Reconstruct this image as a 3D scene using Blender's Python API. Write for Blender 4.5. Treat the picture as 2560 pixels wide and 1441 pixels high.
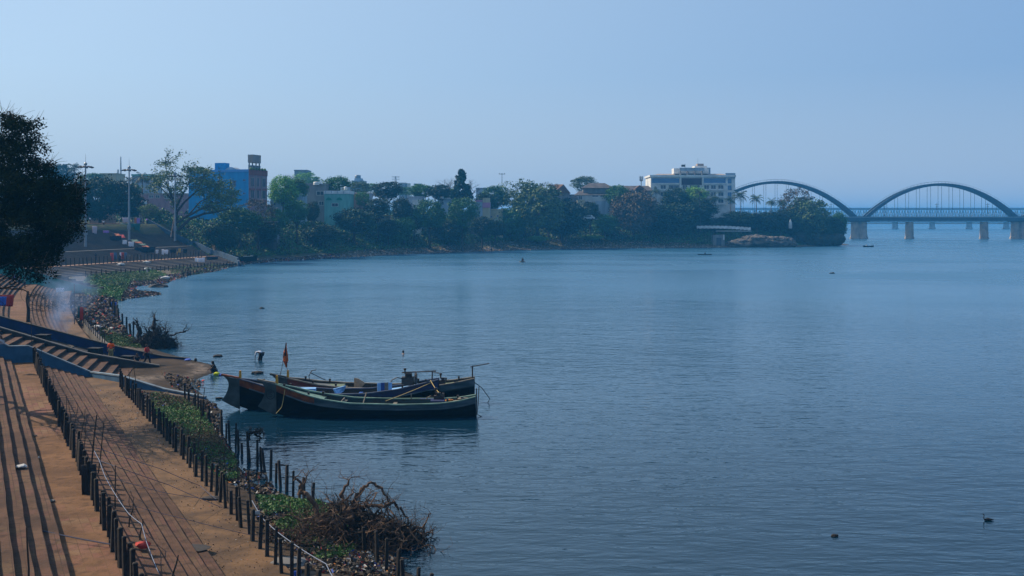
import bpy, bmesh, math, random
import numpy as np
from mathutils import Vector, Matrix, noise as mnoise

# ---------------------------------------------------------------- scene, camera, sky, sun, exposure
for o in list(bpy.data.objects):
    bpy.data.objects.remove(o)
scene = bpy.context.scene
COL = scene.collection
R = math.radians
F, CH, HY = 2700.0, 12.5, 547.0        # focal length (px of the 2560 px wide photo), eye height above the river, horizon row

cam_d = bpy.data.cameras.new('camera')
cam = bpy.data.objects.new('camera', cam_d)
COL.objects.link(cam)
cam.location = (0, 0, CH)
cam.rotation_euler = (R(90), 0, 0)
cam_d.sensor_width = 36
cam_d.lens = 36 * F / 2560
cam_d.shift_y = -(720.5 - HY) / 2560
cam_d.clip_start = 0.5
cam_d.clip_end = 9000
scene.camera = cam

SUN_DIR = Vector((-0.80, 0.30, 0.70)).normalized()      # towards the sun: left, a little ahead
SUN_EL = math.asin(SUN_DIR.z)
SUN_AZ = math.atan2(SUN_DIR.x, SUN_DIR.y)
world = bpy.data.worlds.new('World')
scene.world = world
world.use_nodes = True
wn = world.node_tree
wn.nodes.clear()
sky = wn.nodes.new('ShaderNodeTexSky')
sky.sky_type = 'NISHITA'
sky.sun_disc = False
sky.sun_elevation = SUN_EL
sky.sun_rotation = SUN_AZ
sky.altitude = 0
sky.air_density = 1.0
sky.dust_density = 1.6
sky.ozone_density = 3.0
tint = wn.nodes.new('ShaderNodeMixRGB'); tint.blend_type = 'MULTIPLY'; tint.inputs[0].default_value = 1.0
tint.inputs[2].default_value = (0.66, 0.76, 0.84, 1)
bg = wn.nodes.new('ShaderNodeBackground'); bg.inputs['Strength'].default_value = 0.15
wo = wn.nodes.new('ShaderNodeOutputWorld')
# hazy air: a pale veil over the clear sky, lighter towards the sun
wtc = wn.nodes.new('ShaderNodeTexCoord'); wdot = wn.nodes.new('ShaderNodeVectorMath'); wdot.operation = 'DOT_PRODUCT'; wdot.inputs[1].default_value = SUN_DIR
wn.links.new(wtc.outputs['Generated'], wdot.inputs[0])
wmr = wn.nodes.new('ShaderNodeMapRange'); wmr.inputs[1].default_value = -0.05; wmr.inputs[2].default_value = 0.62
wn.links.new(wdot.outputs['Value'], wmr.inputs[0])
veil = wn.nodes.new('ShaderNodeMixRGB'); veil.inputs[1].default_value = (1.20, 2.15, 3.75, 1); veil.inputs[2].default_value = (2.75, 3.70, 4.75, 1)
wn.links.new(wmr.outputs[0], veil.inputs[0])
wmix = wn.nodes.new('ShaderNodeMixRGB'); wmix.inputs[0].default_value = 0.72
wn.links.new(sky.outputs[0], tint.inputs[1]); wn.links.new(tint.outputs[0], wmix.inputs[1]); wn.links.new(veil.outputs[0], wmix.inputs[2]); 
wsep = wn.nodes.new('ShaderNodeSeparateXYZ'); wn.links.new(wtc.outputs['Generated'], wsep.inputs[0])
whz = wn.nodes.new('ShaderNodeMapRange'); whz.inputs[1].default_value = 0.13; whz.inputs[2].default_value = 0.0; whz.inputs[3].default_value = 0.0; whz.inputs[4].default_value = 0.7
wn.links.new(wsep.outputs['Z'], whz.inputs[0])
whm = wn.nodes.new('ShaderNodeMixRGB'); whm.inputs[2].default_value = (2.75, 3.35, 4.2, 1)
wn.links.new(whz.outputs[0], whm.inputs[0]); wn.links.new(wmix.outputs[0], whm.inputs[1]); wn.links.new(whm.outputs[0], bg.inputs['Color']); wn.links.new(bg.outputs[0], wo.inputs['Surface'])

sun_d = bpy.data.lights.new('sun', 'SUN')
sun_d.energy = 5.0; sun_d.angle = R(0.5); sun_d.color = (1.0, 0.84, 0.64)
sun = bpy.data.objects.new('sun', sun_d)
sun.rotation_euler = SUN_DIR.to_track_quat('Z', 'Y').to_euler()
sun.location = (-60, 40, 80)
COL.objects.link(sun)

scene.view_settings.view_transform = 'Standard'
scene.view_settings.look = 'None'
scene.view_settings.exposure = 0.25
scene.view_settings.gamma = 1.0
scene.view_settings.use_curve_mapping = False
scene.render.engine = 'CYCLES'
scene.cycles.use_denoising = True
scene.cycles.max_bounces = 5
scene.cycles.diffuse_bounces = 2
scene.cycles.glossy_bounces = 3
scene.cycles.volume_bounces = 0
scene.cycles.transparent_max_bounces = 6
scene.cycles.sample_clamp_indirect = 4

# ---------------------------------------------------------------- helpers
rnd = random.Random(7)
nrg = np.random.default_rng(11)

def PW(px, py, z=0.0):                 # a photo pixel on the level z
    Y = F * (CH - z) / (py - HY)
    return Vector(((px - 1280) * Y / F, Y, z))

def PD(px, py, Y):                     # a photo pixel at distance Y
    return Vector(((px - 1280) * Y / F, Y, CH - (py - HY) * Y / F))

def bendoff(s):
    return 0.0 if s < 70 else (3.5 * ((s - 70) / 73.0) ** 2)

def G(s, t, z=0.0):                    # ghat frame: s runs away along the bank, t towards the river
    t = t + bendoff(s)
    return Vector((-8.3 - 0.447 * s + 0.894 * t, 37 + 0.894 * s + 0.447 * t, z))

MATS = {}
def pm(name, c1, c2=None, scale=1.0, rough=0.85, bump=0.0, bscale=None, detail=5, lo=0.35, hi=0.65, spec=0.3, metal=0.0, coord='Object', rndhue=0.0, stretch=None):
    if name in MATS: return MATS[name]
    m = bpy.data.materials.new(name); m.use_nodes = True
    n = m.node_tree; b = n.nodes['Principled BSDF']
    b.inputs['Roughness'].default_value = rough
    b.inputs['Metallic'].default_value = metal
    b.inputs['Specular IOR Level'].default_value = spec
    tc = n.nodes.new('ShaderNodeTexCoord')
    src = tc.outputs[coord]
    if coord == 'World':
        pass
    if stretch:
        mp = n.nodes.new('ShaderNodeMapping'); mp.inputs['Scale'].default_value = stretch
        n.links.new(src, mp.inputs['Vector']); src = mp.outputs[0]
    col = None
    if c2 is not None:
        nt = n.nodes.new('ShaderNodeTexNoise'); nt.inputs['Scale'].default_value = scale; nt.inputs['Detail'].default_value = detail
        n.links.new(src, nt.inputs['Vector'])
        mr = n.nodes.new('ShaderNodeMapRange'); mr.inputs[1].default_value = lo; mr.inputs[2].default_value = hi
        n.links.new(nt.outputs['Fac'], mr.inputs[0])
        mx = n.nodes.new('ShaderNodeMixRGB'); mx.inputs[1].default_value = (*c1, 1); mx.inputs[2].default_value = (*c2, 1)
        n.links.new(mr.outputs[0], mx.inputs[0]); col = mx.outputs[0]
    else:
        b.inputs['Base Color'].default_value = (*c1, 1)
    if rndhue:
        oi = n.nodes.new('ShaderNodeObjectInfo')
        mr2 = n.nodes.new('ShaderNodeMapRange'); mr2.inputs[3].default_value = 1 - rndhue; mr2.inputs[4].default_value = 1 + rndhue
        n.links.new(oi.outputs['Random'], mr2.inputs[0])
        hs = n.nodes.new('ShaderNodeHueSaturation')
        n.links.new(mr2.outputs[0], hs.inputs['Value'])
        if col: n.links.new(col, hs.inputs['Color'])
        else: hs.inputs['Color'].default_value = (*c1, 1)
        col = hs.outputs[0]
    if col: n.links.new(col, b.inputs['Base Color'])
    if bump:
        nb = n.nodes.new('ShaderNodeTexNoise'); nb.inputs['Scale'].default_value = bscale or scale * 3; nb.inputs['Detail'].default_value = 6
        n.links.new(src, nb.inputs['Vector'])
        bp = n.nodes.new('ShaderNodeBump'); bp.inputs['Strength'].default_value = 0.8; bp.inputs['Distance'].default_value = bump
        n.links.new(nb.outputs['Fac'], bp.inputs['Height']); n.links.new(bp.outputs[0], b.inputs['Normal'])
    MATS[name] = m
    return m

def tag(o, label=None, cat=None, group=None, kind=None):
    if label: o['label'] = label
    if cat: o['category'] = cat
    if group: o['group'] = group
    if kind: o['kind'] = kind
    return o

def link(name, me, parent=None):
    o = bpy.data.objects.new(name, me)
    COL.objects.link(o)
    if parent is not None: o.parent = parent
    return o

def empty(name, loc=(0, 0, 0), rz=0.0, label=None, cat=None, group=None, kind=None):
    o = bpy.data.objects.new(name, None)
    o.empty_display_size = 0.3
    COL.objects.link(o); o.location = loc; o.rotation_euler = (0, 0, rz)
    return tag(o, label, cat, group, kind)

def copy_tree(o, kids, parent=None):
    c = o.copy(); COL.objects.link(c)
    if parent is not None: c.parent = parent
    for ch in kids.get(o.name, []): copy_tree(ch, kids, c)
    return c

def kids_of(root):
    d = {}
    for o in bpy.data.objects:
        if o.parent: d.setdefault(o.parent.name, []).append(o)
    return d

class MB:
    def __init__(s): s.v = []; s.f = []; s.m = []; s.uv = None
    def add(s, vs, fs, mi=0):
        k = len(s.v); s.v.extend([tuple(p) for p in vs])
        for f in fs: s.f.append([i + k for i in f]); s.m.append(mi)
        return s
    def box(s, c, d, rz=0.0, mi=0, M=None, taper=1.0):
        vs = []
        for z in (-.5, .5):
            k = taper if z > 0 else 1.0
            for x, y in ((-.5, -.5), (.5, -.5), (.5, .5), (-.5, .5)):
                p = Vector((x * d[0] * k, y * d[1] * k, z * d[2]))
                if M is not None: p = M @ p
                elif rz: p = Matrix.Rotation(rz, 3, 'Z') @ p
                vs.append(p + Vector(c))
        return s.add(vs, [(0, 3, 2, 1), (4, 5, 6, 7), (0, 1, 5, 4), (1, 2, 6, 5), (2, 3, 7, 6), (3, 0, 4, 7)], mi)
    def bb(s, x0, x1, y0, y1, z0, z1, mi=0):
        return s.box(((x0 + x1) / 2, (y0 + y1) / 2, (z0 + z1) / 2), (abs(x1 - x0), abs(y1 - y0), abs(z1 - z0)), mi=mi)
    def bar(s, a, b, w, h=None, mi=0):
        a = Vector(a); b = Vector(b); h = h or w
        d = b - a; L = d.length
        if L < 1e-6: return s
        q = d.to_track_quat('X', 'Z').to_matrix()
        return s.box((a + b) / 2, (L, w, h), M=q, mi=mi)
    def tube(s, pts, rad, n=6, mi=0, cap=True):
        pts = [Vector(p) for p in pts]
        if not hasattr(rad, '__len__'): rad = [rad] * len(pts)
        k = len(s.v); u = None
        for i, p in enumerate(pts):
            d = (pts[min(i + 1, len(pts) - 1)] - pts[max(i - 1, 0)])
            if d.length < 1e-9: d = Vector((0, 0, 1))
            d.normalize()
            if u is None: u = d.orthogonal()
            u = u - u.dot(d) * d
            if u.length < 1e-5: u = d.orthogonal()
            u.normalize(); w = d.cross(u)
            for j in range(n):
                a = 2 * math.pi * j / n
                q = p + (u * math.cos(a) + w * math.sin(a)) * rad[i]
                s.v.append(tuple(q))
        for i in range(len(pts) - 1):
            for j in range(n):
                a = k + i * n + j; b = k + i * n + (j + 1) % n
                s.f.append([a, b, b + n, a + n]); s.m.append(mi)
        if cap:
            s.f.append([k + j for j in range(n)][::-1]); s.m.append(mi)
            s.f.append([k + (len(pts) - 1) * n + j for j in range(n)]); s.m.append(mi)
        return s
    def lathe(s, c, prof, n=12, mi=0, sx=1, sy=1):
        k = len(s.v)
        for r, z in prof:
            for j in range(n):
                a = 2 * math.pi * j / n
                s.v.append((c[0] + r * sx * math.cos(a), c[1] + r * sy * math.sin(a), c[2] + z))
        for i in range(len(prof) - 1):
            for j in range(n):
                a = k + i * n + j; b = k + i * n + (j + 1) % n
                s.f.append([a, b, b + n, a + n]); s.m.append(mi)
        s.f.append([k + j for j in range(n)][::-1]); s.m.append(mi)
        s.f.append([k + (len(prof) - 1) * n + j for j in range(n)]); s.m.append(mi)
        return s
    def ball(s, c, r, n=10, mi=0, sc=(1, 1, 1)):
        prof = [(max(0.01, math.sin(math.pi * i / 6)) * r, -math.cos(math.pi * i / 6) * r * sc[2]) for i in range(7)]
        return s.lathe(c, prof, n, mi, sc[0], sc[1])
    def mesh(s, name, mats, smooth=False):
        me = bpy.data.meshes.new(name)
        me.from_pydata(s.v, [], s.f)
        if not isinstance(mats, (list, tuple)): mats = [mats]
        for m in mats: me.materials.append(m)
        if len(mats) > 1: me.polygons.foreach_set('material_index', s.m)
        if smooth: me.polygons.foreach_set('use_smooth', [True] * len(s.f))
        me.update()
        return me
    def build(s, name, mats, parent=None, smooth=False):
        return link(name, s.mesh(name, mats, smooth), parent)

def quad_mesh(name, V, mats, mi=None):
    """V: (n,4,3) array of separate quads"""
    n = V.shape[0]
    me = bpy.data.meshes.new(name)
    me.vertices.add(n * 4); me.vertices.foreach_set('co', V.reshape(-1).astype(np.float32))
    me.loops.add(n * 4); me.loops.foreach_set('vertex_index', np.arange(n * 4, dtype=np.int32))
    me.polygons.add(n)
    me.polygons.foreach_set('loop_start', np.arange(0, n * 4, 4, dtype=np.int32))
    me.polygons.foreach_set('loop_total', np.full(n, 4, dtype=np.int32))
    if not isinstance(mats, (list, tuple)): mats = [mats]
    for m in mats: me.materials.append(m)
    if mi is not None: me.polygons.foreach_set('material_index', mi.astype(np.int32))
    me.update(calc_edges=True); me.validate()
    return me

def leaf_quads(P, size, flat=0.0, jitter=0.4, rg=None, aspect=0.6):
    """a leaf-shaped quad at every point of P (n,3)"""
    rg = rg or nrg
    n = len(P)
    a = rg.normal(size=(n, 3)); a[:, 2] *= (1 - flat * .7); a /= np.linalg.norm(a, axis=1)[:, None]
    b = rg.normal(size=(n, 3)); b[:, 2] *= (1 - flat); b -= (a * b).sum(1)[:, None] * a; b /= np.linalg.norm(b, axis=1)[:, None]
    sz = (size * (1 + jitter * rg.uniform(-1, 1, n)))[:, None]
    a = a * sz * .5; b = b * sz * .5 * aspect
    return np.stack([P - a, P + b, P + a, P - b], axis=1)

HAZE = 0.00036; HAZE_C = (0.07, 0.46, 1.0); HAZE_A = 0.0; SMOKE = True

# ---------------------------------------------------------------- materials
soil = pm('soil', (0.1300, 0.0813, 0.0455), (0.0780, 0.0507, 0.0292), 0.9, bump=0.03, bscale=5)
conc = pm('concrete', (0.1400, 0.1260, 0.1085), (0.0840, 0.0735, 0.0630), 1.2, bump=0.01, bscale=6)
conc_dark = pm('dark_concrete', (0.0562, 0.0510, 0.0450), (0.0338, 0.0300, 0.0270), 1.5, bump=0.01, bscale=8)
bluewall = pm('blue_paint_wall', (0.0490, 0.1330, 0.2310), (0.0315, 0.0840, 0.1540), 1.1, rough=.7, bump=.01, bscale=5)
deepblue = pm('deep_blue_paint', (0.012, 0.03, 0.115), (0.01, 0.02, 0.055), 0.8, rough=.7)
greenwall = pm('green_paint_wall', (0.05, 0.26, 0.22), (0.03, 0.17, 0.15), 1.0, rough=.7)
post_m = pm('weathered_post', (0.030, 0.024, 0.021), (0.012, 0.011, 0.010), 4, bump=.01, bscale=20, rndhue=.25)
bamboo = pm('old_bamboo', (0.0700, 0.0525, 0.0350), (0.0350, 0.0266, 0.0189), 6)
rope_m = pm('pale_rope', (0.18, 0.22, 0.30), rough=.8)
rope_d = pm('dark_rope', (0.05, 0.06, 0.10), rough=.8)
rope_y = pm('yellow_rope', (0.45, 0.33, 0.12), rough=.8)
steel = pm('galvanised_steel', (0.22, 0.25, 0.28), (0.16, 0.18, 0.20), 2, rough=.45, metal=.2, spec=.5)
dark_metal = pm('dark_metal', (0.035, 0.035, 0.038), (0.07, 0.045, 0.03), 5, rough=.55)
white_p = pm('white_paint', (0.70, 0.70, 0.68), (0.52, 0.52, 0.50), 0.6, rough=.7)
offwhite = pm('off_white_plaster', (0.55, 0.55, 0.52), (0.38, 0.38, 0.37), 0.35, rough=.8)
bark = pm('bark', (0.055, 0.042, 0.032), (0.03, 0.024, 0.02), 3)
bark_pale = pm('pale_bark', (0.16, 0.13, 0.11), (0.09, 0.075, 0.065), 2)
wood_grey = pm('driftwood', (0.1320, 0.0770, 0.0468), (0.0440, 0.0275, 0.0182), 2.2)
wood_dark = pm('dark_driftwood', (0.035, 0.028, 0.022), (0.018, 0.015, 0.013), 2)
glass_d = pm('dark_window_glass', (0.03, 0.045, 0.07), rough=.15, spec=.6)
glass_b = pm('blue_window_glass', (0.03, 0.12, 0.27), (0.05, 0.17, 0.33), .15, rough=.15, spec=.6)
leafk = dict(rough=.6, spec=.25, rndhue=.22)
LEAF = {
 'dark': pm('leaf_dark', (0.009, 0.032, 0.012), (0.024, 0.070, 0.022), 1.5, coord='Object', **leafk),
 'green': pm('leaf_green', (0.035, 0.12, 0.025), (0.07, 0.19, 0.04), 1.5, **leafk),
 'bright': pm('leaf_bright', (0.10, 0.24, 0.04), (0.17, 0.32, 0.05), 1.5, **leafk),
 'olive': pm('leaf_olive', (0.07, 0.115, 0.03), (0.11, 0.16, 0.04), 1.5, **leafk),
 'brown': pm('leaf_brown', (0.070, 0.055, 0.030), (0.10, 0.075, 0.040), 1.5, **leafk),
 'palm': pm('leaf_palm', (0.022, 0.048, 0.022), (0.045, 0.080, 0.035), 2.0, **leafk),
}
weed_m = pm('weed_leaf', (0.035, 0.085, 0.018), (0.075, 0.13, 0.028), .8, rough=.6)
weed_b = pm('dry_weed', (0.13, 0.10, 0.05), (0.08, 0.06, 0.035), .8)
TRASH = [pm('litter_white', (0.42, 0.42, 0.41)), pm('litter_red', (0.42, 0.05, 0.04)), pm('litter_blue', (0.06, 0.12, 0.42)),
         pm('litter_brown', (0.075, 0.05, 0.033)), pm('litter_dark', (0.035, 0.03, 0.028)), pm('litter_tan', (0.15, 0.11, 0.07)),
         pm('litter_orange', (0.50, 0.17, 0.03)), pm('litter_grey', (0.13, 0.125, 0.12))]

# ---------------------------------------------------------------- shoreline and ground
SHORE = [PW(*p) for p in [(1180, 1700), (1040, 1441), (1000, 1420), (985, 1390), (1010, 1340), (960, 1290), (870, 1262), (760, 1250), (700, 1232), (640, 1212), (600, 1170),
          (560, 1120), (548, 1080), (530, 1045), (560, 1030), (535, 1012), (505, 985), (470, 962), (500, 945), (543, 930), (530, 912), (470, 898),
          (405, 880), (370, 868), (330, 845), (300, 805), (285, 780), (282, 758), (305, 748), (400, 737), (395, 731), (320, 727), (330, 716),
          (400, 712), (420, 702), (470, 690), (520, 682), (600, 662), (680, 655), (850, 645), (1000, 637), (1130, 632), (1300, 626), (1450, 622),
          (1800, 619.5), (1980, 618), (2060, 616)]]
SHORE += [Vector(p + (0,)) for p in [(150, 506), (160, 512), (163, 522), (155, 540), (120, 560), (80, 600), (20, 720), (-60, 900), (-200, 1300), (-400, 1900), (-500, 2600)]]
SP = np.array([(p.x, p.y) for p in SHORE])
POLY = np.vstack([[SP[0][0], -80], SP, [-500, 4500], [-6000, 4500], [-6000, -80]])

def inside(x, y):
    c = np.zeros(x.shape, bool); n = len(POLY)
    for i in range(n):
        x0, y0 = POLY[i]; x1, y1 = POLY[(i + 1) % n]
        if y0 == y1: continue
        m = ((y0 > y) != (y1 > y)) & (x < (x1 - x0) * (y - y0) / (y1 - y0) + x0)
        c ^= m
    return c

SEG = np.vstack([[SP[0][0], -80], SP])
def sdist(x, y):
    d = np.full(x.shape, 1e9)
    for i in range(len(SEG) - 1):
        a = SEG[i]; b = SEG[i + 1]; ab = b - a; L = (ab ** 2).sum()
        t = np.clip(((x - a[0]) * ab[0] + (y - a[1]) * ab[1]) / L, 0, 1)
        d = np.minimum(d, np.hypot(x - a[0] - t * ab[0], y - a[1] - t * ab[1]))
    return np.where(inside(x, y), d, -d)

def sstep(a, b, x):
    t = np.clip((x - a) / (b - a), 0, 1); return t * t * (3 - 2 * t)

def vnoise(x, y, sc, seed=0.0):
    # cheap smooth value noise from a few sines
    r = np.zeros_like(x)
    for k, (a, b, c) in enumerate([(1.0, .7, .3), (-.6, 1.3, 1.9), (1.7, -.9, 4.1), (-1.1, -1.9, 2.2), (2.6, 1.4, 5.3), (-2.2, 2.9, .8)]):
        r += np.sin((a * x + b * y) * sc + c + seed * (k + 1.3)) / (1 + .35 * k)
    return r / 3.5

def ground_z(x, y):
    x = np.asarray(x, float); y = np.asarray(y, float)
    d = sdist(x, y)
    under = np.interp(d, [-40, -8, 0], [-3.0, -1.6, 0.0])
    # near ghat
    s = (x + 8.3) * -.447 + (y - 37) * .894
    t = (x + 8.3) * .894 + (y - 37) * .447
    t = t - np.where(s < 70, 0, 3.5 * ((s - 70) / 73.0) ** 2)
    zt = np.interp(t, [-60, -30, -7.5, -4.6, .1, .5, 3], [9.5, 9.0, 1.0, .15, .15, .42, .35])
    zd = np.interp(d, [0, 1.0, 3, 8], [0.0, .16, .40, .60])
    near = np.minimum(zt, zd)
    # lawn and far ghat
    c = np.interp(y, [170, 240, 300], [22, 20, 0])
    dd = d - c
    lawn = np.interp(dd, [-22, -18, 0, 7, 13, 27, 32, 60], [0, .4, .5, .9, 2.0, 7.0, 10.9, 11.2])
    lawn = np.where(d < 4, np.minimum(lawn, d * .14), lawn)
    # wooded bank
    bank = np.interp(d, [0, 4, 10, 26, 34, 70], [0, .55, 2.0, 8.2, 10.4, 11.0])
    bank += np.where(d > 3, vnoise(x, y, .22) * np.clip((d - 3) / 8, 0, 1) * .7, 0)
    w1 = sstep(165, 182, y); w2 = sstep(312, 324, y)
    land = near * (1 - w1) + lawn * w1
    land = land * (1 - w2) + bank * w2
    hill = np.interp(d, [60, 300, 900, 1600], [0, 9, 20, 22]) * sstep(300, 420, y)
    land = land + hill
    land = land + np.where((d > .5) & (y < 200), vnoise(x, y, 2.1) * .035 + vnoise(x, y, 6.0, 2) * .02, 0)
    far = np.where(y > 2400, 2.0 + 5 * sstep(2400, 3000, y), -3.0)
    z = np.where(d > 0, land, under)
    return np.maximum(z, np.where(x > -500, far, -9))

def gz(x, y): return float(ground_z(np.array([x]), np.array([y]))[0])

def build_ground():
    xs = np.concatenate([-140 - np.geomspace(4, 5600, 34)[::-1], np.arange(-140, -62, 1.5), np.arange(-62, 8, .5), np.arange(8, 200, 3), 200 + np.geomspace(4, 5600, 30)])
    ys = np.concatenate([np.arange(-60, 24, 6), np.arange(24, 122, .5), np.arange(122, 330, 1.3), np.arange(330, 620, 3), 620 + np.geomspace(4, 3600, 34)])
    X, Y = np.meshgrid(xs, ys)
    Z = ground_z(X, Y)
    nx, ny = len(xs), len(ys)
    V = np.stack([X, Y, Z], -1).reshape(-1, 3)
    me = bpy.data.meshes.new('ground')
    idx = np.arange(nx * ny).reshape(ny, nx)
    q = np.stack([idx[:-1, :-1], idx[:-1, 1:], idx[1:, 1:], idx[1:, :-1]], -1).reshape(-1, 4)
    me.vertices.add(len(V)); me.vertices.foreach_set('co', V.reshape(-1))
    me.loops.add(q.size); me.loops.foreach_set('vertex_index', q.reshape(-1).astype(np.int32))
    me.polygons.add(len(q)); me.polygons.foreach_set('loop_start', np.arange(0, q.size, 4, dtype=np.int32)); me.polygons.foreach_set('loop_total', np.full(len(q), 4, dtype=np.int32))
    me.polygons.foreach_set('use_smooth', np.ones(len(q), bool))
    me.update(calc_edges=True)
    m = bpy.data.materials.new('river_bank_soil'); m.use_nodes = True
    n = m.node_tree; b = n.nodes['Principled BSDF']; b.inputs['Roughness'].default_value = .95; b.inputs['Specular IOR Level'].default_value = .15
    geo = n.nodes.new('ShaderNodeNewGeometry'); sep = n.nodes.new('ShaderNodeSeparateXYZ'); n.links.new(geo.outputs['Position'], sep.inputs[0])
    def noise(sc, det=6):
        t = n.nodes.new('ShaderNodeTexNoise'); t.inputs['Scale'].default_value = sc; t.inputs['Detail'].default_value = det
        n.links.new(geo.outputs['Position'], t.inputs['Vector']); return t.outputs['Fac']
    def mr(src, a, c, lo=0, hi=1):
        t = n.nodes.new('ShaderNodeMapRange'); t.inputs[1].default_value = a; t.inputs[2].default_value = c; t.inputs[3].default_value = lo; t.inputs[4].default_value = hi
        n.links.new(src, t.inputs[0]); return t.outputs[0]
    def mix(f, a, c):
        t = n.nodes.new('ShaderNodeMixRGB'); n.links.new(f, t.inputs[0])
        for i, v in ((1, a), (2, c)):
            if isinstance(v, tuple): t.inputs[i].default_value = (*v, 1)
            else: n.links.new(v, t.inputs[i])
        return t.outputs[0]
    earth = mix(mr(noise(.7), .35, .65), (0.0560, 0.0368, 0.0232), (0.0256, 0.0184, 0.0128))
    pebb = mix(mr(noise(2.5), .42, .6), (0.1710, 0.1305, 0.1035), (0.0495, 0.0405, 0.0315))
    grass = mix(mr(noise(1.3), .4, .6), (0.035, 0.055, 0.02), (0.07, 0.062, 0.03))
    c1 = mix(mr(noise(.15, 3), .5, .62), earth, pebb)
    hz = n.nodes.new('ShaderNodeMath'); hz.operation = 'MULTIPLY_ADD'; hz.inputs[1].default_value = 3.0
    n.links.new(noise(.4), hz.inputs[0]); n.links.new(sep.outputs['Z'], hz.inputs[2])
    far_w = mr(sep.outputs['Y'], 185, 230)
    c2 = mix(mr(hz.outputs[0], 1.7, 2.6), pebb, grass)
    c3 = mix(far_w, c1, c2)
    c4 = mix(mr(sep.outputs['Z'], .02, .16), (0.022, 0.018, 0.014), c3)
    n.links.new(c4, b.inputs['Base Color'])
    bp = n.nodes.new('ShaderNodeBump'); bp.inputs['Distance'].default_value = .12; bp.inputs['Strength'].default_value = .8
    n.links.new(noise(3.5, 8), bp.inputs['Height']); n.links.new(bp.outputs[0], b.inputs['Normal'])
    me.materials.append(m)
    tag(link('ground', me), kind='structure')

def build_water():
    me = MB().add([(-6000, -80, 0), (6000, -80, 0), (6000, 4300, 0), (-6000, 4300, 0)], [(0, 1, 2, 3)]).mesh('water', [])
    m = bpy.data.materials.new('river_water'); m.use_nodes = True
    n = m.node_tree; b = n.nodes['Principled BSDF']
    b.inputs['Base Color'].default_value = (0.005, 0.030, 0.045, 1)
    b.inputs['Roughness'].default_value = .06; b.inputs['IOR'].default_value = 1.45; b.inputs['Specular Tint'].default_value = (.50, .93, 1.0, 1)
    b.inputs['Specular IOR Level'].default_value = .5
    geo = n.nodes.new('ShaderNodeNewGeometry')
    def noise(sc, st, det=3, rot=0, dist=0.0):
        mp = n.nodes.new('ShaderNodeMapping'); mp.inputs['Scale'].default_value = st; mp.inputs['Rotation'].default_value = (0, 0, rot)
        n.links.new(geo.outputs['Position'], mp.inputs[0])
        t = n.nodes.new('ShaderNodeTexNoise'); t.inputs['Scale'].default_value = sc; t.inputs['Detail'].default_value = det; t.inputs['Distortion'].default_value = dist
        n.links.new(mp.outputs[0], t.inputs['Vector']); return t.outputs['Fac']
    def mth(op, a, c):
        t = n.nodes.new('ShaderNodeMath'); t.operation = op
        for i, v in ((0, a), (1, c)):
            if isinstance(v, (int, float)): t.inputs[i].default_value = v
            else: n.links.new(v, t.inputs[i])
        return t.outputs[0]
    patch = noise(.018, (1, 1.6, 1), 4, .3)
    mr = n.nodes.new('ShaderNodeMapRange'); mr.inputs[1].default_value = .38; mr.inputs[2].default_value = .62; mr.inputs[3].default_value = .65; mr.inputs[4].default_value = 1.0
    n.links.new(patch, mr.inputs[0])
    h = mth('ADD', mth('MULTIPLY', noise(1.0, (.5, 1.35, 1), 3, .22, .3), 1.0), mth('MULTIPLY', noise(2.6, (.6, 1.3, 1), 2, -.12), .32))
    h = mth('ADD', h, mth('MULTIPLY', noise(.25, (.7, 1, 1), 2, .5), 1.4))
    h = mth('MULTIPLY', h, mr.outputs[0])
    sp = n.nodes.new('ShaderNodeSeparateXYZ'); n.links.new(geo.outputs['Position'], sp.inputs[0])
    wind = n.nodes.new('ShaderNodeMapRange'); wind.inputs[1].default_value = 60; wind.inputs[2].default_value = 170; wind.inputs[3].default_value = .55; wind.inputs[4].default_value = .45
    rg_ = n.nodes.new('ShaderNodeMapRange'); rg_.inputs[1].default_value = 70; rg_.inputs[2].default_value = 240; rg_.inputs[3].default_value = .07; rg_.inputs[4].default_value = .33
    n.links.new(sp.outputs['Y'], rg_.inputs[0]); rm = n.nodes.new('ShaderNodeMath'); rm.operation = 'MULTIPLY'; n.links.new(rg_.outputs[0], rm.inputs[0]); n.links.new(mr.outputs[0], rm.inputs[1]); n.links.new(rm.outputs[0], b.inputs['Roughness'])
    n.links.new(sp.outputs['Y'], wind.inputs[0]); h = mth('MULTIPLY', h, wind.outputs[0])
    far_sheen = n.nodes.new('ShaderNodeMapRange'); far_sheen.inputs[1].default_value = 50; far_sheen.inputs[2].default_value = 170  # far water's sky brightness is put into its base colour, rising with distance
    n.links.new(sp.outputs['Y'], far_sheen.inputs[0]); sc_ = n.nodes.new('ShaderNodeMixRGB'); sc_.inputs[1].default_value = (0.001, 0.013, 0.026, 1); sc_.inputs[2].default_value = (0.028, 0.104, 0.190, 1)
    n.links.new(far_sheen.outputs[0], sc_.inputs[0]); n.links.new(sc_.outputs[0], b.inputs['Base Color'])
    bp = n.nodes.new('ShaderNodeBump'); bp.inputs['Distance'].default_value = WAVE; bp.inputs['Strength'].default_value = 1.0
    n.links.new(h, bp.inputs['Height']); n.links.new(bp.outputs[0], b.inputs['Normal'])
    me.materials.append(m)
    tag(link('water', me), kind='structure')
WAVE = 0.16
build_ground()
build_water()

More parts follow.
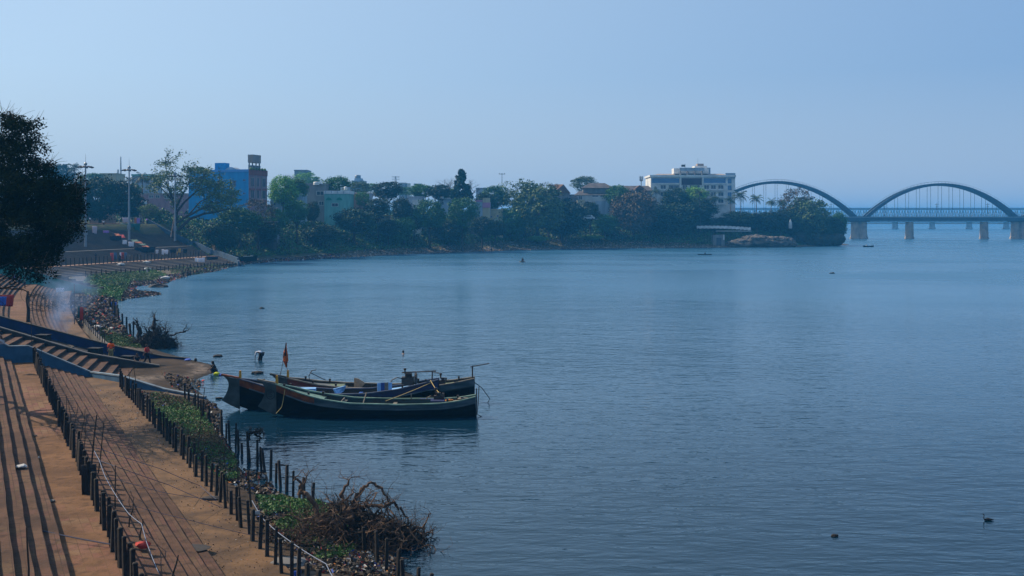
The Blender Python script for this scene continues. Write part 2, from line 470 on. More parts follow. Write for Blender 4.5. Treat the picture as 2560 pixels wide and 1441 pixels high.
# ---------------------------------------------------------------- ghat surfaces (UV = metres along, metres across)
def uv_sweep(name, prof, ss, pf, mats, kinds):
    """prof: list of (t, z); kinds[i]: material index of strip i"""
    V = []; Fs = []; mi = []; UV = []
    n = len(prof)
    acc = [0.0]
    for i in range(1, n): acc.append(acc[-1] + math.hypot(prof[i][0] - prof[i - 1][0], prof[i][1] - prof[i - 1][1]))
    for s in ss:
        for (t, z) in prof:
            w = 0.012 * math.sin(s * 1.7 + t * 3.1) + .010 * math.sin(s * .53 + t)
            V.append(tuple(pf(s, t + w, z)))
    for a in range(len(ss) - 1):
        for i in range(n - 1):
            k = a * n + i
            Fs.append((k, k + 1, k + n + 1, k + n)); mi.append(kinds[i])
            UV += [(ss[a], acc[i]), (ss[a], acc[i + 1]), (ss[a + 1], acc[i + 1]), (ss[a + 1], acc[i])]
    me = bpy.data.meshes.new(name); me.from_pydata(V, [], Fs)
    for m in mats: me.materials.append(m)
    me.polygons.foreach_set('material_index', mi)
    ul = me.uv_layers.new(name='UVMap'); ul.data.foreach_set('uv', np.array(UV, np.float32).reshape(-1))
    me.update()
    return me

def tread_mat(name, base, alt, tile, tile_amt, bw=.9, bh=.6):
    m = bpy.data.materials.new(name); m.use_nodes = True
    n = m.node_tree; b = n.nodes['Principled BSDF']; b.inputs['Roughness'].default_value = .9; b.inputs['Specular IOR Level'].default_value = .2
    uv = n.nodes.new('ShaderNodeUVMap'); geo = n.nodes.new('ShaderNodeNewGeometry')
    def noise(sc, det=6, src=None):
        t = n.nodes.new('ShaderNodeTexNoise'); t.inputs['Scale'].default_value = sc; t.inputs['Detail'].default_value = det
        n.links.new(src or geo.outputs['Position'], t.inputs['Vector']); return t.outputs['Fac']
    def mr(src, a, c, lo=0, hi=1):
        t = n.nodes.new('ShaderNodeMapRange'); t.inputs[1].default_value = a; t.inputs[2].default_value = c; t.inputs[3].default_value = lo; t.inputs[4].default_value = hi
        n.links.new(src, t.inputs[0]); return t.outputs[0]
    def mix(f, a, c, mode='MIX'):
        t = n.nodes.new('ShaderNodeMixRGB'); t.blend_type = mode
        if isinstance(f, float): t.inputs[0].default_value = f
        else: n.links.new(f, t.inputs[0])
        for i, v in ((1, a), (2, c)):
            if isinstance(v, tuple): t.inputs[i].default_value = (*v, 1)
            else: n.links.new(v, t.inputs[i])
        return t.outputs[0]
    dirt = mix(mr(noise(.8), .35, .65), base, alt)
    br = n.nodes.new('ShaderNodeTexBrick'); br.inputs['Scale'].default_value = 1.0
    br.inputs['Brick Width'].default_value = .62; br.inputs['Row Height'].default_value = .30; br.inputs['Mortar Size'].default_value = .012
    br.offset = 0.0
    br.inputs['Color1'].default_value = (*tile[0], 1); br.inputs['Color2'].default_value = (*tile[1], 1); br.inputs['Mortar'].default_value = (*alt, 1)
    n.links.new(uv.outputs[0], br.inputs['Vector'])
    c = mix(mr(noise(.22, 4), .5 - tile_amt, .62 - tile_amt), dirt, br.outputs[0])
    c = mix(mr(noise(2.6, 9), .50, .70, 0, .7), c, tuple(v * .5 for v in alt))
    c = mix(mr(noise(.37, 5), .50, .64, 0, .5), c, tuple(v * .8 for v in alt))
    n.links.new(c, b.inputs['Base Color'])
    bp = n.nodes.new('ShaderNodeBump'); bp.inputs['Distance'].default_value = .02
    n.links.new(noise(9, 6), bp.inputs['Height']); n.links.new(bp.outputs[0], b.inputs['Normal'])
    return m
tile_c = ((0.1650, 0.0668, 0.0505), (0.1782, 0.1074, 0.0564))
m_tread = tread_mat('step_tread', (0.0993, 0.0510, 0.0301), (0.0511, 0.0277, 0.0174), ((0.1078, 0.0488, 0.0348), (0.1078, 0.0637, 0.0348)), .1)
m_tile = tread_mat('terrace_tile', (0.1630, 0.0825, 0.0384), (0.0940, 0.0465, 0.0209), tile_c, .0)
m_soil = pm('soil_strip', (0.1329, 0.0706, 0.0301), (0.0636, 0.0339, 0.0150), .8, bump=.04, bscale=4, lo=.4, hi=.62)
m_riser = pm('step_riser', (0.035, 0.027, 0.022), (0.022, 0.018, 0.015), 2)  # near-black: the shade on the steps is put into the riser colour
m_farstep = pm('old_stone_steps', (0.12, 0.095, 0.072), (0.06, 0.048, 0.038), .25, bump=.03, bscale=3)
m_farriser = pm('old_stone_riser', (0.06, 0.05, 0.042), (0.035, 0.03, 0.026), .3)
m_ochre = pm('ochre_path', (0.26, 0.15, 0.09), (0.16, 0.09, 0.055), .5)
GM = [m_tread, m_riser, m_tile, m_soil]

def ghat_profile(t1, z1, wT, n_up, n_dn, zb, up=.42, dn=.45, soil_w=2.1):
    p = []; k = []
    rise_u = .25
    rise_d = (z1 - zb) / n_dn
    t = t1 - up * (n_up - 1); z = z1 + rise_u * n_up
    p.append((t - 6, z))
    for i in range(n_up):
        p.append((t, z)); k.append(0)
        z -= rise_u; p.append((t + .015, z)); k.append(1)
        t += up
    # terrace
    tt = t1 + wT
    p.append((tt, z1)); k.append(2)
    z = z1
    for i in range(n_dn):
        z -= rise_d
        p.append((tt + .015, z)); k.append(1)
        if i < n_dn - 1:
            tt += dn; p.append((tt, z)); k.append(0)
    p.append((tt + .03 + soil_w, z)); k.append(3)
    p.append((tt + .05 + soil_w, z - .55)); k.append(1)
    # first strip kind fix
    return p, k
pA, kA = ghat_profile(-6.6, 2.0, 1.65, 22, 8, .8, up=.50)
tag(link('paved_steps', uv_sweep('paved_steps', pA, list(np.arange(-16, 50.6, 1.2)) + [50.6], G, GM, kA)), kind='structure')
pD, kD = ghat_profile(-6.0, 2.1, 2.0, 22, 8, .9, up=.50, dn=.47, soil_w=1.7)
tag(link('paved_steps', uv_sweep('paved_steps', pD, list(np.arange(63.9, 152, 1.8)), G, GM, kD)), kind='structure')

# broad steps between the two sloping walls
def G2(a, b, z=0.0):
    return Vector((-31.2 - .24 * a + .97 * b, 80 + .97 * a + .24 * b, z))
def stair_B():
    p = []; k = []
    t = -14.0; z = 1.1 + .27 / .8 * 14.0
    p.append((t - .8, z))
    while t < 1.6:
        p.append((t, z)); k.append(0)
        z -= .27; p.append((t + .01, z)); k.append(1)
        t += .8
    p.append((t + .3, z)); k.append(0)
    p.append((t + .32, z - .9)); k.append(1)
    return p, k
pB, kB = stair_B()
tag(link('paved_steps', uv_sweep('paved_steps', pB, list(np.arange(.24, 7.4, 1.4)) + [7.5], G2, GM, kB)), kind='structure')
ramp_z = lambda t: max(.22, .75 - .3 * t)
m_ramp = pm('ramp_surface', (0.016, 0.018, 0.024), (0.035, 0.03, 0.028), 1.3, bump=.02, bscale=6)
pR = [(t, ramp_z(t)) for t in np.arange(-14, 4.1, 1.0)] + [(4.2, -.2)]
tag(link('boat_ramp', uv_sweep('boat_ramp', pR, [7.85, 9, 10.5, 12, 13.45], G2, [m_ramp], [0] * (len(pR) - 1))), kind='structure')

# dark mud flat below the ramp: thin lens of mud over the bank
# ---------------------------------------------------------------- walls across the ghat
def wall_strip(name, label, G, s, w, tops, bots, mat, cap=None, capw=.1, caph=.09, cat='wall', soff=0.0):
    root = empty(name, G(s, tops[len(tops) // 2][0], 0), label=label, cat=cat)
    inv = Vector(root.location)
    mb = MB(); mc = MB()
    for i in range(len(tops) - 1):
        (t0, z0), (t1, z1) = tops[i], tops[i + 1]
        b0 = np.interp(t0, [b[0] for b in bots], [b[1] for b in bots]); b1 = np.interp(t1, [b[0] for b in bots], [b[1] for b in bots])
        P = [G(s + soff * t0, t0, b0), G(s + soff * t1, t1, b1), G(s + w + soff * t1, t1, b1), G(s + w + soff * t0, t0, b0),
             G(s + soff * t0, t0, z0), G(s + soff * t1, t1, z1), G(s + w + soff * t1, t1, z1), G(s + w + soff * t0, t0, z0)]
        P = [p - inv for p in P]
        mb.add(P, [(0, 1, 5, 4), (2, 3, 7, 6), (4, 5, 6, 7), (3, 0, 4, 7), (1, 2, 6, 5)])
        if cap:
            Q = [G(s - capw / 2, t0, z0), G(s - capw / 2, t1, z1), G(s + w + capw / 2, t1, z1), G(s + w + capw / 2, t0, z0)]
            Q = [q - inv for q in Q]; Q2 = [q + Vector((0, 0, caph)) for q in Q]
            Q = [q + Vector((0, 0, .003)) for q in Q]
            mc.add(Q + Q2, [(0, 3, 2, 1), (4, 5, 6, 7), (0, 1, 5, 4), (1, 2, 6, 5), (2, 3, 7, 6), (3, 0, 4, 7)])
    mb.build('wall', mat, root)
    if cap: mc.build('coping', cap, root)
    return root
def bent_wall(name, label, P, w, mat, cap):
    root = empty(name, P[2][0], label=label, cat='wall'); inv = Vector(root.location); mb = MB(); mc = MB()
    for (a, za, ba), (b, zb, bb_) in zip(P[:-1], P[1:]):
        d = (b - a); d.z = 0; nn = Vector((-d.y, d.x, 0)).normalized() * w / 2; n2 = nn * 1.35; A = a - inv; B_ = b - inv
        V3 = lambda p, off, z: Vector((p.x + off.x, p.y + off.y, z - inv.z))
        mb.add([V3(A, -nn, ba), V3(B_, -nn, bb_), V3(B_, nn, bb_), V3(A, nn, ba), V3(A, -nn, za), V3(B_, -nn, zb), V3(B_, nn, zb), V3(A, nn, za)], [(0, 1, 5, 4), (2, 3, 7, 6), (4, 5, 6, 7), (3, 0, 4, 7), (1, 2, 6, 5)])
        mc.add([V3(A, -n2, za + .003), V3(B_, -n2, zb + .003), V3(B_, n2, zb + .003), V3(A, n2, za + .003), V3(A, -n2, za + .09), V3(B_, -n2, zb + .09), V3(B_, n2, zb + .09), V3(A, n2, za + .09)], [(0, 3, 2, 1), (4, 5, 6, 7), (0, 1, 5, 4), (1, 2, 6, 5), (2, 3, 7, 6), (3, 0, 4, 7)])
    mb.build('wall', mat, root); mc.build('coping', cap, root)
pale_cop = pm('pale_coping', (0.17, 0.23, 0.28), (0.10, 0.12, 0.14), 1.5)
bent_wall('parapet_wall', 'blue painted low wall bending down past the end of the brown steps to the weeds', [(G2(0, -9.5), 4.6, 2.0), (G2(0, -6.2), 3.55, 1.6), (G2(0, -5.6), 3.15, 1.4), (G2(0, -4.3), 3.15, 1.4), (G2(0, 0), 1.1, .4), (G(44.8, .4), 1.22, .3), (G(42.0, 3.0), .48, -.3), (G(39.4, 5.3), .14, -.5)], .22, bluewall, pale_cop)
bent_wall('retaining_wall', 'grey sloping kerb wall between the broad stair and the dark boat ramp', [(G2(7.65, -14), 5.9, 1), (G2(7.65, -8), 3.93, .8), (G2(7.65, -1.3), 1.62, 0), (G2(7.65, 4.3), .42, -.3)], .28, conc_dark, pm('grey_coping', (0.13, 0.125, 0.12), (0.07, 0.066, 0.062), 1.5))
bent_wall('retaining_wall', 'deep blue sloping wall on the far side of the dark boat ramp', [(G2(13.6, -14), 5.9, 1), (G2(13.6, -8), 3.92, .8), (G2(13.6, 0), 1.5, 0), (G2(13.6, 4.2), .45, -.3), (G2(13.6, 6.4), .2, -.3)], .28, deepblue, conc_dark)
wall_strip('parapet_wall', 'weathered green wall with pale marks on the steps beyond the smoke', G, 151.5, .3,
           [(-16, 8.7), (-9, 5.6), (-4.5, 4.0), (-.5, 2.6), (3.2, 1.5), (6.0, .7)], [(-16, 1), (0, 0), (6, -.3)], greenwall, conc)
# small end pier + second dark ramp beyond the green wall
r = empty('retaining_wall', G(156, 1.5, 0), label='dark stepped flood wall just behind the green wall beside the lawn', cat='wall')
mb = MB()
for i in range(7):
    a = G(157, -2.0 + i * 1.1, 0) - Vector(r.location); b_ = G(157, -.9 + i * 1.1, 0) - Vector(r.location)
    mb.box(((a.x + b_.x) / 2, (a.y + b_.y) / 2, 1.5 - i * .16), (1.2, 1.4, 3.4 - i * .42), rz=.46)
mb.build('wall', conc_dark, r)
# curved blocks, box seats on the ramp
for i, (t, s) in enumerate([(-7.0, 10.9), (-5.2, 10.5), (-3.4, 11.0), (-1.6, 10.6), (.2, 10.8), (2.0, 10.9)]):
    p = G2(s, t, ramp_z(t)); mb = MB(); 
    arc = [(Vector(G2(s - 1.6 + 3.0 * k / 7, t + .55 * math.sin(math.pi * k / 7), ramp_z(t + .3) - .03)) - p) for k in range(8)]
    for k in range(7): mb.bar(arc[k] + Vector((0, 0, .09)), arc[k + 1] + Vector((0, 0, .09)), .22, .2)
    o = mb.build('ramp_kerb', conc_dark); o.location = p
    tag(o, 'low curved kerb strip lying across the dark boat ramp', 'kerb', 'curved kerbs on the boat ramp')
for i, (t, s, lab) in enumerate([(-4.9, 9.6, 'black concrete block on the boat ramp far left of the orange vest'), (-.9, 9.6, 'black concrete block beside the person in the orange vest'), (1.6, 9.7, 'black concrete block on the ramp between orange vest and seated man')]):
    mb = MB(); mb.box((0, 0, .4), (1.0, .75, .8), rz=-.2, taper=.94); mb.box((0, 0, .84), (1.08, .82, .07), rz=-.2)
    o = mb.build('mooring_block', pm('black_block', (.012, .012, .014))); o.location = G2(s, t, ramp_z(t) - .05); tag(o, lab, 'concrete block')

# low retaining wall and kerb beyond the ramp, by the litter
r = empty('kerb_wall', G(70, 1.9, 0), label='low concrete wall with rusty rails edging the soil strip beyond the ramp', cat='wall')
mb = MB(); inv = Vector(r.location)
for i in range(14):
    a = G(65 + i * 2, 1.75, .55) - inv; b_ = G(67 + i * 2, 1.75, .55) - inv
    mb.bar(a, b_, .35, 1.3)
mb.build('wall', conc, r)
mr_ = MB()
for i in range(14):
    a = G(66 + i * 2, 1.5, 1.2) - inv
    mr_.bar(a, a + Vector((0, 0, 1.1)), .07)
mr_.build('rail', dark_metal, r)
# ---------------------------------------------------------------- far ghat
FG_L = [(-102, 186, .8), (-109.5, 190, 2.2), (-117, 195, 4.8), (-131.7, 205, 11.2)]
FG_R = [(-72.7, 285, .8), (-82, 299, 2.2), (-90.6, 306, 4.8), (-106, 312, 11.2)]
FG_P = []            # (level parameter 0..3, z, kind of the strip that follows)
def fg_point(u, v):
    i = min(int(v), 2); f = v - i
    a = Vector(FG_L[i]).lerp(Vector(FG_L[i + 1]), f); b = Vector(FG_R[i]).lerp(Vector(FG_R[i + 1]), f)
    return a.lerp(b, u)
prof = [(-.25, .25), (0, .25), (0.0, .8)]; kin = [1, 1]
def flight(v0, v1, z0, z1, n):
    for i in range(n):
        prof.append((v0 + (v1 - v0) * (i + .98) / n, z0 + (z1 - z0) * i / n)); kin.append(0)
        prof.append((v0 + (v1 - v0) * (i + 1) / n, z0 + (z1 - z0) * (i + 1) / n)); kin.append(1)
flight(0, .8, .8, 2.2, 6)
prof.append((1.12, 2.2)); kin.append(2)
flight(1.12, 1.93, 2.2, 4.8, 11)
prof.append((2.06, 4.8)); kin.append(3)
flight(2.06, 3.0, 4.8, 11.2, 24)
prof.append((3.35, 11.2)); kin.append(2)
def fg_at(u, v, z=None):
    if v > 3:
        p = fg_point(u, 3.0); q = fg_point(u, 2.999); d = (p - q); d.z = 0; d.normalize(); p = p + d * (v - 3) * 16
    elif v < 0:
        p = fg_point(u, 0.0); q = fg_point(u, .001); d = (p - q); d.z = 0; d.normalize(); p = p + d * (-v) * 3
    else: p = fg_point(u, v)
    if z is not None: p.z = z
    return p
def fg_z(v): return float(np.interp(v, [p[0] for p in prof], [p[1] for p in prof]))
us = np.linspace(0, 1, 60)
V = [tuple(fg_at(u, v, z)) for u in us for (v, z) in prof]
n = len(prof); Fs = []; mi = []
for a in range(len(us) - 1):
    for i in range(n - 1):
        k = a * n + i; Fs.append((k, k + n, k + n + 1, k + 1)); mi.append(kin[i])
me = bpy.data.meshes.new('stone_steps'); me.from_pydata(V, [], Fs)
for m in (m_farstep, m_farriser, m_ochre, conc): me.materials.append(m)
me.polygons.foreach_set('material_index', mi); me.update()
tag(link('stone_steps', me), kind='structure')
# lookup: the point of the far ghat that the photo shows at a pixel
_u, _v = np.meshgrid(np.linspace(0, 1, 400), np.linspace(0, 3.3, 400))
_P = np.zeros(_u.shape + (3,))
_zv = np.interp(_v, [p[0] for p in prof], [p[1] for p in prof])
for i in range(3):
    m_ = (_v >= i) & ((_v < i + 1) if i < 2 else (_v <= 9))
    f = np.clip(_v - i, 0, 1.6)
    A = np.array(FG_L[i]); B = np.array(FG_L[i + 1]); C = np.array(FG_R[i]); D = np.array(FG_R[i + 1])
    L_ = A + (B - A) * f[..., None]; R_ = C + (D - C) * f[..., None]
    P_ = L_ + (R_ - L_) * _u[..., None]
    _P[m_] = P_[m_]
_P[..., 2] = _zv
_PX = 1280 + F * _P[..., 0] / _P[..., 1]; _PY = HY + F * (CH - _P[..., 2]) / _P[..., 1]
def FP(px, py):
    k = np.argmin((_PX - px) ** 2 + (_PY - py) ** 2)
    return Vector(_P.reshape(-1, 3)[k])

# walls bordering the far ghat
def poly_wall(name, label, pts, w, h, mat, below=1.5, capm=None, cat='wall'):
    root = empty(name, (pts[0][0], pts[0][1], pts[0][2]), label=label, cat=cat); inv = Vector(root.location)
    mb = MB(); mc = MB()
    for a, b in zip(pts[:-1], pts[1:]):
        a = Vector(a) - inv; b = Vector(b) - inv; d = (b - a); d.z = 0; nrm = Vector((-d.y, d.x, 0)).normalized() * w / 2
        lo = Vector((0, 0, -below)); hi = Vector((0, 0, h))
        mb.add([a - nrm + lo, b - nrm + lo, b + nrm + lo, a + nrm + lo, a - nrm + hi, b - nrm + hi, b + nrm + hi, a + nrm + hi],
               [(0, 3, 2, 1), (4, 5, 6, 7), (0, 1, 5, 4), (1, 2, 6, 5), (2, 3, 7, 6), (3, 0, 4, 7)])
        if capm:
            nn = nrm * 1.5; h2 = Vector((0, 0, h + .12)); hi3 = Vector((0, 0, h + .003))
            mc.add([a - nn + hi3, b - nn + hi3, b + nn + hi3, a + nn + hi3, a - nn + h2, b - nn + h2, b + nn + h2, a + nn + h2],
                   [(0, 3, 2, 1), (4, 5, 6, 7), (0, 1, 5, 4), (1, 2, 6, 5), (2, 3, 7, 6), (3, 0, 4, 7)])
    mb.build('wall', mat, root)
    if capm: mc.build('coping', capm, root)
    return root
pale_blue = pm('pale_blue_wall', (0.04, 0.085, 0.14), (0.028, 0.055, 0.09), .4)
dr = Vector((.35, .5, 0))
poly_wall('parapet_wall', 'long pale blue sloping wall bordering the right side of the distant stone steps', [fg_at(1, v, fg_z(v)) + dr for v in (0, .9, 1.2, 1.95, 2.1, 2.6, 3.0)], .5, 1.3, pale_blue, 2.5)
poly_wall('parapet_wall', 'pale blue low wall running down from the steps to the waterside shrubs', [fg_at(1, 0, .6) + dr, Vector((-71.2, 281.5, .4))], .45, 1.0, pale_blue, 1.5)
ochre_w = pm('ochre_wall', (0.15, 0.115, 0.07), (0.08, 0.065, 0.045), .5)
poly_wall('slope_wall', 'ochre ridge wall sloping down just right of the big spreading tree', [PD(457, 567, 324), PD(478, 586, 318), PD(498, 611, 311), PD(510, 622, 306)], .6, .5, ochre_w, 2.5)
poly_wall('slope_wall', 'ochre ridge wall sloping down beside the small white hut', [PD(511, 592, 326), PD(525, 606, 318), PD(538, 624, 308), PD(566, 642, 300)], .55, .5, ochre_w, 2.5)

# high-mast lights
def mast(px, pyb, pyt, label):
    b = FP(px, pyb); Y = b.y; H_ = (pyb - pyt) * Y / F
    r = empty('high_mast_light', b, label=label, cat='light mast', group='high mast lights on the distant steps')
    mb = MB(); mb.lathe((0, 0, 0), [(.34, 0), (.34, .05), (.30, 2), (.17, H_ * .98), (.10, H_)], 8); mb.build('mast', steel, r, True)
    mb = MB(); mb.box((0, 0, 3.6), (.75, .6, 1.3)); mb.build('control_box', steel, r)
    mb = MB(); ringz = H_ - .4
    pts = [(1.1 * math.cos(a), 1.1 * math.sin(a), ringz) for a in np.linspace(0, 2 * math.pi, 15)]
    mb.tube(pts, .08, 5)
    for k in range(4): a = k * math.pi / 2; mb.bar((0, 0, ringz), (1.1 * math.cos(a), 1.1 * math.sin(a), ringz), .08)
    mb.lathe((0, 0, H_ - .1), [(.42, 0), (.42, .45), (.12, .75)], 8)
    mb.build('lamp_ring', steel, r)
    for k in range(8):
        a = 2 * math.pi * k / 8 + .2; q = Vector((math.cos(a), math.sin(a), 0))
        m2 = MB(); m2.box(q * 1.55 + Vector((0, 0, ringz - .12)), (.75, .5, .28), M=Matrix.Rotation(a, 3, 'Z') @ Matrix.Rotation(R(20), 3, 'Y'))
        m2.build('floodlight', dark_metal, r)
    m2 = MB(); m2.tube([(0, 0, H_ + .6), (0, 0, H_ + 2.8)], [.04, .015], 5); m2.build('lightning_rod', dark_metal, r)
mast(214, 617, 412, 'tall grey light mast nearest the dark tree, left end of the steps')
mast(323, 601, 420, 'tall grey light mast rising behind the white laundry, the middle one of three')
mast(438, 604, 437, 'tall grey light mast standing in front of the big spreading tree')

# ---------------------------------------------------------------- posts
def post_mesh(w, h, seed, below=.6):
    rr = random.Random(seed); mb = MB()
    prof_ = [(-below, 1.12), (0, 1.1), (.05, 1.0), (h * .5, .96 + rr.uniform(-.03, .03)), (h - w * .55, .93), (h - w * .5, 1.02), (h - w * .15, .80), (h, .28)]
    vs = []
    for z, k in prof_:
        for x, y in ((-.5, -.5), (.5, -.5), (.5, .5), (-.5, .5)): vs.append((x * w * k + rr.uniform(-.006, .006), y * w * k + rr.uniform(-.006, .006), z))
    fs = [(3, 2, 1, 0)]
    for i in range(len(prof_) - 1):
        for j in range(4): a = i * 4 + j; b = i * 4 + (j + 1) % 4; fs.append((a, b, b + 4, a + 4))
    k = (len(prof_) - 1) * 4; fs.append((k, k + 1, k + 2, k + 3))
    return mb.add(vs, fs).mesh('fence_post', post_m)
PM = {k: [post_mesh(w, h, i) for i in range(3)] for k, (w, h) in {'up': (.128, 1.25), 'mid': (.122, 1.3), 'low': (.115, 1.75), 'far': (.2, 1.35)}.items()}
def post(kind, p, label, group, tilt=1.7, sc=1.0):
    o = link('fence_post', PM[kind][rnd.randrange(3)])
    o.location = p; o.rotation_euler = (R(rnd.gauss(0, tilt)), R(rnd.gauss(0, tilt)), rnd.uniform(-.3, .3) + .46)
    w_ = rnd.uniform(.9, 1.14); o.scale = (w_, w_, sc * (rnd.uniform(.9, 1.07) if rnd.random() > .06 else rnd.uniform(.6, .85)))
    return tag(o, label, 'post', group)
s = -9.6
while s < 49.2:
    if not (3.6 < s < 4.2):
        k = 0 if s < 6 else 1 if s < 27 else 2; post('up', G(s, -5.12 + rnd.gauss(0, .02), 2.0), ['dark post of the tiled terrace row, in its nearest third at the frame bottom', 'dark post of the tiled terrace row, in its middle third by the leaning sticks', 'dark post of the tiled terrace row, in its far third toward the blue wall'][k], 'posts along the tiled terrace')
    s += rnd.gauss(.88, .03)
s = -5.6
while s < 43.3:
    k = 0 if s < 6 else 1 if s < 25 else 2; post('mid', G(s, .05 + rnd.gauss(0, .03), .8), ['dark post edging the soil strip, in the stretch beside the driftwood heap', 'dark post edging the soil strip, in its middle stretch by the tall slender pole', 'dark post edging the soil strip, in the far stretch near the blue wall end'][k], 'posts along the soil strip')
    s += rnd.gauss(1.0, .03)
for sa, sb in ((-5.2, -.2), (1.2, 1.3), (8.0, 27.5), (29.5, 39)):
    s = sa
    while s < sb:
        p = G(s, 3.75 + rnd.gauss(0, .04), -.45); post('low', p, 'dark square post at the driftwood heap in the water by the frame bottom' if s < 5 else 'dark square post standing in the shallows between driftwood and boats' if s < 28 else 'dark square post in the weedy shallows left of the grey bow fin', 'posts standing in the shallows', 2.2)
        s += rnd.gauss(.98, .04)
for px, py in [(272, 765), (279, 772), (286, 781), (292, 789), (296, 797), (307, 812), (317, 823), (328, 836), (333, 838), (276, 769), (283, 777), (289, 785)]:
    p = PW(px, py + 6, 0); p.z = -.4; post('far', p, 'short dark post in the water beside the litter beyond the boat ramp', 'posts by the litter bank', 3, 1.5)
for i in range(48):
    u = .30 + .62 * i / 47; p = fg_at(u, .86, 2.2); post('far', p, 'small dark post on the ochre path of the distant steps', 'posts along the distant path', 2.5, 1.25)
for i in range(40):
    u = .40 + .60 * i / 39; p = fg_at(u, -.9 - .6 * math.sin(i * .1)); p.z = gz(p.x, p.y) - .1; post('far', p, 'small dark post at the foot of the distant steps by the lawn', 'posts at the foot of the distant steps', 3)
for i in range(36):
    px = 455 + 145 * i / 35; p = PW(px, 693 - 36 * (i / 35) ** .9 + (3 if i % 2 else -5), 0); p.z = -.1; post('far', p, 'small brown post at the waterline right of the distant lawn', 'posts at the distant waterline', 3)

# ---------------------------------------------------------------- bamboo sticks and ropes
def stick(pb, zb, ptop, label, r=.03, row=None):
    b = PW(pb[0], pb[1], zb); t = PD(ptop[0], ptop[1], b.y + rnd.uniform(-.1, .1)); d = t - b
    pts = [Vector((0, 0, -.1)), d * .35 + Vector((rnd.uniform(-.03, .03), 0, 0)), d * .7 + Vector((rnd.uniform(-.04, .04), 0, 0)), d]
    mb = MB().tube(pts, [r, r * .9, r * .8, r * .6], 6)
    o = mb.build('bamboo_stick', bamboo); o.location = b
    return tag(o, label, 'stick', 'sticks standing among the posts')
ST = [((228, 1166), 1.85, (242, 1037), 'tall dark stick left of centre in the terrace post row, tallest of its group', .04),
      ((245, 1184), 1.7, (260, 1055), 'slanting stick just right of the tallest stick in the terrace row', .03),
      ((288, 1272), 1.7, (288, 1164), 'upright stick standing over the brown steps where the pale rope passes', .03),
      ((322, 1318), 1.7, (333, 1258), 'short stick beside the pale rope low on the brown steps', .03),
      ((349, 1350), 1.7, (357, 1298), 'short stick where the pale rope bends near the frame bottom', .032),
      ((427, 1460), 1.5, (446, 1388), 'leaning stick at the lower frame edge on the brown steps', .035),
      ((200, 1112), 1.85, (213, 1022), 'thin leaning stick in the upper half of the terrace post row', .022),
      ((183, 1080), 1.85, (195, 1014), 'thin leaning stick above the grey bag on the terrace posts', .02),
      ((167, 1055), 1.85, (165, 988), 'thin straight stick midway along the terrace post row', .02),
      ((210, 1118), 1.85, (216, 1048), 'thin short stick beside the leaning sticks of the terrace row', .02),
      ((139, 1010), 1.9, (132, 930), 'thin stick standing near the blue wall end of the terrace row', .02),
      ((112, 985), 1.9, (110, 898), 'thin stick rising in front of the blue wall', .02),
      ((80, 905), 2.0, (78, 795), 'long thin stick standing at the blue wall beside the first terrace post', .03),
      ((100, 920), 2.0, (107, 856), 'thin stick leaning over the blue wall coping', .02),
      ((488, 1190), .8, (512, 969), 'long slender pole rising high above the middle post row', .028),
      ((628, 1262), .8, (621, 1176), 'crooked thick stick among the middle posts by the white rope', .05),
      ((601, 1272), .8, (593, 1154), 'upright thin pole just left of the crooked stick', .035),
      ((570, 1255), .8, (560, 1110), 'slightly leaning thin pole among weeds left of the tall pole', .025),
      ((546, 1222), .8, (557, 1112), 'thin grey pole leaning right among the middle posts', .02),
      ((345, 1010), .8, (334, 917), 'upright stick at the end of the blue wall by the weeds', .03),
      ((326, 995), .8, (322, 925), 'thin stick beside the end of the blue wall', .025),
      ((355, 1040), .8, (353, 968), 'thin stick in the middle row just below the blue wall', .02),
      ((383, 1065), .7, (379, 990), 'thin stick over the weeds near the blue wall', .02),
      ((421, 1105), .7, (417, 1020), 'thin stick amid the weeds midway to the big pole', .02),
      ((72, 1480), 2.6, (66, 1318), 'slender dark stick on the left steps holding the blue line', .03),
      ((817, 1425), .4, (812, 1370), 'short stick where the white rope ends near the driftwood', .03),
      ((178, 1700 - 640), 1.9, (172, 1000), 'thin stick close to the straight one on the terrace row', .018)]
for a, z, b, lab, r_ in ST: stick(a, z, b, lab, r_)
def rope(pts, r, mat, label, sag=.0, cat='rope', name='rope', group=None):
    P = [Vector(p) for p in pts]; out = []
    for i in range(len(P) - 1):
        L = (P[i + 1] - P[i]).length
        for k in range(9):
            f = k / 9; q = P[i].lerp(P[i + 1], f); q.z -= sag * L * 4 * f * (1 - f); out.append(q)
    out.append(P[-1]); o0 = out[0].copy()
    o = MB().tube([q - o0 for q in out], r, 5).build(name, mat); o.location = o0
    return tag(o, label, cat, group)
rope([PD(236, 1128, 44.6), PD(248, 1150, 43.4), PD(262, 1190, 42), PD(288, 1236, 39.7), PD(322, 1285, 37.6), PD(354, 1310, 36.4), PD(366, 1355, 35), PD(400, 1441, 32.8)], .013, rope_m, 'pale blue rope running down from the tallest stick over the brown steps', .01)
rope([PD(630, 1252, 43.0), PD(660, 1300, 40.8), PD(720, 1350, 38.5), PD(815, 1410, 36.3), PD(836, 1450, 34.8)], .015, rope_m, 'white rope slanting from the crooked stick down past the driftwood', .012)
rope([PD(-10, 1302, 36), PD(66, 1318, 35.6), PD(282, 1362, 34.4)], .022, rope_d, 'dark blue line crossing the left steps and the terrace', .008)
rope([PD(240, 1120, 44.9), PD(400, 1172, 44.5), PD(500, 1215, 46.4), PD(540, 1248, 43.7)], .012, rope_d, 'thin dark line from the tall stick to the middle posts, the upper one', .004)
rope([PD(245, 1150, 44.0), PD(288, 1166, 42.2), PD(420, 1212, 43), PD(556, 1270, 42.7)], .012, rope_d, 'thin dark line crossing the brown steps and soil, second from the top', .004)
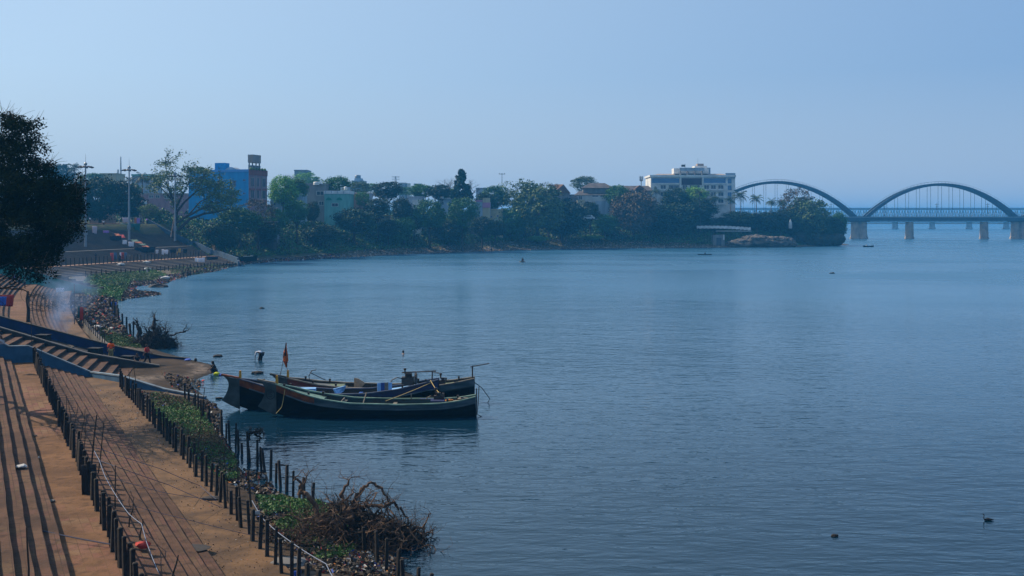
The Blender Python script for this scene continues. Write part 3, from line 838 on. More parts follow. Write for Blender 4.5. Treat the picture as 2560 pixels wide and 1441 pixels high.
rope([PD(262, 1190, 42.1), PD(410, 1232, 41.5), PD(545, 1252, 43.8)], .010, rope_d, 'thin dark line sagging low across the soil strip', .006)
rope([PD(334, 1265, 38.6), PD(470, 1300, 38.2), PD(660, 1345, 39.8)], .009, rope_d, 'thinnest dark line crossing the lowest brown steps', .006)

def crumple(p, r, mat, label, name='plastic_bag', cat='litter', sc=(1, 1, .35), seed=1, group=None):
    rr = random.Random(seed); bm = bmesh.new(); bmesh.ops.create_icosphere(bm, subdivisions=2, radius=r)
    for v in bm.verts:
        k = 1 + .45 * mnoise.noise(v.co * (3.1 / r) + Vector((seed, 0, 0)))
        v.co = Vector((v.co.x * sc[0] * k, v.co.y * sc[1] * k, v.co.z * sc[2] * k))
    me = bpy.data.meshes.new(name); bm.to_mesh(me); bm.free(); me.materials.append(mat)
    o = link(name, me); o.location = p; return tag(o, label, cat, group)
# tied sack and rags on posts (separate light things)
def rag(p, w, h, mat, label, name='cloth', cat='cloth', rz=0.0, group=None, seed=0, folds=3):
    nx, nz = 9, 6; vs = []; fs = []
    rr = random.Random(seed + int(p[0] * 100))
    ph = rr.uniform(0, 6)
    for j in range(nz + 1):
        for i in range(nx + 1):
            u = i / nx - .5; v = j / nz
            vs.append((u * w * (1 - .12 * v * rr.uniform(.5, 1.2)), .10 * w * math.sin(folds * 6.28 * u + ph) * (.3 + v), -v * h * (1 - .06 * math.sin(9 * u + ph))))
    for j in range(nz):
        for i in range(nx): k = j * (nx + 1) + i; fs.append((k, k + 1, k + nx + 2, k + nx + 1))
    n0 = len(vs); vs += [(x, y + .03, z) for x, y, z in vs]; fs += [tuple(n0 + q for q in f[::-1]) for f in fs]
    per = [i for i in range(nx + 1)] + [j * (nx + 1) + nx for j in range(1, nz + 1)] + [nz * (nx + 1) + i for i in range(nx - 1, -1, -1)] + [j * (nx + 1) for j in range(nz - 1, 0, -1)]
    for a, b in zip(per, per[1:] + per[:1]): fs.append((a, a + n0, b + n0, b))
    o = MB().add(vs, fs).build(name, mat, None, True); o.location = p; o.rotation_euler = (0, 0, rz)
    return tag(o, label, cat, group)
rag(PD(182, 1112, 50.8), .26, .62, TRASH[7], 'pale grey bag hanging from a terrace post', 'bag', 'bag', .4)
rag(PD(222, 1162, 41.2), .55, 1.3, TRASH[4], 'black cloth bundle draped round a terrace post below the tallest stick', 'cloth', 'cloth', .4)
rag(PD(293, 1348, 34.6), .5, .45, TRASH[4], 'black bundle tied to a terrace post near the frame bottom', 'bundle', 'bundle', .4)
crumple(PW(357, 1362, 1.9), .2, TRASH[1], 'red cloth caught by the pale rope on the brown steps', 'cloth', 'cloth', (1.3, .9, .6), 77)
rag(PD(640, 1278, 41.0), .3, .16, TRASH[0], 'white rag knotted to a middle post below the crooked stick', 'rag', 'cloth', .4)
rag(PD(703, 1418, 36.6), .5, .2, TRASH[2], 'blue plastic wrapped round the foot of a middle post', 'rag', 'plastic', .4)
rag(PD(740, 1428, 35.8), .35, .3, TRASH[2], 'blue and dark rag at a post foot near the frame bottom', 'rag', 'cloth', .4)

crumple(PW(53, 1166, 2.6), .22, TRASH[0], 'crumpled white plastic bag lying on the left steps', seed=2)
crumple(PW(87, 1144, 2.2), .16, TRASH[0], 'small white scrap on the edge between left steps and terrace', seed=3, sc=(1.3, .4, .3))
crumple(PW(130, 1252, 2.05), .12, TRASH[7], 'small pale stone lying at the inner edge of the tiled terrace', 'stone', 'stone', seed=4)
crumple(PW(88, 1089, 2.05), .09, TRASH[4], 'small dark lump lying alone in the middle of the tiled terrace', 'stone', 'stone', seed=5)
crumple(PW(415, 1431, 1.0), .14, TRASH[0], 'small pinkish white scrap at the lower frame edge on the steps', seed=6)
crumple(PW(530, 1245, .85), .34, TRASH[4], 'dark mound of dirt beside the middle post row', 'dirt_heap', 'dirt heap', (1.3, .8, .2), 7)
crumple(PW(470, 1370, 1.0), .55, TRASH[4], 'black burnt patch of ash on the brown steps', 'ash_heap', 'ash', (1.5, .8, .05), 8)
crumple(PW(720, 1405, .75), .5, TRASH[7], 'grey broken concrete slab lying behind the middle posts near the bottom', 'slab', 'slab', (1.3, .9, .25), 9)
# ---------------------------------------------------------------- boats
tar = pm('tarred_planks', (0.006, 0.006, 0.007), (0.013, 0.011, 0.010), 1.6, rough=.85, spec=.04, bump=.01, bscale=9, stretch=(.3, 1, 3))
strake_teal = pm('worn_teal_strake', (0.03, 0.05, 0.06), (0.09, 0.115, 0.13), 1.4, rough=.7, stretch=(.5, 1, 3))
strake_orange = pm('orange_paint', (0.26, 0.065, 0.012), (0.08, 0.022, 0.01), 1.8, rough=.6)
strake_red = pm('red_brown_paint', (0.17, 0.035, 0.022), (0.11, 0.03, 0.02), 1.8, rough=.6)
yellow_p = pm('yellow_paint', (0.62, 0.30, 0.025), (0.5, 0.22, 0.02), 2, rough=.6)
fin_grey = pm('grey_weathered_paint', (0.065, 0.078, 0.078), (0.03, 0.036, 0.034), 1.6, rough=.7)
mint = pm('mint_paint', (0.17, 0.28, 0.22), (0.08, 0.13, 0.11), 1.6, rough=.6)
sage = pm('sage_green_paint', (0.14, 0.18, 0.11), (0.08, 0.10, 0.065), 1.4, rough=.65)
beige_deck = pm('beige_deck_boards', (0.22, 0.19, 0.145), (0.11, 0.095, 0.08), 1.6, rough=.7)
grey_deck = pm('grey_deck_boards', (0.16, 0.175, 0.18), (0.08, 0.09, 0.09), 1.6, rough=.7)
boat_blue = pm('boat_blue_paint', (0.018, 0.05, 0.20), (0.03, 0.09, 0.30), 1.6, rough=.5)
light_blue = pm('light_blue_paint', (0.17, 0.36, 0.65), (0.26, 0.46, 0.72), 2.5, rough=.5)
navy = pm('navy_paint', (0.018, 0.028, 0.10), (0.03, 0.035, 0.07), 1.6, rough=.6)
teal_in = pm('teal_inner_planks', (0.025, 0.05, 0.05), (0.04, 0.035, 0.03), 1.6)
brown_in = pm('brown_inner_planks', (0.06, 0.045, 0.035), (0.03, 0.025, 0.02), 1.6)
iron = pm('rusty_iron', (0.05, 0.035, 0.028), (0.025, 0.022, 0.022), 7, rough=.6, bump=.005, bscale=30)
text_dark = pm('dark_lettering', (0.02, 0.02, 0.022))
text_orange = pm('orange_lettering', (0.55, 0.24, 0.03))

def boat(loc, L, rz, label, sheer, bmax, mats, number=None, orange_len=3.6, name='wooden_boat'):
    """x = 0 at the tip of the bow fin, y < 0 is the side towards the camera"""
    root = empty(name, loc, rz, label=label, cat='boat')
    sx = [p[0] for p in sheer]; sz = [p[1] for p in sheer]
    def SH(x): 
        return float(np.interp(x, sx, sz))
    def HB(x):
        a = (x - 1.1) / (L - 1.1)
        f = 1 - (1 - min(a / .38, 1)) ** 2.0; g = 1 - max(0, (a - .62) / .38) ** 2.2 * .62
        return max(.07, bmax * (f ** .8) * g)
    def KL(x): return float(np.interp(x, [1.1, 2.0, 3.2, L - 2.0, L], [.22, -.12, -.45, -.45, -.30]))
    xs = [1.1 + (L - 1.1) * (i / 34) for i in range(35)]
    shape = [(0.0, 0.0), (.32, .10), (.62, .28), (.82, .52), (.93, .76), (1.0, 1.0)]
    def sect(x, j, inset=0.0):
        fy, fz = shape[j]; hb = HB(x) - inset; z = KL(x) + (SH(x) - KL(x)) * fz
        return fy * max(hb, .01), z
    def rowz(x, d): return SH(x) - d
    # hull: underwater to strake, then the upper strakes as separate rows of the same mesh
    mb = MB(); n = len(xs)
    for sgn in (-1, 1):
        for i in range(n - 1):
            for j in range(5):
                q = []
                for (ii, jj) in ((i, j), (i + 1, j), (i + 1, j + 1), (i, j + 1)):
                    y, z = sect(xs[ii], jj); q.append((xs[ii], sgn * y, z))
                m = 0
                if j == 4: m = 1
                if j == 4 and xs[i] < orange_len + 1.1: m = 2
                mb.add(q, [(0, 1, 2, 3) if sgn < 0 else (3, 2, 1, 0)], m)
    # stern closure
    q = []
    for j in range(6):
        y, z = sect(L, j); q.append((L, -y, z))
    for j in range(5, -1, -1):
        y, z = sect(L, j); q.append((L, y, z))
    mb.add(q, [tuple(range(12))], 0)
    hull = mb.build('hull', [tar, mats['strake'], mats['bowstrake']], root)
    # inner planking + floor
    mi = MB()
    for sgn in (-1, 1):
        for i in range(n - 1):
            for j in range(2, 5):
                q = []
                for (ii, jj) in ((i, j), (i + 1, j), (i + 1, j + 1), (i, j + 1)):
                    y, z = sect(xs[ii], jj, .07); q.append((xs[ii], sgn * y, z))
                mi.add(q, [(3, 2, 1, 0) if sgn < 0 else (0, 1, 2, 3)])
    for i in range(n - 1):
        y0, z0 = sect(xs[i], 2, .07); y1, z1 = sect(xs[i + 1], 2, .07)
        mi.add([(xs[i], -y0, z0), (xs[i + 1], -y1, z1), (xs[i + 1], y1, z1), (xs[i], y0, z0)], [(0, 1, 2, 3)])
    for k in range(9):
        x = 3.6 + (L - 5.6) * k / 8
        for sgn in (-1, 1):
            pts = [(x, sgn * (sect(x, j, .10)[0]), sect(x, j)[1]) for j in (2, 3, 4, 5)]
            for a, b in zip(pts[:-1], pts[1:]): mi.bar(a, b, .06, .06)
    mi.build('inner_planking', mats['inner'], root)
    # gunwale rails
    for sgn in (-1, 1):
        mg = MB()
        for i in range(n - 1):
            x0, x1 = xs[i], xs[i + 1]
            y0, y1 = HB(x0), HB(x1)
            a, b = .10, .07
            P = []
            for (x, y) in ((x0, y0), (x1, y1)):
                P += [(x, sgn * (y - a), SH(x) + .003), (x, sgn * (y + b), SH(x) + .003), (x, sgn * (y + b), SH(x) + .075), (x, sgn * (y - a), SH(x) + .075)]
            mg.add(P, [(0, 1, 5, 4), (1, 2, 6, 5), (2, 3, 7, 6), (3, 0, 4, 7)] + ([(0, 3, 2, 1)] if i == 0 else []) + ([(4, 5, 6, 7)] if i == n - 2 else []))
        mg.build('gunwale', mats['rail'], root)
        ms = MB()
        for i in range(2, n - 1):
            x0, x1 = xs[i], xs[i + 1]
            a0 = sect(x0, 4); a1 = sect(x1, 4)
            ms.bar((x0, sgn * (a0[0] + .02), a0[1] + .02), (x1, sgn * (a1[0] + .02), a1[1] + .02), .05, .07)
        ms.build('rubbing_strake', mats['rub'], root)
    # bow fin with concave leading edge, rail beam up to its tip, upright stem post
    zt = SH(1.1)
    out = [(0.0, zt + .22), (.12, zt + .18), (.30, zt + .02), (.42, zt - .18), (.44, zt - .42), (.36, zt - .75), (.22, zt - 1.05), (.0, zt - 1.35), (.02, zt - 1.40), (.6, zt - 1.72), (1.16, min(zt - 1.95, .18)), (1.16, zt - .02), (.5, zt + .10), (.02, zt + .27)]
    mf = MB(); w = .06; k = len(out)
    mf.add([(x, -w - .05 * max(0, x - .4), z) for x, z in out] + [(x, w + .05 * max(0, x - .4), z) for x, z in out],
           [tuple(range(k))[::-1], tuple(range(k, 2 * k))] + [(i, (i + 1) % k, (i + 1) % k + k, i + k) for i in range(k)])
    fin = mf.build('bow_fin', fin_grey, root)
    mt = MB(); mt.bar((-.05, 0, zt + .30), (1.2, 0, zt + .06), .2, .10); mt.build('bow_beam', mats['bowrail'], root)
    mp = MB(); mp.box((1.18, 0, zt + .20), (.16, .18, .62), taper=.75); mp.box((1.18, 0, zt + .53), (.10, .11, .06)); mp.build('stem_post', yellow_p, root)
    if number:
        # painted number in a ring on the camera side of the fin
        cx, cz, rr_ = .80, zt - .62, .26
        ring = [(cx + rr_ * math.cos(a), -w - .035, cz + rr_ * 1.15 * math.sin(a)) for a in np.linspace(0, 2 * math.pi, 22)]
        mn = MB().tube(ring, .022, 4)
        d5 = [(.10, .14), (-.08, .14), (-.09, .0), (.03, .03), (.10, -.06), (.04, -.15), (-.09, -.14)]
        mn.tube([(cx + a, -w - .035, cz + b) for a, b in d5], .024, 4)
        mn.build('number', text_dark, fin)
    # decks
    for (xa, xb, dm) in ((1.25, 1.1 + 3.1, mats['deck']), (L - 3.3, L - .06, mats['aftdeck'])):
        md = MB(); nn = 8
        for i in range(nn):
            x0 = xa + (xb - xa) * i / nn; x1 = xa + (xb - xa) * (i + 1) / nn
            y0 = HB(x0) - .085; y1 = HB(x1) - .085; z0 = SH(x0) - .10; z1 = SH(x1) - .10
            cr = .05
            md.add([(x0, -y0, z0), (x1, -y1, z1), (x1, 0, z1 + cr), (x0, 0, z0 + cr), (x0, y0, z0), (x1, y1, z1)], [(0, 1, 2, 3), (3, 2, 5, 4)])
        x = xb if xa < 3 else xa; y = HB(x) - .09; z = SH(x) - .10
        md.add([(x, -y, z), (x, y, z), (x, y * .7, z - .55), (x, -y * .7, z - .55)], [(0, 1, 2, 3)])
        md.build('deck', dm, root)
    root['SH'] = 0
    del root['SH']
    return root, SH, HB, fin

def thwart(root, SH, HB, x, mat, drop=.18, w=.24, th=.05):
    y = HB(x) - .08; mb = MB(); mb.box((x, 0, SH(x) - drop), (w, 2 * y, th)); mb.build('thwart', mat, root)
def cleat(root, x, y, z, h=.22):
    mb = MB(); mb.box((x, y, z + h / 2), (.11, .11, h)); mb.box((x, y, z + h + .02), (.14, .17, .07)); mb.build('cleat', iron, root)
def engine(root, x, y, z, sc=1.0, fly=True):
    mb = MB()
    mb.box((x, y, z + .22 * sc), (.62 * sc, .42 * sc, .44 * sc)); mb.box((x + .05, y, z + .52 * sc), (.30 * sc, .3 * sc, .22 * sc)); mb.lathe((x - .15 * sc, y, z + .6 * sc), [(.05, 0), (.05, .22), (.09, .24), (.09, .36)], 8)
    for k in range(4): mb.box((x + .05, y, z + .46 * sc + k * .05), (.36 * sc, .36 * sc, .015))
    e = mb.build('engine', iron, root)
    if fly:
        q = Matrix.Rotation(R(90), 3, 'Y'); c = Vector((x + .42 * sc, y, z + .34 * sc))
        m2 = MB(); pts = [(-.06, .30), (.06, .30)]
        vs = []; 
        for dx in (-.07, .07):
            for j in range(16): a = 2 * math.pi * j / 16; vs.append(c + Vector((dx, .31 * sc * math.cos(a), .31 * sc * math.sin(a))))
        m2.add(vs, [tuple(range(16))[::-1], tuple(range(16, 32))] + [(j, (j + 1) % 16, (j + 1) % 16 + 16, j + 16) for j in range(16)])
        m2.build('flywheel', iron, e)
    m3 = MB(); m3.tube([(x - .3 * sc, y - .1, z + .35 * sc), (x - .55 * sc, y - .12, z + .42 * sc), (x - .8 * sc, y - .1, z + .30 * sc), (x - 1.0 * sc, y - .1, z + .02)], .035, 6); m3.build('hose', dark_metal, e)
    return e
def pipe(root, pts, r, name, mat=None): return MB().tube(pts, r, 6).build(name, mat or dark_metal, root)

# front boat
LA = 13.75
bA, SA, HA, finA = boat((-16.05, 68.3, 0), LA, 0.0, 'nearest wooden boat with mint rail and a ringed number on its grey bow fin',
    [(0, 2.0), (1.1, 2.02), (2.0, 1.78), (3.0, 1.48), (4.2, 1.20), (6, .96), (9, .88), (11.7, .93), (12.8, 1.05), (LA, 1.26)], 1.12,
    dict(strake=strake_teal, bowstrake=strake_orange, inner=teal_in, rail=mint, rub=strake_teal, bowrail=beige_deck, deck=mint, aftdeck=beige_deck), number='5', orange_len=2.3)
for x in (5.4, 8.6): thwart(bA, SA, HA, x, beige_deck)
MB().box((5.35, -.15, SA(5.4) - .12), (.06, 1.7, .30)).build('bulkhead_board', beige_deck, bA)
MB().box((7.0, .2, .55), (2.6, .06, .5)).build('side_board', teal_in, bA)
MB().box((11.0, -.1, .80), (1.6, 1.1, .55)).build('engine_box', navy, bA)
MB().box((10.3, -.65, .95), (1.3, .06, .5)).build('hatch_board', teal_in, bA)
MB().bar((9.75, -.5, .7), (9.72, -.5, 1.5), .07).build('upright_batten', beige_deck, bA)
MB().bar((6.6, -.3, .6), (6.8, .3, 1.45), .06).build('upright_batten', beige_deck, bA)
engine(bA, 11.35, .1, .95, .8)
for x, y in ((3.3, -.75), (12.0, -.7), (12.9, -.55), (4.0, .8), (1.7, -.3), (12.6, .6)): cleat(bA, x, y * HA(x) / max(.3, HA(x)) * .8, SA(x) - .05)
pipe(bA, [(LA + .05, .1, 1.75), (LA + .06, .1, .9), (LA + .02, .1, -.3)], .04, 'rudder_shaft')
pipe(bA, [(LA + .22, -.1, 1.95), (LA + .16, -.1, .8), (LA + .10, -.1, .15), (LA + .45, -.1, -.05)], .028, 'propeller_shaft')
crumple(Vector((-16.05 + 12.1, 68.0, 1.06)), .22, TRASH[6], 'orange cloth lying by the engine on the nearest boat', 'cloth', 'cloth', (1.3, 1, .4), 12)
crumple(Vector((-16.05 + 13.0, 67.9, 1.18)), .24, beige_deck, 'coil of tan rope on the aft deck of the nearest boat', 'rope_coil', 'rope', (1.6, .8, .35), 13)
# lettering painted on the orange bow strake of the nearest boat: illegible strokes
ml = MB(); rr = random.Random(3)
for k in range(13):
    x = 1.5 + k * .17; zc = SA(x) - .34; y = -HA(x) * .99 - .03
    ml.tube([(x, y, zc + .07), (x + .07, y - .01, zc - .03), (x + .12, y - .01, zc + .05)], .014, 4)
ml.build('bow_lettering', text_dark, bA)

# middle boat
LB = 14.2
bB, SB, HBf, finB = boat((-19.0, 70.8, 0), LB, 0.0, 'middle wooden boat with orange bow and blue stern carrying a dark engine',
    [(0, 1.98), (1.1, 1.98), (2.0, 1.82), (3.2, 1.52), (4.5, 1.28), (7, 1.12), (9.5, 1.16), (11.5, 1.40), (13, 1.72), (LB, 1.95)], 1.12,
    dict(strake=navy, bowstrake=strake_orange, inner=brown_in, rail=pm('slate_rail_paint', (.07, .09, .13), (.04, .05, .09), 2), rub=strake_teal, bowrail=strake_orange, deck=grey_deck, aftdeck=light_blue))
for x in (6.3, 9.0): thwart(bB, SB, HBf, x, boat_blue)
MB().add([(7.6, -.9, 1.05), (7.75, .85, 1.05), (7.9, .85, 1.42), (7.4, -.9, 1.48), (7.7, -.9, 1.05), (7.85, .85, 1.05), (8.0, .85, 1.42), (7.5, -.9, 1.48)],
         [(0, 1, 2, 3), (7, 6, 5, 4), (0, 4, 5, 1), (1, 5, 6, 2), (2, 6, 7, 3), (3, 7, 4, 0)]).build('hatch_board', light_blue, bB)
# striped board
for k in range(4):
    MB().box((10.35 + k * .235, -.55 + k * .06, 1.50), (.233, .05, .62), rz=.25).build('striped_board', [light_blue, boat_blue, beige_deck, light_blue][k], bB)
engine(bB, 12.15, .2, 1.55, 1.25)
pipe(bB, [(12.0, .3, 1.5), (12.0, .3, 2.40)], .045, 'frame_post'); pipe(bB, [(13.75, .3, 1.8), (13.75, .3, 2.42)], .045, 'frame_post'); pipe(bB, [(11.75, .3, 2.36), (14.0, .3, 2.46)], .045, 'frame_bar')
for x, s_ in ((2.6, 1), (3.4, 1), (4.3, 1), (11.9, -1), (13.4, -1), (12.8, 1)): cleat(bB, x, s_ * (HBf(x) - .12), SB(x) - .03)
MB().box((5.5, .2, 1.25), (1.2, .6, .22), rz=.1).build('seat_box', light_blue, bB)

# rear boat
LC = 13.9
bC, SC, HCf, finC = boat((-16.45, 73.6, 0), LC, 0.0, 'rear wooden boat with sage green stern and an orange pennant at its bow',
    [(0, 1.62), (1.1, 1.62), (2.0, 1.50), (3.2, 1.28), (5, 1.12), (8, 1.02), (10.5, 1.12), (12.4, 1.35), (LC, 1.62)], 1.12,
    dict(strake=strake_teal, bowstrake=strake_red, inner=brown_in, rail=beige_deck, rub=teal_in, bowrail=fin_grey, deck=grey_deck, aftdeck=sage))
for x in (5.0, 9.5): thwart(bC, SC, HCf, x, beige_deck)
MB().add([(5.7, -.1, 1.0), (6.2, -.4, 1.0), (6.5, -.4, 1.35), (6.0, -.2, 1.62), (5.7, -.1, 1.66), (5.72, -.02, 1.0), (6.22, -.32, 1.0), (6.52, -.32, 1.35), (6.02, -.12, 1.62), (5.72, -.02, 1.66)],
         [(0, 1, 2, 3, 4), (9, 8, 7, 6, 5), (0, 5, 6, 1), (1, 6, 7, 2), (2, 7, 8, 3), (3, 8, 9, 4), (4, 9, 5, 0)]).build('rudder_blade', beige_deck, bC)
MB().box((4.2, 0, 1.08), (1.6, 1.4, .12)).build('cabin_lid', sage, bC)
engine(bC, 11.7, -.1, 1.2, .7, False)
pipe(bC, [(10.95, -.3, 1.1), (11.05, -.3, 2.05), (11.5, -.3, 2.02)], .04, 'crank_handle')
pipe(bC, [(13.75, .1, 1.5), (13.75, .1, 2.45)], .05, 'stern_pole'); pipe(bC, [(13.6, .1, 2.38), (14.9, .1, 2.62)], .035, 'tiller_bar')
pipe(bC, [(2.6, .3, 1.35), (2.55, .3, 1.75), (2.75, .3, 2.1), (3.05, .3, 2.15)], .03, 'hook'); pipe(bC, [(2.65, .3, 1.95), (3.7, .3, 1.45)], .03, 'brace')
for x, s_ in ((2.3, 1), (3.9, 1), (3.0, -1), (11.9, 1), (12.8, 1), (12.6, -1), (4.6, -1)): cleat(bC, x, s_ * (HCf(x) - .12), SC(x) - .03)
# propeller shaft trailing into the water
pipe(bC, [(13.8, -.2, 1.45), (14.4, -.2, 1.0), (14.95, -.2, .25), (14.8, -.2, .0)], .03, 'propeller_shaft')
rope([Vector((-4.95, 70.4, 1.95)), Vector((-8.0, 68.4, .95))], .02, rope_y, 'tan mooring rope stretched from the blue stern to the nearest boat', .01)
rope([Vector((-5.3, 70.2, 2.0)), Vector((-4.5, 68.5, 1.35))], .025, rope_y, 'short slack rope between the blue stern and the engine box', .05)
rope([PD(712, 975, 67.1), PD(707, 1005, 67.0), PD(704, 1018, 66.9), PD(690, 1034, 66.5)], .018, rope_y, 'thin rope dangling from the bow of the nearest boat into the water', .03)

# pennant
r = empty('pennant', (-16.45 + .75, 73.6, 1.6), label='tattered orange and dark pennant on thin poles at the rear boat bow', cat='flag')
mb = MB(); mb.tube([(-.15, 0, 0), (.02, 0, .75), (.18, 0, 1.75), (.30, 0, 2.45)], .02, 5); mb.tube([(.42, 0, .1), (.34, 0, 1.4), (.30, 0, 2.45)], .016, 5); mb.build('pole', dark_metal, r)
vs = []; pts = [(.30, 2.42, .0, .04), (.22, 2.1, .06, .13), (.12, 1.8, -.05, .27), (.08, 1.5, .05, .36), (.10, 1.2, -.06, .34), (.20, 1.0, .04, .20), (.30, .72, 0, .03)]
mb = MB(); V_ = []
for k, (x, z, y, w_) in enumerate(pts):
    for j in range(4): V_.append((x + w_ * j / 3, y * math.sin(j * 1.4) + .03 * math.sin(k + j), z + .03 * j * (k % 2)))
V_ += [(x, y + .02, z) for x, y, z in V_]
nn = len(pts) * 4; fs = []
mb.v = V_
for k in range(len(pts) - 1):
    for j in range(3):
        a = k * 4 + j; mb.f.append([a, a + 1, a + 5, a + 4]); mb.m.append(1 if (j == 1 and k in (1, 2)) else 0)
        mb.f.append([nn + a + 4, nn + a + 5, nn + a + 1, nn + a]); mb.m.append(1 if (j == 1 and k in (1, 2)) else 0)
mb.build('pennant_cloth', [pm('orange_cloth', (0.50, 0.10, 0.02), (0.36, 0.07, 0.02), 3), text_dark], r)
# ---------------------------------------------------------------- tree templates
def crown_pts(kind, seed):
    g = np.random.default_rng(seed); P = []; S = []
    if kind == 'round': nc, per, cr, ls = 90, 60, .125, .044
    elif kind == 'full': nc, per, cr, ls = 170, 56, .12, .042
    elif kind == 'airy': nc, per, cr, ls = 80, 42, .10, .034
    elif kind == 'cypress': nc, per, cr, ls = 120, 60, .09, .07
    lobes = g.normal(size=(7, 3)); lobes /= np.linalg.norm(lobes, axis=1)[:, None]
    for _ in range(nc):
        d = g.normal(size=3); d /= np.linalg.norm(d)
        bump = 1 + .20 * max((lobes @ d).max() - .6, 0) * 2 - .12 * g.random()
        r = .40 * bump * g.uniform(.35, 1.0) ** .42
        c = d * r + np.array([0, 0, .5])
        if kind == 'cypress':
            h = g.random(); rr_ = .40 * (1 - h) ** .7 + .05; a = g.uniform(0, 6.28); c = np.array([rr_ * math.cos(a) * g.random() ** .5, rr_ * math.sin(a) * g.random() ** .5, .04 + h * .92])
        sz = cr * g.uniform(.6, 1.35)
        n = int(per * g.uniform(.6, 1.3))
        q = g.normal(size=(n, 3)); q /= np.linalg.norm(q, axis=1)[:, None]; q *= (g.random(n) ** .4)[:, None] * sz; q[:, 2] *= .75
        P.append(c + q)
    P = np.vstack(P)
    return leaf_quads(P, ls, rg=g, flat=.25)
CR = {}
def crown_mesh(kind, var, leaf):
    k = (kind, var, leaf)
    if k not in CR: CR[k] = quad_mesh('crown', crown_pts(kind, hash((kind, var)) % 997 if False else {'round': 10, 'full': 30, 'airy': 50, 'cypress': 70}[kind] + var), LEAF[leaf])
    return CR[k]
def branch(mb, p, d, L, r, depth, g, up=.15, spread=.55, nmin=2, nmax=3, seg=4, gnarl=.2):
    pts = [p.copy()]; rad = [r]; q = p.copy(); dd = d.copy()
    for i in range(seg):
        dd = (dd + Vector((g.gauss(0, gnarl), g.gauss(0, gnarl), g.gauss(0, gnarl) + up * .3))).normalized()
        q = q + dd * L / seg; pts.append(q.copy()); rad.append(r * (1 - .45 * (i + 1) / seg))
    mb.tube(pts, rad, 6 if depth > 1 else 4, cap=False)
    tips = [q.copy()]
    if depth > 0:
        for k in range(g.randint(nmin, nmax)):
            j = g.randint(max(1, seg // 2), seg); nd = (dd + Vector((g.gauss(0, spread), g.gauss(0, spread), g.gauss(0, spread) + up))).normalized()
            tips += branch(mb, pts[j], nd, L * g.uniform(.6, .85), rad[j] * .72, depth - 1, g, up, spread, nmin, nmax, seg, gnarl)
    return tips
TRK = {}
def trunk_mesh(kind, var, m):
    k = (kind, var, m.name)
    if k in TRK: return TRK[k]
    g = random.Random(var * 7 + len(kind)); mb = MB()
    if kind == 'bare':
        for q in range(4): branch(mb, Vector((0, 0, .0 + .04 * q)), Vector((g.gauss(0, .25), g.gauss(0, .25), 1)).normalized(), .34, .022, 4, g, up=.22, spread=.42, nmin=2, nmax=4)
    else:
        # unit: crown spans z 0.45..1.0, width 1
        mb.tube([(0, 0, -.05), (.01, 0, .2), (0, .01, .45)], [.040, .030, .024], 7)
        for q in range(6):
            a = q * 1.05 + g.uniform(-.3, .3); mb.tube([(0, 0, .36 + .02 * q), (.13 * math.cos(a), .13 * math.sin(a), .56), (.30 * math.cos(a), .30 * math.sin(a), .78)], [.018, .012, .004], 5)
    TRK[k] = mb.mesh('trunk', m); return TRK[k]
def tree(label, px, ytop, ybot, wpx, Y, kind='round', leaf='green', var=None, name='broadleaf_tree', cat='tree', group=None, trunk=bark):
    if ybot >= 600 and px > 580: ybot -= 12; Y += 6
    X = (px - 1280) * Y / F; zt = CH - (ytop - HY) * Y / F; zb = CH - (ybot - HY) * Y / F; w = wpx * Y / F
    g0 = gz(X, Y); zb = max(zb, g0 - .5)
    r = empty(name, (X, Y, g0), rnd.uniform(0, 6.28), label=label, cat=cat, group=group)
    v = var if var is not None else rnd.randrange(4)
    t = link('trunk', trunk_mesh('t', v % 3, trunk), r); H_ = zt - g0; t.scale = (w, w, H_)
    c = link('crown', crown_mesh(kind, v % 4, leaf), r); c.location = (0, 0, zb - g0); c.scale = (w * 1.12, w * 1.12, (zt - zb) * 1.06)
    return r
def palm_mesh(seed):
    g = random.Random(seed); mb = MB(); Q = []
    for k in range(22):
        a = 2 * math.pi * k / 22 + g.uniform(-.15, .15); el = g.uniform(-.35, 1.15); L = g.uniform(.85, 1.05)
        pts = []; d = Vector((math.cos(a) * math.cos(el), math.sin(a) * math.cos(el), math.sin(el))); p = Vector((0, 0, 0))
        for i in range(9):
            pts.append(p.copy()); p = p + d * L / 8; d = (d + Vector((0, 0, -.17))).normalized()
        side = Vector((-math.sin(a), math.cos(a), 0))
        for i in range(1, 8):
            for sgn in (-1, 1):
                for h in (0, .5):
                    b = pts[i].lerp(pts[i + 1], h); w = .26 * math.sin(math.pi * min(.95, (i + h) / 9 + .12)); dr_ = (pts[i + 1] - pts[i]).normalized()
                    e = b + side * sgn * w + dr_ * .10 + Vector((0, 0, -.10))
                    Q.append([b, b + dr_ * .03, e + dr_ * .012, e - dr_ * .012])
        for i in range(8): Q.append([pts[i] + Vector((0, 0, .01)), pts[i + 1] + Vector((0, 0, .01)), pts[i + 1] - Vector((0, 0, .015)), pts[i] - Vector((0, 0, .015))])
    return quad_mesh('crown', np.array([[tuple(p) for p in q] for q in Q]), LEAF['palm'])
PALM = [palm_mesh(3), palm_mesh(9)]
def palm(label, px, ytop, rpx, Y, group=None, lean=.03):
    X = (px - 1280) * Y / F; rr_ = rpx * Y / F; zc = CH - (ytop - HY) * Y / F - rr_ * .75; g0 = gz(X, Y)
    r = empty('palm_tree', (X, Y, g0), rnd.uniform(0, 6.28), label=label, cat='palm', group=group); h = zc - g0
    MB().tube([(0, 0, -.3), (lean * h * .4, 0, h * .4), (lean * h, 0, h)], [.28, .2, .15], 6).build('trunk', bark_pale, r)
    c = link('crown', PALM[rnd.randrange(2)], r); c.location = (lean * h, 0, h); c.scale = (rr_,) * 3
    return r
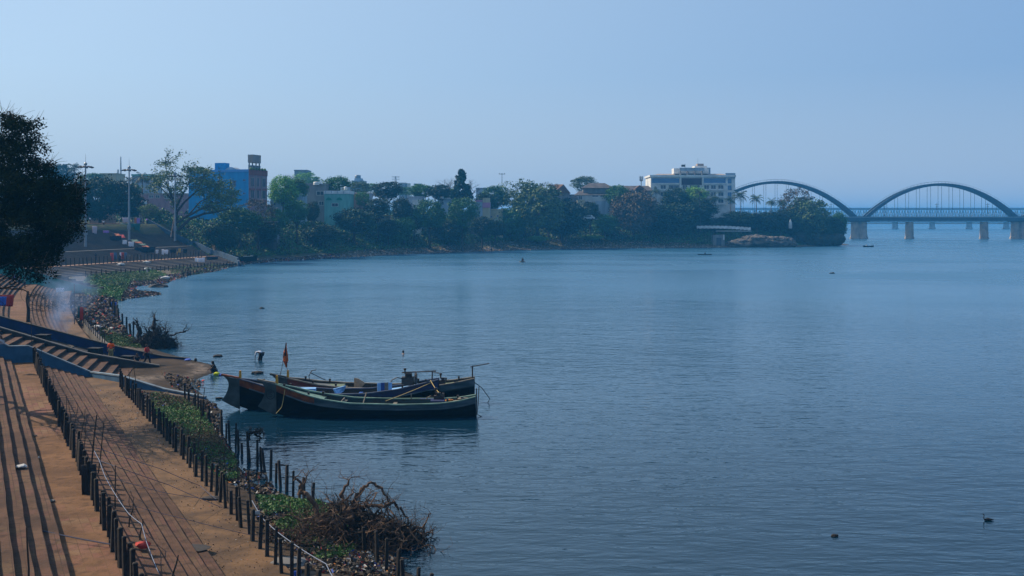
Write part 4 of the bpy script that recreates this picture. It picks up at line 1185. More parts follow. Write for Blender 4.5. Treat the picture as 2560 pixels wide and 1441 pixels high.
def bare(label, px, ytop, ybot, wpx, Y, var=1, leaf=None, m=bark_pale):
    X = (px - 1280) * Y / F; g0 = gz(X, Y); zt = CH - (ytop - HY) * Y / F; w = wpx * Y / F
    r = empty('bare_tree', (X, Y, g0), rnd.uniform(0, 6.28), label=label, cat='tree'); zb = max(CH - (ybot - HY) * Y / F, g0 + 1)
    MB().tube([(0, 0, -.3), (.1, 0, (zb - g0) * .5), (0, 0, zb - g0)], [.32, .26, .2], 6).build('trunk', m, r)
    b = link('branches', trunk_mesh('bare', var, m), r); b.location = (0, 0, zb - g0 - .1); b.scale = (w * 1.1, w * 1.1, (zt - zb) * .85)
    return r

T = tree
T('dark dense tree beside the nearest light mast, left of its twin', 250, 442, 562, 105, 322, 'full', 'dark', 0)
T('dark dense tree between the two left light masts, right of its twin', 312, 450, 560, 92, 326, 'full', 'dark', 1)
T('dark tree half hidden behind the edge of the near black tree', 188, 446, 560, 85, 318, 'full', 'dark', 2)
T('low hazy hill-like tree far behind the left palm', 150, 410, 470, 85, 560, 'full', 'dark', 3)
T('hazy green tree on the skyline right of the left palm', 232, 432, 470, 70, 520, 'round', 'green', 1)
T('pale distant tree on the skyline behind the second mast', 262, 434, 470, 52, 540, 'round', 'green', 0)
T('small yellowish round tree at the top of the distant steps', 373, 508, 552, 52, 319, 'round', 'olive', 2)
T('pale green small tree right of the yellowish one behind the steps', 408, 525, 556, 44, 334, 'round', 'olive', 3)
T('hazy tree crown left of the blue building, behind the spreading tree', 330, 455, 520, 60, 372, 'round', 'green', 2)
T('brownish thin bush below the pink facade', 645, 492, 560, 95, 326, 'airy', 'brown', 1)
T('dense dark green bush right of the spreading tree', 600, 520, 605, 118, 316, 'full', 'green', 0)
T('dark green bush above the beached rowing boat', 560, 560, 628, 95, 309, 'full', 'dark', 3)
T('shaggy dark bush in front of the tin roofed shed', 664, 552, 622, 76, 324, 'full', 'dark', 2)
T('bright green round tree just right of the pink facade', 708, 438, 520, 78, 372, 'full', 'bright', 1)
T('green tree crown with dark underside over the grey house', 740, 445, 500, 60, 376, 'full', 'green', 2)
T('hazy tree behind the grey house on the skyline', 768, 432, 470, 70, 560, 'round', 'bright', 3)
T('broad green tree behind the mint green house', 845, 441, 492, 76, 405, 'full', 'green', 0)
T('small pale tree on the skyline beside the hazy water tower house', 925, 458, 480, 50, 600, 'round', 'bright', 1)
T('dome shaped very dark tree in the middle of the town skyline', 967, 452, 502, 84, 428, 'full', 'dark', 2)
T('dark leafy tree below the dome shaped tree, left one', 945, 494, 548, 66, 388, 'full', 'dark', 1)
T('dark leafy tree below the dome shaped tree, right one', 1004, 494, 555, 56, 396, 'full', 'dark', 0)
T('flat topped green tree right of the dome shaped tree', 1052, 460, 498, 64, 440, 'full', 'green', 3)
T('dark flat topped tree left of the tall cypress', 1098, 460, 502, 60, 436, 'full', 'dark', 2)
T('tall narrow cypress standing above the rooftops', 1154, 428, 502, 54, 436, 'cypress', 'dark', 0, name='cypress_tree')
T('rounded drooping green tree above the bank right of the white shed', 1074, 497, 580, 84, 398, 'full', 'green', 1)
T('leafy green tree standing before the pink and yellow house', 1156, 490, 572, 78, 404, 'full', 'green', 2)
T('large dark bush hanging over the shore below the drooping tree', 1122, 545, 622, 118, 404, 'full', 'dark', 3)
T('dark bushy tree below the mint green house', 885, 520, 600, 112, 368, 'full', 'dark', 0)
T('green tree in front of the grey house', 742, 500, 560, 66, 347, 'full', 'green', 3)
T('narrow dark tree left of the mint green house', 782, 503, 560, 36, 352, 'full', 'dark', 1)
T('dark bush on the bank below the grey house', 800, 560, 622, 100, 350, 'full', 'dark', 2)
T('mid green bush at the foot of the bank under the yellow roofed hut', 985, 575, 630, 90, 386, 'full', 'green', 0)
T('green tree right of the floodlight tower on the skyline', 1238, 462, 530, 78, 455, 'full', 'green', 1)
T('low dark tree below the street lamp tower', 1215, 480, 540, 60, 452, 'full', 'dark', 2)
T('tall loose crowned tree, highest in the middle of the far bank', 1312, 440, 560, 118, 450, 'airy', 'olive', 0)
T('broad olive tree spreading under the highest loose crown', 1345, 455, 590, 135, 446, 'full', 'olive', 1)
T('dark green tree left of the broad olive tree over the shore', 1275, 520, 608, 112, 440, 'full', 'green', 3)
T('brownish crown leaning against the brown gabled roof', 1372, 455, 510, 60, 458, 'airy', 'brown', 2)
T('large very dark tree below the old hipped roof house', 1405, 498, 612, 138, 452, 'full', 'dark', 0)
T('airy round tree on the skyline left of the hipped roof', 1462, 440, 482, 70, 520, 'round', 'olive', 1)
T('dark tree in the courtyard of the old hipped roof house', 1475, 502, 555, 46, 466, 'full', 'dark', 2)
T('green bush beside the white van on the bank', 1512, 535, 600, 74, 462, 'full', 'green', 3)
T('brown tinged broad tree left of the white hotel', 1585, 476, 590, 128, 470, 'full', 'brown', 0)
T('green tree behind the brown tinged one at the low long roof', 1545, 462, 520, 70, 486, 'full', 'green', 1)
T('large deep green tree below the left half of the white hotel', 1668, 505, 612, 150, 474, 'full', 'dark', 2)
T('dark tree touching the left corner of the white hotel', 1690, 468, 540, 72, 494, 'full', 'dark', 3)
T('bright green tree in front of the middle of the white hotel', 1735, 466, 530, 70, 496, 'full', 'bright', 0)
T('dark round tree in front of the white hotel, right of the bright one', 1748, 495, 560, 90, 486, 'full', 'dark', 1)
T('pale green low bush near the water below the deep green tree', 1595, 585, 612, 46, 466, 'full', 'bright', 2)
T('bright bush near the water left of the pale bush', 1480, 588, 612, 60, 458, 'full', 'bright', 3)
T('light green bush on the low shore below the broad olive tree', 1345, 590, 618, 56, 438, 'full', 'bright', 0)
T('ivy hung dark tree mass over the long white wall', 1850, 528, 575, 120, 492, 'full', 'dark', 3)
T('ivy hung tree mass right of the long white wall', 1925, 528, 592, 110, 494, 'full', 'dark', 0)
T('dark ivy tree left of the long white wall', 1770, 545, 605, 90, 482, 'full', 'dark', 1)
T('tall brown hazy tree standing under the first bridge arch', 1990, 466, 560, 92, 504, 'airy', 'brown', 3)
T('broad dull green tree on the headland under the arch', 2020, 492, 592, 110, 500, 'full', 'olive', 1)
T('dark tree on the tip of the headland beside the water', 2062, 535, 612, 80, 500, 'full', 'dark', 2)
T('green bush leaning off the headland tip toward the bridge pier', 2098, 530, 596, 42, 503, 'full', 'green', 0)
T('dense dark tree hanging low over the headland edge, second from its tip', 2040, 548, 626, 92, 488, 'full', 'dark', 1)
T('very dark dense tree at the outer corner of the headland', 2084, 545, 624, 66, 490, 'full', 'dark', 3)
T('dark tree right of the white shrine above the rocks', 1998, 556, 622, 70, 490, 'full', 'dark', 0)
T('dark bush between the white wall and the shrine', 1935, 560, 600, 60, 488, 'full', 'green', 2)
T('small dark tree behind the white shrine on the headland', 1968, 520, 575, 60, 498, 'full', 'dark', 2)
T('low tree between the grey house and peach gable', 905, 478, 520, 40, 398, 'round', 'green', 1)
T('low skyline tree behind the peach gable', 900, 452, 490, 60, 470, 'round', 'olive', 2)
T('distant low tree line left of the lattice pylon', 1015, 468, 490, 60, 560, 'round', 'green', 3)
T('low tree by the far blue white building', 1125, 470, 510, 56, 452, 'full', 'green', 0)
T('dark round tree just below the white box shed', 1035, 518, 585, 62, 400, 'full', 'dark', 1)
T('dark bush on the slope between the drooping tree and the hut', 1010, 540, 596, 58, 392, 'full', 'green', 2)
T('dark round tree below the pink and yellow house', 1205, 540, 598, 66, 418, 'full', 'dark', 3)
T('dark tree below the cream low house', 1238, 552, 606, 60, 424, 'full', 'dark', 0)
T('small green tree covering the right side of the weathered pale blue house', 690, 520, 580, 60, 340, 'full', 'green', 1)
T('dark tree left of the drooping tree by the shed', 970, 548, 606, 56, 380, 'full', 'dark', 2)
bare('leafless pale tree on the skyline left of the cypress', 1120, 430, 482, 66, 446, 1)
bare('leafless brown tree on the skyline right of the cypress', 1180, 438, 490, 58, 448, 2, m=bark)
bare('leafless thin tree above the bright green tree', 722, 424, 460, 60, 560, 3)
bare('small leafless tree right of the skyline terrace block', 790, 436, 462, 44, 560, 2)
bare('thin leafless twigs rising behind the airy brown tree', 1960, 475, 530, 60, 506, 1)
palm('palm on the skyline left of the nearest light mast', 188, 404, 22, 470)
palm('palm right of the middle light mast, tallest of the pair', 358, 424, 26, 340)
palm('small palm just right of the middle light mast', 320, 438, 18, 365)
palm('palm half hidden behind the spreading tree crown', 385, 432, 20, 372)
palm('small hazy palm near the green distant block', 244, 432, 14, 520)
palm('palm at the left corner of the white hotel', 1642, 462, 18, 488)
palm('palm before the right half of the white hotel', 1783, 476, 22, 484)
palm('short palm left of the tall palm by the hotel corner', 1752, 470, 18, 482)
palm('tall palm just right of the white hotel', 1853, 472, 24, 488)
palm('palm under the left end of the bridge arch', 1893, 483, 20, 490)
palm('smallest palm under the bridge arch', 1926, 490, 18, 492)
palm('low palm behind the tall palm by the hotel corner', 1826, 488, 18, 494)
palm('low bushy palm under the arch beside the brown tree', 1950, 498, 16, 492)

# the big spreading tree by the distant steps
def spreading_tree():
    b = FP(430, 592); b.z -= .3
    r = empty('spreading_tree', b, label='big spreading tree with thick visible limbs in front of the blue building', cat='tree')
    Y = b.y
    mb = MB(); g = random.Random(5)
    W = lambda px, py, dy=0: PD(px, py, Y + dy) - b
    limbs = [[(432, 594), (437, 560), (441, 530), (432, 500), (424, 478), (415, 455)], [(441, 532), (462, 505), (492, 478), (505, 455)], [(438, 560), (470, 540), (505, 522), (540, 510), (570, 498)],
             [(446, 575), (475, 548), (510, 535), (545, 530), (575, 522)], [(441, 520), (455, 490), (468, 465), (486, 440)], [(430, 500), (412, 480), (395, 462)], [(492, 478), (520, 468), (548, 462)], [(470, 540), (500, 505), (530, 490), (556, 480)],
             [(424, 478), (418, 440), (413, 408)]]
    tips = []
    for k, L in enumerate(limbs):
        dy0 = g.uniform(-5, 5); pts = [W(x, y, dy0 * i / len(L)) for i, (x, y) in enumerate(L)]
        r0 = [.75, .38, .42, .5, .34, .3, .25, .26, .16][k]; n = len(pts)
        mb.tube(pts, [r0 * (1 - .7 * i / (n - 1)) for i in range(n)], 7)
        for p in pts[2:]:
            for q in range(3):
                d = Vector((g.gauss(0, .6), g.gauss(0, .7), g.gauss(.35, .35))).normalized(); tips += branch(mb, p, d, g.uniform(1.6, 3.2), .10, 2, g, up=.12, spread=.5)
    mb.build('trunk', bark, r)
    g2 = np.random.default_rng(8); P = []
    cl = [(415, 436, 26, 14), (412, 408, 14, 7), (398, 452, 20, 14), (488, 424, 24, 10), (512, 432, 20, 9), (505, 452, 30, 14), (540, 460, 36, 16), (560, 485, 36, 20), (520, 480, 40, 18), (575, 505, 26, 16), (470, 450, 22, 14), (545, 520, 36, 10), (440, 470, 20, 12), (390, 470, 14, 12)]
    for (x, y, rx, ry) in cl:
        for _ in range(int(rx * 1.1)):
            c = W(x + g2.normal() * rx * .55, y + g2.normal() * ry * .5, g2.normal() * 3.5)
            n = 22; q = g2.normal(size=(n, 3)) * np.array([.75, .75, .3]); P.append(np.array(c) + q)
    tp = np.array([tuple(t) for t in tips]); 
    for t in tp[::2]: P.append(t + g2.normal(size=(10, 3)) * .45)
    link('crown', quad_mesh('crown', leaf_quads(np.vstack(P), .5, rg=g2, flat=.4), LEAF['olive']), r)
spreading_tree()

# near black tree, upper left
def near_tree():
    Y = 62.0
    base = G(27, -12.5, 0); bx, by = -34.0, 61.0
    zb = 4.0
    r = empty('near_tree', (bx, by, zb), label='large near-black leafy tree filling the upper left edge', cat='tree'); b = Vector((bx, by, zb))
    g = random.Random(21); mb = MB()
    mb.tube([(0, 0, -1.5), (.1, 0, 2), (.4, .2, 4.5), (.3, .1, 6.5)], [.48, .38, .30, .24], 9)
    tips = []
    for k in range(13):
        a = g.uniform(-2.2, 2.2) if k < 9 else g.uniform(0, 6.28); z = g.uniform(3.6, 6.5)
        d = Vector((math.cos(a), math.sin(a), g.uniform(-.1, 1.3))).normalized()
        tips += branch(mb, Vector((.35, .1, z)), d, g.uniform(2.6, 4.2), .14, 3, g, up=.10, spread=.5)
    # outline of the crown in the photo, used as real clumps at their own depths
    clumps = []
    def S(px, py, rx, ry, n, sp=1.0):
        for _ in range(n):
            a = g.uniform(0, 6.28); q = g.random() ** .5
            clumps.append((Vector(PD(px + rx * q * math.cos(a), py + ry * q * math.sin(a), Y + g.gauss(0, 1.9))) - b, sp))
    S(30, 345, 52, 50, 46); S(20, 420, 82, 70, 80); S(60, 480, 100, 70, 100); S(110, 500, 92, 60, 90); S(70, 570, 92, 60, 90); S(60, 640, 84, 44, 74); S(-60, 500, 110, 180, 150)
    S(150, 520, 52, 40, 40); S(178, 540, 26, 60, 26, .7); S(120, 640, 30, 26, 16, .7); S(60, 320, 40, 28, 12, .6); S(85, 375, 30, 40, 14, .6); S(110, 420, 22, 20, 8, .6); S(20, 300, 26, 14, 6, .5); S(140, 590, 30, 30, 20, .8); S(190, 470, 18, 28, 8, .6); S(55, 690, 90, 14, 14, .5)
    g2 = np.random.default_rng(4); P = []; tw = MB()
    for c, sp in clumps:
        n = int(92 * sp); q = g2.normal(size=(n, 3)); q /= np.linalg.norm(q, axis=1)[:, None]; P.append(np.array(c) + q * (g2.random(n) ** .45)[:, None] * .55 * (.6 + .5 * sp) * np.array([1, 1, .7]))
        if sp < .9:
            for _ in range(4):
                e = c + Vector((g2.normal() * .3 + .25, g2.normal() * .3, abs(g2.normal()) * .45)); tw.tube([c, c.lerp(e, .5) + Vector((0, 0, .05)), e], [.014, .01, .005], 3, cap=False)
    mb.build('trunk', bark, r); tag(tw.build('twigs', bark, r), kind='stuff')
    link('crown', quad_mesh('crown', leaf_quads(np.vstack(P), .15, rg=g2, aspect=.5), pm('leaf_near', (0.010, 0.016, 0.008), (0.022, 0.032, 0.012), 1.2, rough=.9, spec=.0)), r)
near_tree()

# ---------------------------------------------------------------- undergrowth, grass, weeds, litter (stuff)
def scatter(n, x0, x1, y0, y1, test, g):
    out = []
    tot = 0
    while tot < n:
        x = g.uniform(x0, x1, n * 2); y = g.uniform(y0, y1, n * 2); k = test(x, y); x = x[k]; y = y[k]; out.append(np.stack([x, y], 1)); tot += len(x)
        if len(x) == 0: break
    return np.vstack(out)[:n]
def under(name, n, test, box, hmax, leaf, mats, g, sc=.12, cat=None, aspect=.6, seed=0.):
    q = scatter(n, *box, test, g); x, y = q[:, 0], q[:, 1]
    z = ground_z(x, y); hn = np.clip(.55 + .6 * vnoise(x, y, sc, seed) + .35 * vnoise(x, y, sc * 3.3, seed + 3), .04, 1.3) * hmax
    if name == 'undergrowth': hn = hn * np.interp(sdist(x, y), [4, 14, 24], [.14, .42, 1.0])
    zz = z + hn * g.random(n) ** .55
    V_ = leaf_quads(np.stack([x, y, zz], 1), leaf, rg=g, flat=.1, aspect=aspect)
    if isinstance(mats, list):
        mi = np.clip((vnoise(x, y, .3, 5) * .8 + g.random(n) * .9 + .15) * len(mats) / 1.6, 0, len(mats) - 1).astype(int)
    else: mi = None
    o = link(name, quad_mesh(name, V_, mats, mi)); tag(o, kind='stuff'); return o
gg = np.random.default_rng(77)
def t_bank(x, y):
    d = sdist(x, y); keep = ((y > 319) | ((y > 286) & (x > -66 - (y - 280) * 1.0))) & (d > 4.5 + 3.0 * vnoise(x, y, .13)) & (d < 48)
    beach = np.interp(x, [-60, -25, 5, 60, 90, 110], [7, 10, 14, 10, 6, 0]); return keep & (d > beach)
under('undergrowth', 150000, t_bank, (-108, 170, 284, 560), 4.6, .60, [LEAF['dark'], LEAF['dark'], LEAF['green'], LEAF['olive'], LEAF['green'], LEAF['brown']], gg)
def t_back(x, y): d = sdist(x, y); return (y > 330) & (d > 45) & (d < 260) & (x > -220)
under('far_trees', 26000, t_back, (-220, 170, 330, 760), 5.5, 1.1, [LEAF['dark'], LEAF['green'], LEAF['olive']], gg, .09)
def poly_in(pts, z=0.5):
    P = np.array([tuple(PW(a, b, z))[:2] for a, b in pts])
    def f(x, y):
        c = np.zeros(x.shape, bool); n = len(P)
        for i in range(n):
            x0, y0 = P[i]; x1, y1 = P[(i + 1) % n]
            m = ((y0 > y) != (y1 > y)) & (x < (x1 - x0) * (y - y0) / (y1 - y0 + 1e-9) + x0); c ^= m
        return c
    return f, (P[:, 0].min(), P[:, 0].max(), P[:, 1].min(), P[:, 1].max())
def grass(name, pts, n, h, leaf, mats=None, z=.5, sc=.5):
    f, bx = poly_in(pts, z)
    under(name, n, lambda x, y: f(x, y) & (sdist(x, y) > -.4) & (vnoise(x, y, sc, 1.) > -.42), bx, h, leaf, mats or [weed_m, weed_m, weed_b], gg, sc, aspect=.35)
grass('weeds', [(640, 1238), (700, 1228), (790, 1250), (850, 1300), (900, 1350), (850, 1420), (790, 1400), (700, 1330), (650, 1280)], 15000, .38, .15, [weed_m, weed_m, LEAF['green'], weed_m], .35)
grass('weeds', [(375, 990), (470, 1000), (525, 1040), (545, 1090), (590, 1130), (600, 1185), (560, 1200), (480, 1130), (420, 1080), (380, 1030)], 17000, .34, .13, [weed_m, LEAF['green'], weed_b, weed_b], .35)
grass('weeds', [(200, 940), (300, 948), (330, 985), (300, 1000), (240, 985)], 3500, .34, .14, [LEAF['green'], weed_m], .8)
grass('weeds', [(248, 825), (330, 838), (355, 868), (300, 865), (250, 850)], 4500, .6, .22, None, .4)
grass('weeds', [(220, 700), (330, 700), (300, 745), (215, 742), (190, 720)], 14000, 1.0, .35, [LEAF['green'], weed_m, LEAF['dark']], .5)
grass('lawn', [(225, 682), (380, 676), (420, 686), (380, 700), (300, 706), (215, 700)], 16000, .5, .32, [weed_m, weed_m, LEAF['bright']], .6)
grass('weeds', [(420, 668), (560, 655), (600, 660), (500, 680), (430, 685)], 5000, .6, .32, [weed_b, LEAF['green'], weed_b], .6)

PEB = [pm('pebble_pale', (.34, .28, .23)), pm('pebble_tan', (.26, .19, .14)), pm('pebble_grey', (.16, .14, .13)), pm('pebble_brown', (.12, .085, .06))]
def litter(name, pts, n, size, z=.4, cols=None, hz=.12):
    f, bx = poly_in(pts, z); q = scatter(n, *bx, lambda x, y: f(x, y) & (sdist(x, y) > -.8) & (vnoise(x, y, 1.1, 7) > -.55), gg)
    x, y = q[:, 0], q[:, 1]; zz = (np.maximum(ground_z(x, y), .02) if z != .83 else np.full(len(x), .82)) + gg.random(len(x)) * hz
    V_ = leaf_quads(np.stack([x, y, zz], 1), size, rg=gg, flat=.45, jitter=.7, aspect=.7)
    w = np.array(cols or [.035, .02, .015, .38, .34, .16, .01, .06]); mi = gg.choice(len(TRASH), len(x), p=w / w.sum())
    if name == 'pebbles' and size > .3: mi = gg.choice(4, len(x), p=[.25, .35, .25, .15])
    tag(link(name, quad_mesh(name, V_, PEB if name == 'pebbles' and size > .3 else TRASH, mi)), kind='stuff')
litter('litter', [(190, 745), (290, 742), (300, 800), (330, 850), (250, 840), (200, 820)], 6500, .36, .4, [.05, .03, .02, .34, .32, .16, .01, .07], .35)
litter('litter', [(140, 728), (200, 745), (215, 800), (185, 815), (150, 780), (110, 745)], 2500, .36, .9, [.05, .03, .03, .30, .34, .16, .02, .07], .3)
litter('litter', [(300, 728), (400, 727), (405, 738), (300, 748)], 1800, .35)
litter('litter', [(300, 705), (420, 690), (480, 680), (450, 700), (400, 716), (330, 725)], 3500, .42, .3, [.09, .03, .03, .32, .26, .2, .01, .07])
litter('litter', [(440, 690), (600, 655), (850, 640), (850, 648), (600, 668)], 3500, .55, .3, [.10, .02, .03, .28, .25, .24, .0, .08])
litter('pebbles', [(850, 632), (1130, 618), (1450, 612), (1800, 613), (1800, 620), (1450, 624), (1130, 634), (850, 647)], 15000, .62, .3, [.05, .02, .01, .30, .18, .36, .0, .08])
litter('litter', [(640, 1240), (760, 1260), (880, 1380), (1000, 1400), (980, 1441), (800, 1441), (700, 1400), (640, 1300)], 5200, .14, .3, None, .1)
litter('litter', [(860, 1385), (985, 1385), (1000, 1412), (960, 1441), (860, 1420)], 2400, .15, .2, [.09, .04, .02, .34, .27, .15, .02, .07], .12)
litter('litter', [(350, 985), (540, 1000), (560, 1080), (600, 1150), (600, 1200), (540, 1180), (430, 1080), (350, 1020)], 6500, .15, .3, None, .1)
litter('litter', [(200, 935), (330, 955), (340, 1000), (280, 1040), (230, 1000)], 2200, .16, .8, [.08, .03, .02, .34, .3, .16, .01, .06], .06)
litter('litter', [(400, 935), (520, 945), (480, 985), (430, 965)], 700, .17, .3)
litter('litter', [(520, 1160), (660, 1180), (700, 1240), (640, 1250), (560, 1210)], 900, .16, .1)

litter('pebbles', [(200, 960), (300, 980), (540, 1250), (700, 1441), (560, 1441), (380, 1180), (240, 1010)], 1500, .05, .83, [.05, .01, .01, .4, .25, .2, .0, .08], .02)
# ---------------------------------------------------------------- driftwood
def drift(name, label, c, R_, H_, n, seed, mat, rr0=.05, big=None, cat='driftwood', zb=-.3, squash=1.0):
    r = empty(name, c, label=label, cat=cat); g = random.Random(seed); mb = MB()
    for k in range(n):
        a = g.uniform(0, 6.28); q = g.random() ** .6; p = Vector((R_ * q * math.cos(a), R_ * squash * q * math.sin(a), zb + H_ * (1 - q * .7) * g.random()))
        d = Vector((g.gauss(0, 1), g.gauss(0, 1), g.gauss(.1, .55))).normalized()
        branch(mb, p, d, g.uniform(.5, 1.5) * R_ / 2.6, rr0 * g.uniform(.3, 1.1), 2, g, up=.0, spread=.7, gnarl=.42)
    mb.build('tangle', mat, r)
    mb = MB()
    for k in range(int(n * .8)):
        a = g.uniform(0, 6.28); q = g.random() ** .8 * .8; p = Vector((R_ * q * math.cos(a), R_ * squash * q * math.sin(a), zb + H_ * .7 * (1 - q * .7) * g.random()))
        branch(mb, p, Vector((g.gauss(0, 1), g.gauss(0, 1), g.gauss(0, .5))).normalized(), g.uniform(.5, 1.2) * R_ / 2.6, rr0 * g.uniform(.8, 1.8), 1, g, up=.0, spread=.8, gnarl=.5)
    mb.build('inner_tangle', wood_dark, r)  # dark core: shade inside the heap is put into the branch colour
    for pts, rad in (big or []):
        q_ = []; r_2 = []
        for i_ in range(len(pts) - 1):
            for k_ in range(4):
                f_ = k_ / 4; v_ = Vector(pts[i_]).lerp(Vector(pts[i_ + 1]), f_); j_ = .05 if (i_ or k_) else 0; q_.append(v_ + Vector((g.gauss(0, j_), g.gauss(0, j_), g.gauss(0, j_)))); r_2.append((rad[i_] * (1 - f_) + rad[i_ + 1] * f_) * g.uniform(.75, 1.05))
        pts = q_ + [pts[-1]]; rad = r_2 + [rad[-1] * .7]
        b = MB().tube([Vector(p) - Vector(c) for p in pts], rad, 8); p0 = Vector(pts[-1]) - Vector(c)
        g2 = random.Random(len(pts) + int(p0.x * 10))
        for _ in range(3): branch(b, p0, Vector((g2.gauss(0, .6), g2.gauss(0, .6), g2.gauss(.3, .4))).normalized(), .5, rad[-1] * .7, 2, g2, up=.1, spread=.6, gnarl=.3)
        b.build('branch', mat, r)
    return r
Yd = 41.6
W_ = lambda px, py, dy=0: PD(px, py, Yd + dy)
drift('driftwood_heap', 'large tangled heap of brown driftwood at the water edge near the frame bottom', (-6.1, 41.3, 0), 2.6, 2.3, 230, 5, wood_grey, .038,
      big=[([W_(820, 1315), W_(775, 1245), W_(752, 1235), W_(748, 1208), W_(740, 1192)], [.12, .10, .08, .06, .035]),
           ([W_(752, 1232), W_(766, 1192)], [.06, .035]),
           ([W_(885, 1310, -.5), W_(855, 1255), W_(852, 1235), W_(872, 1200)], [.13, .10, .08, .045]),
           ([W_(870, 1280, -.5), W_(895, 1240), W_(910, 1215), W_(935, 1210), W_(955, 1225), W_(975, 1265)], [.11, .09, .07, .06, .05, .035]),
           ([W_(735, 1292, -1), W_(800, 1300, -1), W_(860, 1302, -.6), W_(900, 1315)], [.05, .09, .11, .07]),
           ([W_(880, 1275), W_(930, 1262), W_(985, 1262), W_(1010, 1285), W_(1020, 1312)], [.09, .07, .06, .05, .03]),
           ([W_(1000, 1330), W_(1055, 1318), W_(1078, 1285)], [.07, .05, .025]),
           ([W_(960, 1300), W_(1020, 1325), W_(1060, 1330), W_(1082, 1334)], [.07, .05, .04, .02]),
           ([W_(820, 1360, -1), W_(850, 1320, -1), W_(880, 1290, -.5)], [.10, .12, .09])], zb=-.25, squash=.75)
drift('driftwood_heap', 'right hand fringe of the driftwood heap trailing into the water', (-4.3, 41.9, 0), 1.15, 1.15, 110, 9, wood_dark, .028, zb=-.1, squash=.7)
c = PW(388, 868, 0); Yd = c.y
W_ = lambda px, py, dy=0: PD(px, py, c.y + dy)
drift('root_mound', 'black mound of roots and debris standing in the water beyond the ramp', tuple(c), 2.3, 2.6, 260, 6, wood_dark, .06,
      big=[([W_(388, 850), W_(384, 815), W_(386, 795)], [.28, .22, .14]), ([W_(350, 850), W_(348, 825), W_(345, 812)], [.30, .26, .2]), ([W_(425, 838), W_(445, 832), W_(462, 828), W_(472, 826)], [.1, .08, .06, .04]), ([W_(458, 829), W_(466, 815)], [.06, .03])], zb=-.3, squash=.7)
crumple(PW(395, 718, 0), 1.9, TRASH[4], 'dark rounded rock rising from the water near the distant lawn', 'rock', 'rock', (1, .7, .35), 21)
c = PW(640, 1118, 0)
drift('stump', 'dark arched root stump caught on a post in the water by the boats', tuple(c + Vector((0, 0, .9))), .5, .55, 26, 8, wood_dark, .03,
      big=[([PD(625, 1100, c.y), PD(622, 1084, c.y), PD(636, 1082, c.y), PD(648, 1092, c.y), PD(650, 1106, c.y)], [.06, .08, .07, .06, .03])], zb=-.2)
for i, (px, py, sz_, lab) in enumerate([(545, 891, .35, 'dark clump floating in the water near the mud spit'), (643, 933, .38, 'dark flat log piece floating behind the orange bow'), (548, 996, .2, 'small dark scrap floating left of the grey bow fin'), (2080, 684, .5, 'small dark drifting clump far out right of mid river'), (2087, 1339, .11, 'brown drifting husk alone on the lower right water'), (655, 771, .3, 'tiny dark drifting scrap on the water beyond the mound')]):
    crumple(PW(px, py, .04), sz_, wood_dark, lab, 'floating_debris', 'debris', (1.3, .8, .5), 30 + i)
# thin dead trunk standing on the steps beyond the ramp
b = PW(70, 806, 2.1); r = empty('dead_trunk', b, label='thin black dead trunk standing on the terrace beyond the deep blue wall', cat='tree trunk')
g = random.Random(4); mb = MB(); top = PD(70, 728, b.y) - b
mb.tube([(0, 0, -.2), (.05, 0, top.z * .4), (-.08, 0, top.z * .75), top], [.20, .17, .16, .10], 8)
for k in range(9): branch(mb, Vector((0, 0, top.z * g.uniform(.3, .9))), Vector((g.uniform(.2, 1), g.gauss(0, .4), g.gauss(.1, .3))).normalized(), g.uniform(.8, 2.0), .03, 2, g, up=0)
mb.build('trunk', wood_dark, r)
for k, (px, py, lab) in enumerate([(120, 745, 'tangle of black fallen branches on the upper brown steps'), (140, 768, 'tangle of black branches lower down the brown steps by the smoke')]):
    c = PW(px, py, 2.4); drift('brushwood', lab, tuple(c), 2.3, .9, 40, 40 + k, wood_dark, .03, zb=0, squash=1.2)

# ---------------------------------------------------------------- laundry
CL = {'w': TRASH[0], 'wh': pm('white_sheet', (.72, .72, .78)), 'pur': pm('purple_cloth', (.30, .16, .50)), 'red': TRASH[1], 'or': pm('rust_cloth', (.42, .13, .06)), 'gr': pm('green_cloth', (.14, .20, .14)), 'och': pm('ochre_cloth', (.50, .30, .06)),
      'blu': pm('slate_cloth', (.08, .14, .24)), 'nav': pm('black_cloth', (.012, .013, .02)), 'pk': pm('pinkish_sheet', (.42, .36, .42)), 'teal': pm('teal_tarp', (.03, .16, .14), (.02, .10, .10), .6)}
def hang(px0, px1, y0, y1, c, label, group=None):
    p = FP((px0 + px1) / 2, (y0 + y1) / 2 + 6); Y = p.y; w = (px1 - px0) * Y / F
    return rag(PD((px0 + px1) / 2, y0, Y - 1.0), w, (y1 - y0) * Y / F, CL[c], label, 'laundry', 'laundry', rnd.uniform(-.2, .2), group, px0)
